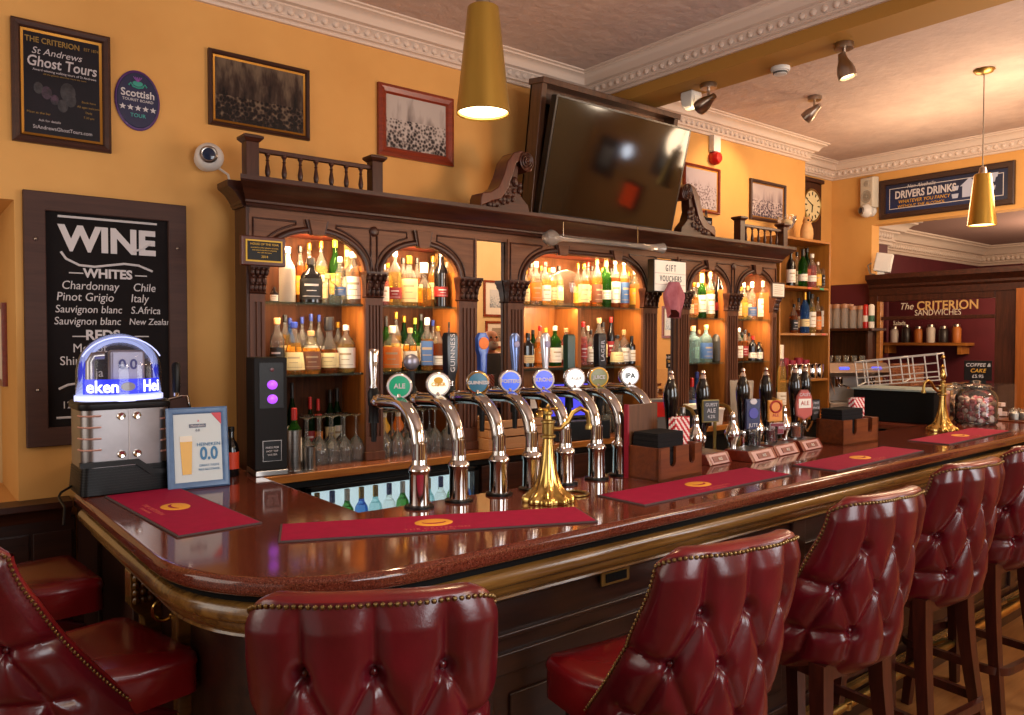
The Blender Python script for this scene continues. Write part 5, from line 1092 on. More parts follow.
MB().tube([(-.28, -.12, .33), (-.29, -.16, .26), (-.27, -.20, .14)], .006, 8).tube([(.28, -.12, .33), (.29, -.16, .26), (.27, -.20, .14)], .006, 8).build('steam_wand', chrome, t)
for k in range(6):
    g = thing('espresso_cup', 'small glass cup, %s of the row on top of the coffee machine' % ORD[k], 'cup', (6.93 + math.cos(R(-32)) * (-.20 + k * .08), 3.70 - math.sin(R(32)) * (-.20 + k * .08), 1.405), 0, 'cups on the coffee machine'); MB().lathe([(.022, 0), (.030, .06), (.028, .06), (.02, .006), (.001, .006)], 12, cap=False).build('cup', cgb, g)
t = thing('towel', 'red and white tea towel heaped on the left of the coffee machine', 'towel', (6.66, 3.74, 1.405)); MB().ball((0, 0, .04), .075, 12, 0, sc=(1, .8, .7)).ball((.0, -.01, .085), .04, 10, 1, sc=(1, .8, 1)).build('folds', [M('towel_red', '#7a1622', .8), offwhite], t)
# ================================================================== BOTTLES
KIND = {   # (r, z) body profile (unit radius, unit height), label band z0..z1 (None = no label), cap z, cap radius, flatness, fill height
    'round':  ([(.86, 0), (1, .02), (1, .56), (.95, .62), (.70, .70), (.36, .77), (.30, .82), (.30, .92)], (.10, .46), (.88, 1.0, .36), 1.0, .60),
    'tall':   ([(.9, 0), (1, .015), (1, .60), (.86, .67), (.48, .76), (.40, .82), (.38, .93)], (.16, .48), (.88, 1.0, .46), 1.0, .66),
    'squat':  ([(.9, 0), (1, .02), (1, .50), (.96, .58), (.78, .66), (.36, .74), (.30, .80), (.30, .90)], (.08, .48), (.84, 1.0, .36), .72, .55),
    'square': ([(.95, 0), (1, .015), (1, .62), (.90, .68), (.45, .73), (.36, .78), (.36, .90)], (.10, .50), (.86, 1.0, .44), 1.0, .6),
    'wine':   ([(.92, 0), (1, .015), (1, .58), (.90, .66), (.45, .75), (.36, .82), (.36, .95)], (.14, .46), (.80, 1.0, .40), 1.0, .7),
    'cone':   ([(.95, 0), (1, .03), (.96, .20), (.80, .45), (.50, .68), (.30, .80), (.28, .92)], (.08, .36), (.88, 1.0, .36), 1.0, .6),
    'decant': ([(.8, 0), (1, .05), (1, .30), (.82, .48), (.42, .60), (.34, .66), (.36, .80)], (.10, .30), (.76, 1.0, .52), .9, .42),
    'stone':  ([(.9, 0), (1, .03), (1, .55), (.85, .66), (.50, .74), (.34, .80), (.40, .86), (.34, .93)], None, (.90, 1.0, .36), 1.0, .9),
}
ink = M('label_ink', '#b09878', .7)
BM = {}
def bottle_meshes(kind, lab):
    key = (kind, lab)
    if key in BM: return BM[key]
    pr, lb, cap, fl, fill = KIND[kind]; pw = .38 if kind == 'square' else 1.0
    n = 20 if pw != 1 else 16
    b = MB(); low = [p for p in pr if p[1] <= fill]; 
    for i in range(len(pr) - 1):
        if pr[i][1] <= fill < pr[i + 1][1]:
            q = (fill - pr[i][1]) / (pr[i + 1][1] - pr[i][1]); cut = (pr[i][0] + q * (pr[i + 1][0] - pr[i][0]), fill)
    b.lathe(low + [cut], n, sy=fl, mi=0, power=pw, rot=PI / n, cap=False); b.lathe([cut] + [p for p in pr if p[1] > fill], n, sy=fl, mi=1, power=pw, rot=PI / n, cap=False)
    b.lathe([(.02, .0), (pr[0][0], 0)], n, sy=fl, mi=0, power=pw, rot=PI / n, cap=False); b.lathe([(cut[0], fill), (.02, fill)], n, sy=fl, mi=0, power=pw, rot=PI / n, cap=False)
    me = b.mesh('bottle', [cgb, cgb], 50)
    ml = None
    if lb and lab:
        z0, z1 = lb if lab == 1 else (lb[0] + .02, lb[0] + (lb[1] - lb[0]) * .62) if lab == 2 else (lb[0], lb[1] + .06)
        def rr(z):
            for i in range(len(pr) - 1):
                if pr[i][1] <= z <= pr[i + 1][1]: return pr[i][0] + (z - pr[i][1]) / (pr[i + 1][1] - pr[i][1] + 1e-9) * (pr[i + 1][0] - pr[i][0])
        L = MB(); na = 16; a0, a1 = 170, 370
        zs = [z0 + (z1 - z0) * q for q in (0, .14, .17, .40, .44, .64, .74, .86, 1)]; grid = []
        for z in zs:
            row = []
            for k in range(na + 1):
                a = R(a0 + (a1 - a0) * k / na); ca, sa = math.cos(a), math.sin(a)
                if pw != 1: ca = math.copysign(abs(ca) ** pw, ca); sa = math.copysign(abs(sa) ** pw, sa)
                row.append(((rr(z) + .02) * ca, (rr(z) + .02) * sa * fl, z))
            grid.append(row)
        vs = [p for r_ in grid for p in r_]
        for i in range(len(zs) - 1):
            for k in range(na):
                inkd = (i == 5 and 5 <= k <= 10) or (i == 3 and 6 <= k <= 9) or (i == 1 and 4 <= k <= 11)
                L.add([grid[i][k], grid[i][k + 1], grid[i + 1][k + 1], grid[i + 1][k]], [(0, 1, 2, 3)], 1 if inkd else 0)
        ml = L.mesh('label', [cream, ink], 60, recalc=False)
    z0, z1, cr = cap; mc = MB().lathe([(cr * .9, z0), (cr, z0 + .01), (cr, z1 - .012), (cr * .85, z1), (.001, z1)], 12).mesh('cap', black)
    BM[key] = (me, ml, mc); return BM[key]
def setm(o, mats):
    for k, mm in enumerate(mats):
        if k < len(o.material_slots): o.material_slots[k].link = 'OBJECT'; o.material_slots[k].material = mm
WHT = M('white_label', '#e8e0d2', .6); BRN = M('brown_label', '#7a4a34', .6); BLU = M('blue_label', '#4a6aa0', .5); REDL = M('dark_red_label', '#8c1f22', .5); ORL = M('orange_label', '#d0762c', .5)
BLKL = M('black_label', '#19181a', .5); GRNL = M('green_label', '#2f5a3a', .5); YEL = M('yellow_label', '#d8a436', .5); GLDC = M('gold_cap', '#b9862c', .3, .8); WCAP = M('white_cap', '#ddd3c4', .5); CORK = M('cork', '#b58a58', .8); RCAP = M('red_cap', '#b2201a', .35); BCAP = M('blue_cap', '#1d2f7a', .35); GCAP = M('lime_cap', '#b9b83a', .4); DRK = M('dark_cap', '#171212', .4)
LN = {'w': (WHT, 'white'), 'c': (cream, 'cream'), 'b': (BRN, 'brown'), 'u': (BLU, 'blue'), 'r': (REDL, 'red'), 'o': (ORL, 'orange'), 'k': (BLKL, 'black'), 'g': (GRNL, 'green'), 'y': (YEL, 'yellow'), '-': (None, None)}
CN = {'k': DRK, 'g': GLDC, 'w': WCAP, 'c': CORK, 'r': RCAP, 'u': BCAP, 'l': GCAP}
GN = {'am': (amber, 'amber', 'whisky_bottle'), 'da': (amber_d, 'dark amber', 'rum_bottle'), 'go': (gold_l, 'golden', 'whisky_bottle'), 'cl': (cgb, 'clear', 'gin_bottle'), 'gr': (green_g, 'green', 'gin_bottle'), 'dg': (dkgreen_g, 'dark green', 'wine_bottle'),
      'bl': (blue_g, 'blue', 'gin_bottle'), 'lb': (ltblue_g, 'pale blue', 'gin_bottle'), 'pk': (pink_g, 'pink', 'gin_bottle'), 'fr': (frost_g, 'frosted white', 'spirit_bottle'), 'bk': (black_g, 'black', 'spirit_bottle'), 'st': (stone_g, 'dark stoneware', 'spirit_bottle'), 'br': (brown_g, 'brown', 'beer_bottle')}
USED = {}
def bottle(u, vt, w, kind, gl, lab, cap, zs, Y, where, group, labtype=1, hm=None, xw=None):
    if xw is None: p = at(u, vt, Y=Y); x, h = p.x, (p.z - zs)
    else: x, h = xw, hm
    if hm: h = hm
    d = depth((x, Y, zs + .1)); r = w * d / FPX / 2 if xw is None else w
    g, gname, oname = GN[gl]; ml_ = LN[lab]
    me, ml, mc = bottle_meshes(kind, 0 if lab == '-' else labtype)
    o = bpy.data.objects.new(oname, me); COL.objects.link(o); o.location = (x, Y, zs + .0005); o.scale = (r, r, h); o.rotation_euler = (0, 0, R(-25 + random.uniform(-12, 12)))
    setm(o, [g, g if gl in ('gr', 'dg', 'bl', 'bk', 'st', 'fr', 'lb', 'br') else cgb])
    if ml: lo = link(ml, 'label', o); setm(lo, [ml_[0], ink if lab not in 'kr' else chalk])
    co = link(mc, 'cap', o); setm(co, [CN[cap]])
    lb = '%s bottle%s' % (gname, (' with %s label' % ml_[1]) if ml_[0] else '')
    full = '%s, %s' % (lb, where); 
    tag(o, full, 'bottle', group); return o
NUM = ['first', 'second', 'third', 'fourth', 'fifth', 'sixth', 'seventh', 'eighth', 'ninth', 'tenth', 'eleventh', 'twelfth', 'thirteenth', 'fourteenth']
def row(entries, zs, Y, shelf, group, which):
    entries = sorted(entries, key=lambda e: e[0])
    for k, e in enumerate(entries):
        u, vt, w, kind, gl, lab, cap = e[:7]; lt = e[7] if len(e) > 7 else 1
        bottle(u, vt, w, kind, gl, lab, cap, zs, Y, '%s from left in %s row, %s' % (NUM[k], which, shelf), group, lt)
FY, KY = 3.655, 3.765
# bay 1
row([(274, 287, 8, 'squat', 'bk', 'w', 'k'), (287, 247, 16, 'tall', 'fr', '-', 'w'), (311, 258, 22, 'squat', 'bk', 'k', 'k', 3), (328, 274, 19, 'squat', 'cl', '-', 'c'), (340, 257, 11, 'tall', 'cl', 'u', 'w', 2), (353, 252, 19, 'round', 'cl', 'w', 'w', 3)], SHZ[0][0], FY, 'leftmost arch top shelf', 'bottles under the leftmost arch', 'front')
row([(300, 246, 10, 'tall', 'da', 'y', 'k'), (309, 243, 10, 'tall', 'am', 'y', 'g'), (321, 241, 13, 'round', 'go', 'c', 'g'), (335, 240, 12, 'tall', 'gr', 'y', 'l'), (347, 250, 11, 'round', 'go', 'c', 'w')], SHZ[0][0], KY, 'leftmost arch top shelf', 'bottles under the leftmost arch', 'back')
row([(277, 318, 14, 'tall', 'cl', 'k', 'c'), (294, 322, 21, 'cone', 'am', 'c', 'u', 3), (311, 331, 19, 'round', 'am', 'b', 'c', 3), (329, 317, 19, 'decant', 'da', 'c', 'k', 3), (346, 325, 18, 'round', 'go', 'w', 'w', 3)], SHZ[0][1], FY, 'leftmost arch middle shelf', 'bottles under the leftmost arch', 'front')
row([(285, 315, 11, 'tall', 'am', 'c', 'k'), (290, 318, 9, 'tall', 'bl', 'w', 'u'), (302, 317, 11, 'round', 'cl', 'c', 'u'), (311, 314, 11, 'round', 'go', 'w', 'u'), (319, 315, 10, 'round', 'cl', 'w', 'u'), (338, 322, 12, 'round', 'am', 'y', 'g'), (353, 320, 11, 'round', 'da', 'c', 'k')], SHZ[0][1], KY, 'leftmost arch middle shelf', 'bottles under the leftmost arch', 'back')
# bay 2
row([(384, 265, 10, 'round', 'pk', 'w', 'w'), (395, 250, 13, 'round', 'go', 'r', 'w', 2), (409, 256, 17, 'squat', 'go', 'c', 'g', 3), (424, 263, 16, 'decant', 'am', '-', 'w'), (441, 251, 14, 'tall', 'bk', 'r', 'k', 2)], SHZ[1][0], FY, 'second arch top shelf', 'bottles under the second arch', 'front')
row([(388, 263, 9, 'round', 'go', 'c', 'g'), (403, 258, 10, 'tall', 'da', 'y', 'k'), (417, 258, 11, 'round', 'da', 'c', 'k'), (433, 256, 11, 'tall', 'am', 'c', 'g'), (447, 262, 8, 'round', 'go', 'w', 'w')], SHZ[1][0], KY, 'second arch top shelf', 'bottles under the second arch', 'back')
row([(392, 326, 19, 'squat', 'go', 'o', 'w', 3), (410, 328, 14, 'round', 'am', 'w', 'c'), (427, 318, 12, 'square', 'am', 'u', 'w', 3), (438, 326, 15, 'round', 'da', 'w', 'g', 2), (450, 322, 9, 'tall', 'bl', 'u', 'k', 3)], SHZ[1][1], FY, 'second arch middle shelf', 'bottles under the second arch', 'front')
row([(386, 316, 10, 'wine', 'gr', 'y', 'k'), (396, 312, 10, 'round', 'am', 'y', 'g'), (404, 316, 9, 'tall', 'dg', 'c', 'g'), (415, 318, 10, 'round', 'gr', 'c', 'l'), (421, 314, 9, 'tall', 'dg', 'w', 'k'), (433, 320, 10, 'round', 'go', 'y', 'u'), (445, 318, 9, 'tall', 'cl', 'w', 'u')], SHZ[1][1], KY, 'second arch middle shelf', 'bottles under the second arch', 'back')
# bay 3
row([(526, 270, 8, 'round', 'go', 'c', 'g'), (536, 262, 12, 'round', 'cl', 'o', 'w', 3), (545, 262, 12, 'round', 'go', 'w', 'r'), (553, 268, 9, 'tall', 'go', 'c', 'w'), (584, 264, 11, 'round', 'am', 'c', 'g', 3), (597, 258, 11, 'round', 'am', 'b', 'c'), (606, 257, 11, 'wine', 'gr', 'w', 'c', 2), (615, 258, 11, 'round', 'da', 'w', 'w', 3), (624, 259, 11, 'round', 'am', 'u', 'w', 3), (635, 270, 12, 'round', 'go', 'y', 'w', 3)], SHZ[2][0], FY, 'wide arch top shelf', 'bottles under the wide arch', 'front')
row([(531, 263, 9, 'tall', 'am', 'c', 'k'), (541, 266, 9, 'round', 'da', 'o', 'g'), (549, 268, 9, 'tall', 'go', 'y', 'g'), (559, 266, 9, 'tall', 'go', 'c', 'k'), (578, 263, 9, 'round', 'am', 'y', 'g'), (588, 262, 9, 'tall', 'da', 'c', 'r'), (592, 266, 9, 'round', 'am', 'o', 'k'), (602, 268, 9, 'tall', 'go', 'c', 'g'), (611, 268, 9, 'round', 'am', 'c', 'k'), (629, 272, 9, 'tall', 'go', 'o', 'g')], SHZ[2][0], KY, 'wide arch top shelf', 'bottles under the wide arch', 'back')
row([(528, 333, 11, 'square', 'bk', 'c', 'k', 2), (540, 326, 11, 'round', 'am', 'o', 'r'), (555, 326, 13, 'round', 'gr', 'w', 'w'), (566, 328, 10, 'tall', 'pk', 'w', 'c', 3), (583, 322, 9, 'tall', 'pk', 'r', 'r'), (591, 330, 8, 'round', 'cl', 'w', 'k'), (599, 318, 10, 'tall', 'cl', 'u', 'c'), (617, 335, 14, 'cone', 'cl', 'c', 'k', 3), (624, 330, 12, 'squat', 'cl', 'w', 'c'), (632, 336, 9, 'square', 'bk', 'w', 'k')], SHZ[2][1] + .01, FY, 'wide arch middle shelf', 'bottles under the wide arch', 'front')
row([(533, 330, 8, 'tall', 'dg', 'c', 'k'), (546, 328, 9, 'round', 'go', 'y', 'l'), (561, 330, 9, 'wine', 'gr', 'c', 'l'), (572, 336, 8, 'square', 'dg', 'g', 'k'), (588, 326, 8, 'round', 'pk', 'w', 'w'), (603, 322, 9, 'tall', 'da', 'c', 'k'), (611, 317, 8, 'tall', 'bk', 'r', 'r'), (627, 330, 9, 'round', 'go', 'o', 'c')], SHZ[2][1] + .01, KY, 'wide arch middle shelf', 'bottles under the wide arch', 'back')
# bays 4 and 5
row([(690, 290, 8, 'tall', 'go', 'c', 'w'), (694, 283, 9, 'round', 'am', 'o', 'g', 3), (702, 274, 9, 'wine', 'gr', 'w', 'w', 3), (710, 272, 10, 'round', 'go', 'w', 'c', 3), (719, 274, 10, 'tall', 'bk', 'r', 'k', 2)], SHZ[3][0], FY, 'fourth arch top shelf', 'bottles under the fourth arch', 'front')
row([(698, 283, 8, 'round', 'go', 'c', 'w'), (706, 284, 8, 'tall', 'am', 'y', 'g'), (714, 282, 8, 'round', 'da', 'c', 'k'), (723, 284, 7, 'tall', 'da', 'r', 'k')], SHZ[3][0], KY, 'fourth arch top shelf', 'bottles under the fourth arch', 'back')
row([(693, 326, 12, 'square', 'lb', '-', 'c'), (706, 325, 13, 'round', 'lb', 'u', 'c', 3), (718, 324, 13, 'stone', 'st', '-', 'k')], SHZ[3][1], FY, 'fourth arch middle shelf', 'bottles under the fourth arch', 'front')
row([(699, 330, 8, 'round', 'cl', 'w', 'c'), (712, 332, 8, 'tall', 'cl', 'c', 'k')], SHZ[3][1], KY, 'fourth arch middle shelf', 'bottles under the fourth arch', 'back')
row([(738, 285, 8, 'round', 'go', 'c', 'w'), (744, 283, 8, 'round', 'go', 'y', 'w'), (752, 282, 10, 'squat', 'cl', 'u', 'w', 2), (763, 281, 10, 'squat', 'go', 'w', 'w', 3)], SHZ[4][0], FY, 'fifth arch top shelf', 'bottles under the fifth arch', 'front')
row([(741, 287, 7, 'tall', 'am', 'c', 'g'), (748, 286, 7, 'round', 'go', 'c', 'c'), (758, 284, 8, 'tall', 'go', 'y', 'g'), (768, 290, 6, 'round', 'go', 'w', 'w')], SHZ[4][0], KY, 'fifth arch top shelf', 'bottles under the fifth arch', 'back')
row([(739, 328, 8, 'round', 'da', 'w', 'w'), (745, 330, 7, 'tall', 'da', 'r', 'k'), (753, 336, 9, 'squat', 'bk', 'w', 'r', 2), (759, 342, 8, 'round', 'bk', 'w', 'k'), (764, 329, 10, 'round', 'da', 'c', 'r', 3)], SHZ[4][1], FY, 'fifth arch middle shelf', 'bottles under the fifth arch', 'front')
row([(742, 332, 7, 'tall', 'dg', 'c', 'k'), (749, 333, 7, 'round', 'da', 'o', 'k'), (756, 332, 7, 'tall', 'am', 'c', 'r'), (768, 334, 6, 'tall', 'da', 'r', 'k')], SHZ[4][1], KY, 'fifth arch middle shelf', 'bottles under the fifth arch', 'back')
# back counter bottles and bottles of the shelf unit
row([(283, 385, 9, 'wine', 'dg', 'w', 'k'), (292, 383, 9, 'wine', 'dg', 'c', 'k'), (310, 397, 9, 'wine', 'dg', 'r', 'r'), (318, 399, 9, 'wine', 'br', 'o', 'r'), (330, 390, 10, 'wine', 'dg', 'c', 'k'), (337, 388, 10, 'wine', 'dg', 'w', 'k')], 1.0, 3.78, 'behind the stemmed glasses', 'wine bottles behind the stemmed glasses', 'the')
bottle(0, 0, .034, 'wine', 'gr', 'w', 'r', 1.012, 3.46, 'red capped, standing in the steel cooler', 'bottles in the wine cooler', 3, .29, 1.472)
bottle(0, 0, .030, 'wine', 'gr', 'c', 'k', 1.0, 3.60, 'half hidden behind the black drinks tower', 'bottles in the wine cooler', 3, .27, 1.40)
row([(692, 378, 10, 'wine', 'cl', 'u', 'r', 3), (697, 372, 9, 'tall', 'bl', 'w', 'u'), (745, 380, 7, 'wine', 'dg', 'w', 'k'), (773, 374, 8, 'wine', 'dg', 'k', 'k')], 1.0, 3.62, 'on the back counter', 'bottles behind the hand pumps', 'the')
bottle(782, 345, 9, 'wine', 'go', 'w', 'w', 1.0, 3.50, 'tall, beside the last hand pumps', 'bottles behind the hand pumps', 2)
for sh, z, es_, es2 in ((0, USZ[0], [(791, 250, 9, 'round', 'bk', 'w', 'k'), (803, 249, 9, 'wine', 'gr', 'w', 'k', 2), (812, 254, 9, 'tall', 'pk', 'w', 'w', 2), (818, 262, 7, 'round', 'go', 'y', 'w', 3), (824, 259, 8, 'round', 'cl', 'k', 'w')], [(797, 252, 8, 'round', 'cl', 'w', 'k'), (807, 248, 8, 'tall', 'dg', 'c', 'k'), (815, 257, 7, 'tall', 'cl', 'o', 'w')]),
                     (1, USZ[1], [(794, 304, 8, 'round', 'da', 'k', 'k'), (805, 292, 9, 'wine', 'bl', 'c', 'g', 2), (812, 294, 8, 'tall', 'go', 'w', 'k', 3), (818, 297, 7, 'round', 'da', 'o', 'k'), (824, 292, 8, 'tall', 'cl', 'w', 'k', 3)], [(799, 298, 7, 'tall', 'da', 'c', 'k'), (809, 291, 8, 'wine', 'dg', 'w', 'k'), (815, 292, 7, 'tall', 'bk', 'w', 'k')])):
    nm = ['shelf unit upper shelf', 'shelf unit middle shelf'][sh]
    row(es_, z, 3.65, nm, 'bottles on the shelf unit', 'front'); row(es2, z, 3.755, nm, 'bottles on the shelf unit', 'back')
# beer bottles in the fridge
for k in range(12):
    bottle(0, 0, .034, 'wine', ['lb', 'cl', 'gr', 'bl'][k % 4], 'wuwg'[k % 4], 'guwg'[k % 4], .61, 3.43, '%s from left in the fridge row' % NUM[k], 'bottles in the lit fridge', 3, .285, 1.57 + k * .078)
# engraved glass award between the bottles of the wide arch
t = thing('glass_award', 'round engraved glass award standing among the bottles of the wide arch', 'award', (3.345, 3.615, SHZ[2][0]), R(-25))
MB().lathe([(.001, -.010), (.098, -.009), (.110, 0), (.098, .009), (.001, .010)], 30, mt=Matrix.Translation((0, 0, .118)) @ Matrix.Rotation(PI / 2, 4, 'X')).build('disc', glass('award_glass', (.96, .97, .93), .06, (.8, .78, .7), .3), t)
MB().box(-.05, -.02, 0, .05, .02, .014).build('foot', cg, t, bev=.003)
# ================================================================== GLASSWARE
me_wg = MB().lathe([(.030, .20), (.033, .199), (.006, .190), (.0045, .175), (.0045, .115), (.008, .105), (.022, .09), (.036, .06), (.037, .04), (.031, .0)], 16, cap=False).mesh('wine_glass', wgl, 60)
me_tb = MB().lathe([(.001, .004), (.026, 0), (.030, .003), (.036, .125), (.034, .125), (.027, .008), (.001, .008)], 14, cap=False).mesh('tumbler', cgb, 60)
me_jg = MB().lathe([(.001, .002), (.038, 0), (.042, .01), (.040, .06), (.036, .095), (.040, .11), (.037, .11), (.033, .095), (.036, .06), (.001, .01)], 18, cap=False).tube([(.036, 0, .09), (.062, 0, .085), (.064, 0, .04), (.040, 0, .025)], .005, 6).mesh('milk_jug', chrome, 50)
def glassrow(me, name, label, cat, group, pts, sc=1.0):
    for k, (x, y, z) in enumerate(pts):
        o = link(me, name, None, (x, y, z)); o.scale = (sc, sc, sc); tag(o, label % NUM[k], cat, group)
glassrow(me_wg, 'wine_glass', 'upturned stemmed wine glass, %s of the front row beside the steel cooler', 'glass', 'upturned wine glasses in the left bays', [(1.60 + k * .066, 3.60, 1.001) for k in range(5)], 1.2)
glassrow(me_wg, 'wine_glass', 'upturned stemmed wine glass, %s of the rear row beside the steel cooler', 'glass', 'upturned wine glasses in the left bays', [(1.63 + k * .066, 3.69, 1.001) for k in range(4)], 1.2)
glassrow(me_wg, 'wine_glass', 'upturned stemmed wine glass, %s in front row behind the first two taps', 'glass', 'upturned wine glasses in the left bays', [(2.04 + k * .08, 3.62, 1.001) for k in range(6)], 1.2)
glassrow(me_wg, 'wine_glass', 'upturned stemmed wine glass, %s in rear row behind the first two taps', 'glass', 'upturned wine glasses in the left bays', [(2.06 + k * .08, 3.71, 1.001) for k in range(5)], 1.2)
glassrow(me_tb, 'tumbler', 'clear tumbler, %s on the back counter under the wide arch', 'glass', 'tumblers on the back counter', [(3.62 + (k % 4) * .085, 3.60 + (k // 4) * .085, 1.001) for k in range(8)], 1.0)
glassrow(me_tb, 'tumbler', 'clear tumbler, %s stacked upper among the tumblers under the wide arch', 'glass', 'tumblers on the back counter', [(3.66 + k * .085, 3.62, 1.127) for k in range(3)], .95)
for k, (x, m_) in enumerate([(2.03, orange_m), (2.13, yellow_m), (2.22, orange_m)]):
    t = thing('juice_bottle', '%s juice bottle behind the upturned glasses, %s from left' % (['orange', 'yellow', 'deep orange'][k], NUM[k]), 'bottle', (x, 3.785, 1.0), 0, 'juice bottles'); MB().lathe([(.034, 0), (.036, .01), (.036, .14), (.02, .17), (.014, .20)], 14).build('body', m_, t); MB().lathe([(.016, .19), (.016, .215), (.001, .216)], 12).build('cap', WCAP, t)
glassrow(me_jg, 'milk_jug', 'steel milk jug, %s from left on the lower board of the shelf unit', 'jug', 'steel jugs on the shelf unit', [(5.98 + k * .105, 3.635, USZ[2] + .001) for k in range(5)], 1.15)
for k in range(5):
    t = thing('paper_cup', 'crimson paper cup, %s of the row behind the steel jugs' % NUM[k], 'cup', (5.93 + k * .11, 3.745, USZ[2] + .001), 0, 'crimson cups on the shelf unit'); MB().lathe([(.028, 0), (.038, .16 + .02 * (k % 2)), (.035, .16), (.026, .01), (.001, .01)], 14, cap=False).build('cup', M('cup_crimson', '#8c1428', .45, c2='#a52a3c', scale=14), t)
t = thing('rail_shelf', 'dark wooden shelf of glass jars on the maroon wall by the screen', 'shelf', (0, 0, 0)); MB().box(7.25, 3.58, 1.70, 7.545, 4.15, 1.725).build('board', dk, t, bev=.003)
MB().box(7.30, 3.64, 1.0, 7.54, 3.66, 1.70).box(7.52, 3.66, 1.0, 7.545, 4.12, 1.7).build('side', dkz, t)
me_st = MB().lathe([(.001, .002), (.034, 0), (.036, .008), (.036, .13), (.03, .15), (.028, .16), (.001, .16)], 14).mesh('storage_jar', glass('jar_glass', (.95, .92, .88), .4, (.95, .86, .78)), 50)
me_sl = MB().lathe([(.034, .158), (.034, .19), (.001, .195)], 14).mesh('lid', M('jar_lid', '#b98a6a', .4))
k = 0
for i in range(5):
    for j in range(2):
        o = link(me_st, 'storage_jar', None, (7.34 + j * .10, 4.06 - i * .083, 1.726)); o.scale = (1, 1, 1.25 - .12 * (i > 2)); tag(o, 'glass storage jar, %s from the corner in the %s row of the maroon wall shelf' % (NUM[i], ['front', 'back'][j]), 'jar', 'glass jars on the maroon wall shelf'); link(me_sl, 'lid', o); k += 1
for k, (mm, nm) in enumerate([(red_m, 'red'), (WCAP, 'white')]):
    o = thing('canister', '%s canister at the screen end of the maroon wall shelf' % nm, 'canister', (7.33, 3.68 - k * .055 + .0, 1.726), 0, 'canisters'); MB().lathe([(.026, 0), (.027, .005), (.027, .21), (.018, .225), (.001, .23)], 14).build('body', mm, o); MB().lathe([(.0275, .06), (.0275, .12)], 14, cap=False).build('band', WCAP if k == 0 else GRNL, o)
# till, boxes and odds on the back counter
t = thing('till_screen', 'black till with tilted blue touch screen on the back counter', 'till', (3.34, 3.52, 1.0), R(-15)); MB().box(-.20, -.09, 0, .20, .17, .12).build('drawer', black, t, bev=.006)
MB().box(-.17, -.005, 0, .17, .012, .24, mt=Matrix.Translation((-.02, -.0, .13)) @ Matrix.Rotation(R(-25), 4, 'X')).build('monitor', black, t); MB().box(-.155, -.008, .015, .155, -.004, .225, mt=Matrix.Translation((-.02, -.0, .13)) @ Matrix.Rotation(R(-25), 4, 'X')).build('screen', M('till_blue', '#2a2ca8', .3, emit='#3a40e8', es=.8), t)
t = thing('wooden_tray', 'pale wooden slatted tray on the back counter behind the middle taps', 'tray', (2.82, 3.52, 1.0), 0); q = MB()
for z in (.02, .07, .12): q.box(-.22, -.08, z, .22, -.068, z + .042).box(-.22, .11, z, .22, .122, z + .042).box(-.22, -.068, z, -.208, .11, z + .042).box(.208, -.068, z, .22, .11, z + .042)
q.box(-.22, -.08, 0, .22, .122, .02); q.build('slats', wood('pale_pine', '#a8764a', '#bd8b5c', .5, 'x'), t, bev=.002)
t = thing('brass_ornament', 'gold ornamental figure standing on the wooden tray', 'ornament', (3.0, 3.47, 1.165), 0); MB().lathe([(.035, 0), (.03, .02), (.012, .04), (.02, .08), (.034, .11), (.022, .15), (.012, .17), (.024, .2), (.018, .235), (.001, .25)], 16).build('body', brass, t); MB().tube([(.02, 0, .10), (.06, 0, .13), (.05, 0, .18)], .008, 6).tube([(-.02, 0, .10), (-.06, 0, .13), (-.05, 0, .18)], .008, 6).build('arm', brass, t)
t = thing('red_glass', 'stemmed glass of red drink on the wooden tray', 'glass', (2.70, 3.50, 1.165), 0); MB().lathe([(.032, 0), (.03, .003), (.005, .008), (.005, .08), (.03, .11), (.036, .15), (.03, .19)], 16, cap=False).build('glass', cg, t); MB().lathe([(.02, .10), (.033, .13), (.034, .155), (.001, .156)], 14).build('drink', beer_red, t)
t = thing('plastic_tub', 'white plastic tub on the back counter behind the framed chalk clip', 'tub', (4.66, 3.50, 1.0), 0); MB().loft([rrect(.10 * q, .07 * q, .02, 4, z) for q, z in ((.9, 0), (1, .10), (1.06, .105), (1.06, .118), (.98, .12))]).build('tub', white, t)
t = thing('plastic_jug', 'tall frosted plastic jug behind the dark blue pump clip', 'jug', (5.02, 3.47, 1.0), 0); MB().lathe([(.07, 0), (.075, .01), (.088, .30), (.084, .31)], 22, cap=False).build('body', glass('frosted_plastic', (.85, .82, .80), .45, (.7, .66, .64), rough=.3), t); MB().tube([(.085, 0, .26), (.13, 0, .25), (.13, 0, .12), (.08, 0, .10)], .010, 8).build('handle', white, t)
t = thing('leaflet_stack', 'yellow and white leaflet pile by the second mirror strip', 'leaflets', (4.20, 3.50, 1.0), 0); q = MB()
for k in range(10): q.box(-.09 + .002 * (k % 3), -.05, k * .010, .09 + .002 * (k % 2), .05, k * .010 + .008, k % 2)
q.build('sheets', [M('leaflet_yellow', '#d8b868', .7), offwhite], t)
t = thing('plastic_caddy', 'black plastic caddy on the back counter beside the leaflets', 'box', (4.48, 3.47, 1.0), 0); MB().box(-.10, -.06, 0, .10, .06, .13).build('case', charcoal, t, bev=.005); MB().box(-.09, -.05, .13, .09, .05, .16).build('papers', offwhite, t)
t = thing('card_reader', 'red card payment box behind the last beer tap', 'payment terminal', (4.02, 3.46, 1.0), R(-10)); MB().box(-.07, -.04, 0, .07, .04, .22).build('body', M('terminal_grey', '#5a5552', .4), t, bev=.006); MB().box(-.055, -.044, .10, .055, -.04, .20).build('panel', red_m, t)
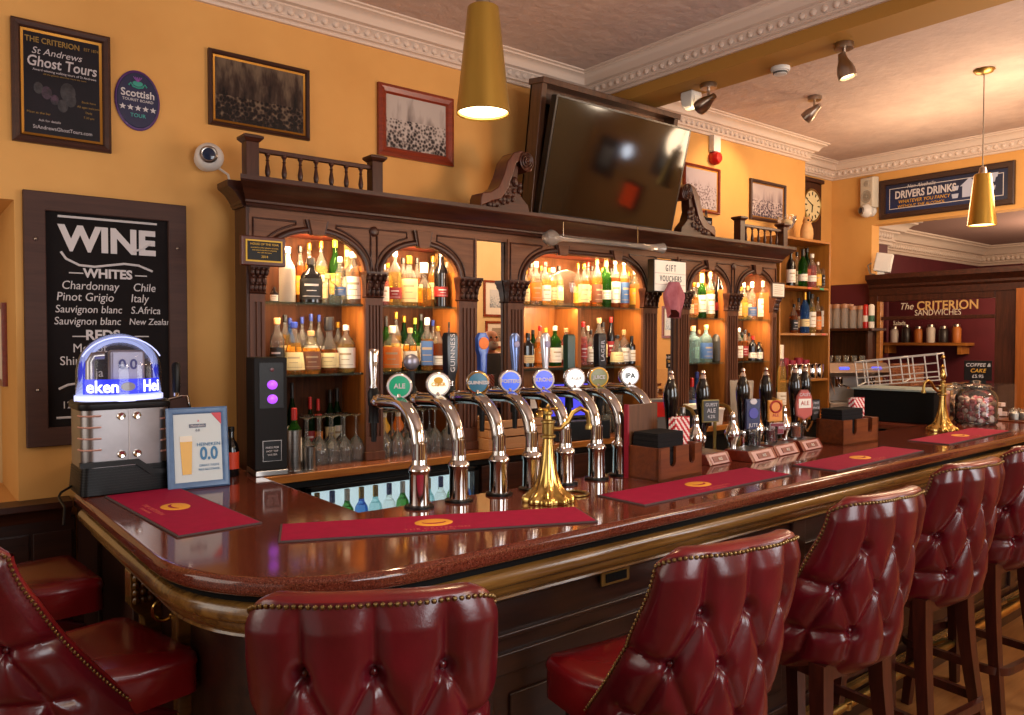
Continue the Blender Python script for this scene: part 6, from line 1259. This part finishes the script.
t = thing('slim_bottle', 'empty clear slim bottle behind the near straws', 'bottle', (2.63, 2.11, CTZ), 0); MB().lathe([(.022, 0), (.024, .01), (.024, .13), (.016, .16), (.012, .20), (.014, .215), (.001, .216)], 14).build('body', cgb, t); MB().lathe([(.013, .21), (.013, .235), (.001, .236)], 10).build('cap', steel, t)
for k, x in enumerate((3.10, 3.52)):
    t = thing('notice_card', ['white and red printed card between the wide arch bottles, left one', 'white and red printed card between the wide arch bottles, right one'][k], 'card', (x + .0, 3.60, 1.20), 0) ; MB().box(-.06, 0, 0, .06, .004, .11).build('card', offwhite, t); MB().box(-.05, -.002, .07, .05, 0, .10).build('red_print', red_m, t); MB().box(-.03, .004, -.2, .03, .02, .09).build('stand', black, t)
t = thing('yellow_cloth', 'yellow cleaning cloth folded below the counter by the taps', 'cloth', (3.03, 3.41, .70), 0); MB().box(-.10, -.02, 0, .10, .0, .18).box(-.09, -.032, .02, .08, -.018, .16).build('folds', M('cloth_yellow', '#d6b42a', .8), t, bev=.008)
# ================================================================== BAR STOOLS
def seg_d(p, a, b):
    ax, ay = a; bx, by = b; dx, dy = bx - ax, by - ay; L = dx * dx + dy * dy
    t = max(0, min(1, ((p[0] - ax) * dx + (p[1] - ay) * dy) / L)) if L else 0
    return math.hypot(p[0] - ax - t * dx, p[1] - ay - t * dy)
ZB, ZT = .655, 1.187
SA = .211
def back_curve(v):
    """plan curve of the outer shell at height v (0..1): points by arc length, left wing to right wing"""
    a = SA * (.90 + .10 * min(1, v * 1.6)); yw = -.195 + .345 * (1 - v) ** 1.5; yr = -.235 - .048 * v + .035 * max(0, .25 - v) * 2
    pts = []
    for k in range(121):
        ph = -PI / 2 + PI * k / 120; e = 2 / 2.7
        pts.append(Vector((a * math.copysign(abs(math.sin(ph)) ** e, ph), yw + (yr - yw) * abs(math.cos(ph)) ** e)))
    L = [0]
    for i in range(120): L.append(L[-1] + (pts[i + 1] - pts[i]).length)
    return pts, L
def resample(pts, L, n, inset=0):
    out = []; j = 0
    for k in range(n):
        s = L[-1] * k / (n - 1)
        while j < len(L) - 2 and L[j + 1] < s: j += 1
        q = (s - L[j]) / max(L[j + 1] - L[j], 1e-9); p = pts[j].lerp(pts[j + 1], q); t = (pts[j + 1] - pts[j]).normalized()
        nrm = Vector((t.y, -t.x)); out.append((p, nrm, s - L[-1] / 2))
    return out
def droop(v, f): return .034 * max(0, (v - .72) / .28) * max(0, (abs(f) - .62) / .38) ** 2.2
NS, NV = 150, 96
BTN = [(q, z) for z, qs in ((1.055, (-.125, 0, .125)), (.935, (-.19, -.0625, .0625, .19)), (.805, (-.125, 0, .125))) for q in qs]
PLE = []
for (q, z) in BTN:
    if z > 1.0: PLE.append(((q, z), (q, 1.20)))
    if z < .85: PLE.append(((q, z), (q * 1.0, .60)))
    for (q2, z2) in BTN:
        if .05 < z - z2 < .2 and abs(abs(q - q2) - .0637) < .01: PLE.append(((q, z), (q2, z2)))
for s in (-1, 1): PLE += [((s * .19, .935), (s * .36, .955)), ((s * .125, .805), (s * .30, .79)), ((s * .19, .935), (s * .25, .80)), ((s * .25, .80), (s * .26, .6))]
bm_out = MB(); grid = []; norms = []
for i in range(NV + 1):
    v = i / NV; z = ZB + (ZT - ZB) * v; P3 = resample(*back_curve(v), NS); rw = []
    Lh = P3[-1][2]
    for (p, nr, q) in P3:
        d = min(seg_d((q, z), a, b) for a, b in PLE); rb = min(math.hypot(q - a, z - c) for a, c in BTN)
        edge = min(1, (ZT - z) / .05, (z - ZB) / .05, (Lh - abs(q)) / .04)
        edge = max(0, edge)
        disp = (.020 * (1 - math.exp(-(d / .019) ** 1.3)) - .026 * math.exp(-(rb / .017) ** 2)) * edge ** .7 - .004
        pk = p + nr * disp; tuck = .045 * max(0, .12 - v) / .12
        rw.append(Vector((pk.x, pk.y + tuck, z - droop(v, q / Lh))))
    grid.append(rw)
bm_out.loft(grid, cap=False, closed=False)
me_bo = bm_out.mesh('back_leather', leather, 60, recalc=False)
# top and wing rim plus the inside of the back
rim = MB(); rows_ = []
TH = .046
def offset_ring(v, off, z): P3 = resample(*back_curve(v), NS); return [Vector((p.x - nr.x * off, p.y - nr.y * off, z - droop(v, q / P3[-1][2]))) for p, nr, q in P3]
rings = [grid[-1]] + [offset_ring(1, .004 + TH * (.5 - .5 * math.cos(PI * k / 8)), ZT + .010 * math.sin(PI * k / 8)) for k in range(1, 9)] + [offset_ring(v, TH, ZB + (ZT - ZB) * v) for v in (.9, .8, .6, .45, .3)]
rim.loft(rings, cap=False, closed=False)
for s in (0, -1):
    col = [g[s] for g in grid]; inn = [offset_ring(i / NV, TH, ZB + (ZT - ZB) * i / NV)[s] for i in range(NV + 1)]
    midr = [(a + b) / 2 + Vector((0, .012, 0)) for a, b in zip(col, inn)]; q1 = [a * .85 + b * .15 + Vector((0, .008, 0)) for a, b in zip(col, inn)]; q2 = [a * .15 + b * .85 + Vector((0, .008, 0)) for a, b in zip(col, inn)]
    rim.loft([col, q1, midr, q2, inn], cap=False, closed=False)
bmn = bmesh.new(); me_rim = rim.mesh('back_rim', leather_rim, 60)
nb = MB()
def nail(p, nr): nb.ball(tuple(p), .0046, 6)
i_top = int(NV * .99)
def along(pts, step):
    acc = 0; out = [pts[0]]
    for a, b in zip(pts[:-1], pts[1:]):
        seg = (b - a).length
        while acc + seg >= step:
            q = (step - acc) / seg; a = a.lerp(b, q); seg = (b - a).length; acc = 0; out.append(a)
        acc += seg
    return out
path = [g[2] for g in grid[8:i_top]] + grid[i_top][2:NS - 2] + [g[NS - 3] for g in grid[8:i_top]][::-1]
for p in along(path, .0122):
    o_ = Vector((p.x, p.y + .12, 0)); o_.normalize(); nb.ball((p.x + o_.x * .003, p.y + o_.y * .003, p.z), .0046, 6)
me_nail = nb.mesh('nailhead_trim', nail_m)
me_btn = MB().ball((0, 0, 0), .0095, 10, sc=(1, 1, 1)).mesh('button', leather)
def seat_ring(hx, hy, z):
    q = rrect(hx, hy, .035, 5, z); out = []
    for a, b in zip(q, q[1:] + q[:1]):
        for k in range(3): out.append(tuple(a[i] + (b[i] - a[i]) * k / 3 for i in range(3)))
    return out
st = MB(); rs = []
for q, z in ((.95, .700), (1.0, .705), (1.0, .775), (1.015, .785), (1.0, .80), (.96, .81), (.80, .816), (.4, .820)): rs.append([(x * (.66 + .34 * max(0, min(1, (y + .08) / .14))), (y if y > 0 else y * .72) + .01, zz) for x, y, zz in seat_ring(.212 * q, .235 * q, z)])
st.loft(rs); me_seat = st.mesh('seat', M('seat_leather', '#7d0f17', .26, c2='#6a0b16', scale=5, bmp=.05, bscale=90, coat=.25), 60)
legs = []
for sx in (-1, 1):
    for sy in (-1, 1):
        b = MB(); rr_ = []
        for q in range(7):
            t_ = q / 6; z = .70 * (1 - t_); cx = sx * (.150 + .065 * t_ ** 1.6); cyy = sy * (.150 + (.075 if sy < 0 else .02) * t_ ** 1.6) + .01; w = .025 - .008 * t_
            rr_.append([(cx - w, cyy - w, z), (cx + w, cyy - w, z), (cx + w, cyy + w, z), (cx - w, cyy + w, z)])
        b.loft(rr_); legs.append(b.mesh('leg', leg_wood, 40))
fr_ = MB(); pth = [(x, y + .01, .27) for x, y, z in rrect(.205, .215, .07, 6)]; fr_.tube(pth, .01, closed=True, rect=(.024, .032)); me_foot_r = fr_.mesh('footrest', leg_wood, 40)
ap = MB().box(-.165, -.165, .655, .165, .185, .702).mesh('seat_rail', leg_wood)
def stool(x, y, rz, label, first=[None], sx=1):
    if first[0] is None:
        t = thing('bar_stool', label, 'bar stool', (x, y, 0), rz, 'oxblood leather bar stools')
        link(me_seat, 'seat', t); bk = link(me_bo, 'backrest', t); link(me_rim, 'rim', bk); link(me_nail, 'nailhead_trim', bk)
        for (q, z) in BTN:
            v = (z - ZB) / (ZT - ZB); i = round(v * NV); j = min(range(NS), key=lambda k: abs(resample(*back_curve(v), NS)[k][2] - q)); g = grid[i][j]; nr = resample(*back_curve(v), NS)[j][1]
            link(me_btn, 'button', bk, (g.x + nr.x * .004, g.y + nr.y * .004, z))
        for m_ in legs: link(m_, 'leg', t)
        link(me_foot_r, 'footrest', t); link(ap, 'seat_rail', t); first[0] = t; return t
    return dup(first[0], (x, y, 0), rz, label, scale=(sx, 1, 1))
stool(.768, 1.395, R(-30), 'oxblood button-back bar stool at the curved corner of the bar, seen from behind')
stool(1.464, 1.23, R(-9), 'oxblood button-back bar stool below the bronze pull plate, its red seat showing', sx=.93)
stool(2.22, 1.28, R(-6), 'oxblood button-back bar stool third from the curved corner along the front', sx=.94)
stool(3.02, 1.345, R(-6), 'oxblood button-back bar stool fourth along the front, curved footrest showing on the floor', sx=.94)
stool(3.70, 1.36, R(-6), 'oxblood button-back bar stool cut off by the right edge of the photo', sx=.94)
stool(.342, 2.235, R(-77), 'oxblood button-back bar stool at the lower left, facing the bar return')
stool(.30, 3.10, R(-85), 'oxblood bar stool by the wainscot, only its seat visible behind another stool')

# ================================================================== THE CUSTOMER SEEN IN THE MIRROR
def skin_body(name, chains, mat, parent=None, lvl=2):
    """chains: list of lists of (co, r); first point of later chains that equals an existing point is shared"""
    vs, es, rad = [], [], []
    idx = {}
    for ch in chains:
        prev = None
        for co, r in ch:
            key = tuple(round(c, 4) for c in co)
            if key not in idx: idx[key] = len(vs); vs.append(co); rad.append(r)
            i = idx[key]
            if prev is not None and prev != i: es.append((prev, i))
            prev = i
    me = bpy.data.meshes.new(name); me.from_pydata(vs, es, []); o = bpy.data.objects.new(name, me); COL.objects.link(o); o.parent = parent
    sk = o.modifiers.new('skin', 'SKIN'); sk.use_smooth_shade = True
    if not me.skin_vertices: pass
    lay = me.skin_vertices[0].data if me.skin_vertices else None
    if lay is None:
        bpy.context.view_layer.objects.active = o; o.select_set(True); bpy.ops.object.skin_root_mark({'object': o}) if 0 else None
    else:
        for i, r in enumerate(rad): lay[i].radius = (r, r) if not isinstance(r, tuple) else r
        lay[0].use_root = True
    ss = o.modifiers.new('subdivision', 'SUBSURF'); ss.levels = lvl; ss.render_levels = lvl
    me.materials.append(mat); return o
skin_c = M('skin', '#c98f72', .5); coat_c = M('dark_coat', '#25242a', .8); trouser_c = M('dark_trousers', '#1b1c22', .85); beard_c = M('grey_beard', '#9a8f86', .9); shoe_c = M('shoe_leather', '#1a1210', .4)
mx_, my_ = 4.62, 1.05
man = thing('person', 'bald bearded person in a dark coat looking down, reflected in the left mirror strip', 'person', (mx_, my_, 0), R(12)); man.scale = (1.04, 1.04, 1.035)
def armc(s): return [((0, 0, 1.34), .115), ((s * .17, 0, 1.375), .065), ((s * .25, .03, 1.10), .045), ((s * .20, .22, 1.02), .034), ((s * .17, .29, 1.03), .026)]
def legc(s): return [((0, 0, .95), .12), ((s * .10, 0, .88), .085), ((s * .11, .02, .48), .058), ((s * .12, -.01, .09), .040), ((s * .13, .13, .035), .030)]
def fing(s):
    out = []
    for k in range(4): out.append([((s * .17, .29, 1.03), .026), ((s * (.145 + k * .017), .325, 1.03), .009), ((s * (.142 + k * .018), .36 - abs(k - 1.3) * .006, 1.022), .008), ((s * (.142 + k * .018), .378 - abs(k - 1.3) * .008, 1.008), .007)])
    out.append([((s * .17, .29, 1.03), .026), ((s * .135, .305, 1.035), .010), ((s * .118, .328, 1.03), .008)])
    return out
body = skin_body('body', [[((0, 0, .95), .12), ((0, -.01, 1.12), .125), ((0, 0, 1.34), .115), ((0, .005, 1.44), .056), ((0, .035, 1.50), .060), ((0, .050, 1.575), (.074, .088)), ((0, .042, 1.65), (.066, .078))], armc(-1), armc(1), legc(-1), legc(1)] + fing(-1) + fing(1), skin_c, man)
fc = MB().ball((0, .142, 1.555), .014, 8, sc=(.8, 1.1, 1.5)).ball((-.078, .04, 1.565), .022, 8, sc=(.35, .7, 1.2)).ball((.078, .04, 1.565), .022, 8, sc=(.35, .7, 1.2)).build('nose_and_ears', skin_c, man)
MB().ball((-.030, .122, 1.582), .012, 10).ball((.030, .122, 1.582), .012, 10).build('eyes', M('eye_dark', '#2a201c', .3), man)
MB().ball((0, .105, 1.505), .050, 12, sc=(1.1, .75, .9)).build('beard', beard_c, man); MB().ball((0, .140, 1.522), .018, 8, sc=(1.2, .3, .25)).build('mouth', M('lips', '#9a5a50', .5), man)
skin_body('coat', [[((0, -.01, .66), .165), ((0, -.01, .92), .18), ((0, -.01, 1.16), .165), ((0, 0, 1.34), .140), ((0, .0, 1.42), .085)]] + [[((0, 0, 1.34), .140), ((s * .185, 0, 1.375), .085), ((s * .262, .03, 1.10), .062), ((s * .212, .20, 1.025), .050)] for s in (-1, 1)], coat_c, man)
skin_body('trousers', [[((0, 0, .92), .125), ((s * .105, 0, .84), .095), ((s * .112, .02, .48), .075), ((s * .12, -.01, .10), .062)] for s in (-1, 1)], trouser_c, man)
for s in (-1, 1): MB().loft([[(s * .12 + x * .045, .05 + y * .13, z) for x, y in ((-1, -1), (1, -1), (1.1, .4), (.6, 1), (-.6, 1), (-1.1, .4))] for z in (0, .035)] + [[(s * .12 + x * .035, .0 + y * .06, .085) for x, y in ((-1, -1), (1, -1), (1.1, .4), (.6, 1), (-.6, 1), (-1.1, .4))]]).build('shoe', shoe_c, man)
# pictures on the street wall, seen in the mirror strips
def wall_picture(loc, rz, w, h, label, art, mount=offwhite):
    t = thing('picture_frame', label, 'picture', loc, rz); b = MB(); rings = []
    for (sx, sz) in ((-1, -1), (1, -1), (1, 1), (-1, 1), (-1, -1)): rings.append([(sx * (w / 2 - o), y, sz * (h / 2 - o)) for o, y in ((0, 0), (0, -.025), (.03, -.025), (.03, 0))])
    b.loft(rings, cap=False).build('frame', frame_rd, t); MB().box(-w / 2 + .028, -.01, -h / 2 + .028, w / 2 - .028, -.003, h / 2 - .028).build('mount', mount, t); MB().box(-w * .24, -.013, -h * .25, w * .24, -.009, h * .25).build('print', art, t)
MYR = 3.585
a_, b_ = at(483, 280, Y=2 * MYR + 1.2), at(507, 317, Y=2 * MYR + 1.2)
art1 = photo_mat('town_print', '#c9cdd0', '#8fa0ae', '#4a4a55', 6.0, .2, 10)
wall_picture(((a_.x + b_.x) / 2, -1.2, (a_.z + b_.z) / 2), PI, abs(b_.x - a_.x), abs(a_.z - b_.z), 'white mounted town print seen reflected in the left mirror strip, upper of two', art1)
a_, b_ = at(485, 321, Y=2 * MYR + 1.2), at(510, 348, Y=2 * MYR + 1.2)
wall_picture(((a_.x + b_.x) / 2, -1.2, (a_.z + b_.z) / 2), PI, abs(b_.x - a_.x), abs(a_.z - b_.z), 'dark framed old photograph seen reflected in the left mirror strip, lower of two', photo_mat('old_print', '#9a9080', '#6a6258', '#3a3632', 8.0, .2, 10))
a_, b_ = at(664, 306, X=7.55), at(674, 338, X=7.55)
wall_picture((7.55, 2 * MYR - (a_.y + b_.y) / 2, (a_.z + b_.z) / 2), -PI / 2, abs(a_.y - b_.y) * 1.2, abs(a_.z - b_.z), 'gilt framed print seen reflected in the right mirror strip', art1)

# glowing pieces added to put a white and an orange spot in the screen
t = thing('tv_glint_disc', 'cool white glowing disc added on the side wall for the television reflection', 'lamp', (7.55, -.37, 2.23), -PI / 2)
MB().lathe([(.11, 0), (.11, .04), (.09, .06)], 20, mt=Matrix.Rotation(PI / 2, 4, 'X'), cap=False).build('case', white, t); MB().lathe([(.09, .05), (.06, .085), (.001, .095)], 20, mt=Matrix.Rotation(PI / 2, 4, 'X')).build('diffuser', M('cool_glint', '#eef4ff', .4, emit='#e4eeff', es=14), t)
t = thing('tv_glow_grid', 'glowing orange grid added on the side wall for the television reflection', 'lamp', (7.55, -.05, 1.75), -PI / 2)
q = MB()
for k in range(4):
    for j in range(4): q.box(-.12 + k * .062, -.10, -.14 + j * .072, -.075 + k * .062, -.085, -.09 + j * .072)
q.build('panes', M('tv_grid_glow', '#ff5a1a', .5, emit='#ff4a10', es=3.5), t); MB().box(-.14, -.085, -.16, .14, 0, .17).build('case', black, t)
for a_, c_, lb in ((-.75, 2.05, 'dark framed print on the side wall, mirrored in the television, left'), (.30, 2.35, 'dark framed print on the side wall, mirrored in the television, middle'), (1.45, 2.35, 'dark framed print on the side wall, mirrored in the television, right')):
    wall_picture((7.55, a_, c_), -PI / 2, .42, .5, lb, art1, M('dark_mount', '#4a4038', .8))
# turn every piece of lettering into a mesh of its own
bpy.context.view_layer.update()
dg = bpy.context.evaluated_depsgraph_get()
for o in [o for o in SC.objects if o.type == 'FONT']:
    me = bpy.data.meshes.new_from_object(o.evaluated_get(dg)); me.name = 'lettering'
    r = bpy.data.objects.new('lettering', me); COL.objects.link(r); r.parent = o.parent; r.location = o.location; r.rotation_euler = o.rotation_euler; r.scale = o.scale
    cu = o.data; bpy.data.objects.remove(o); bpy.data.curves.remove(cu)
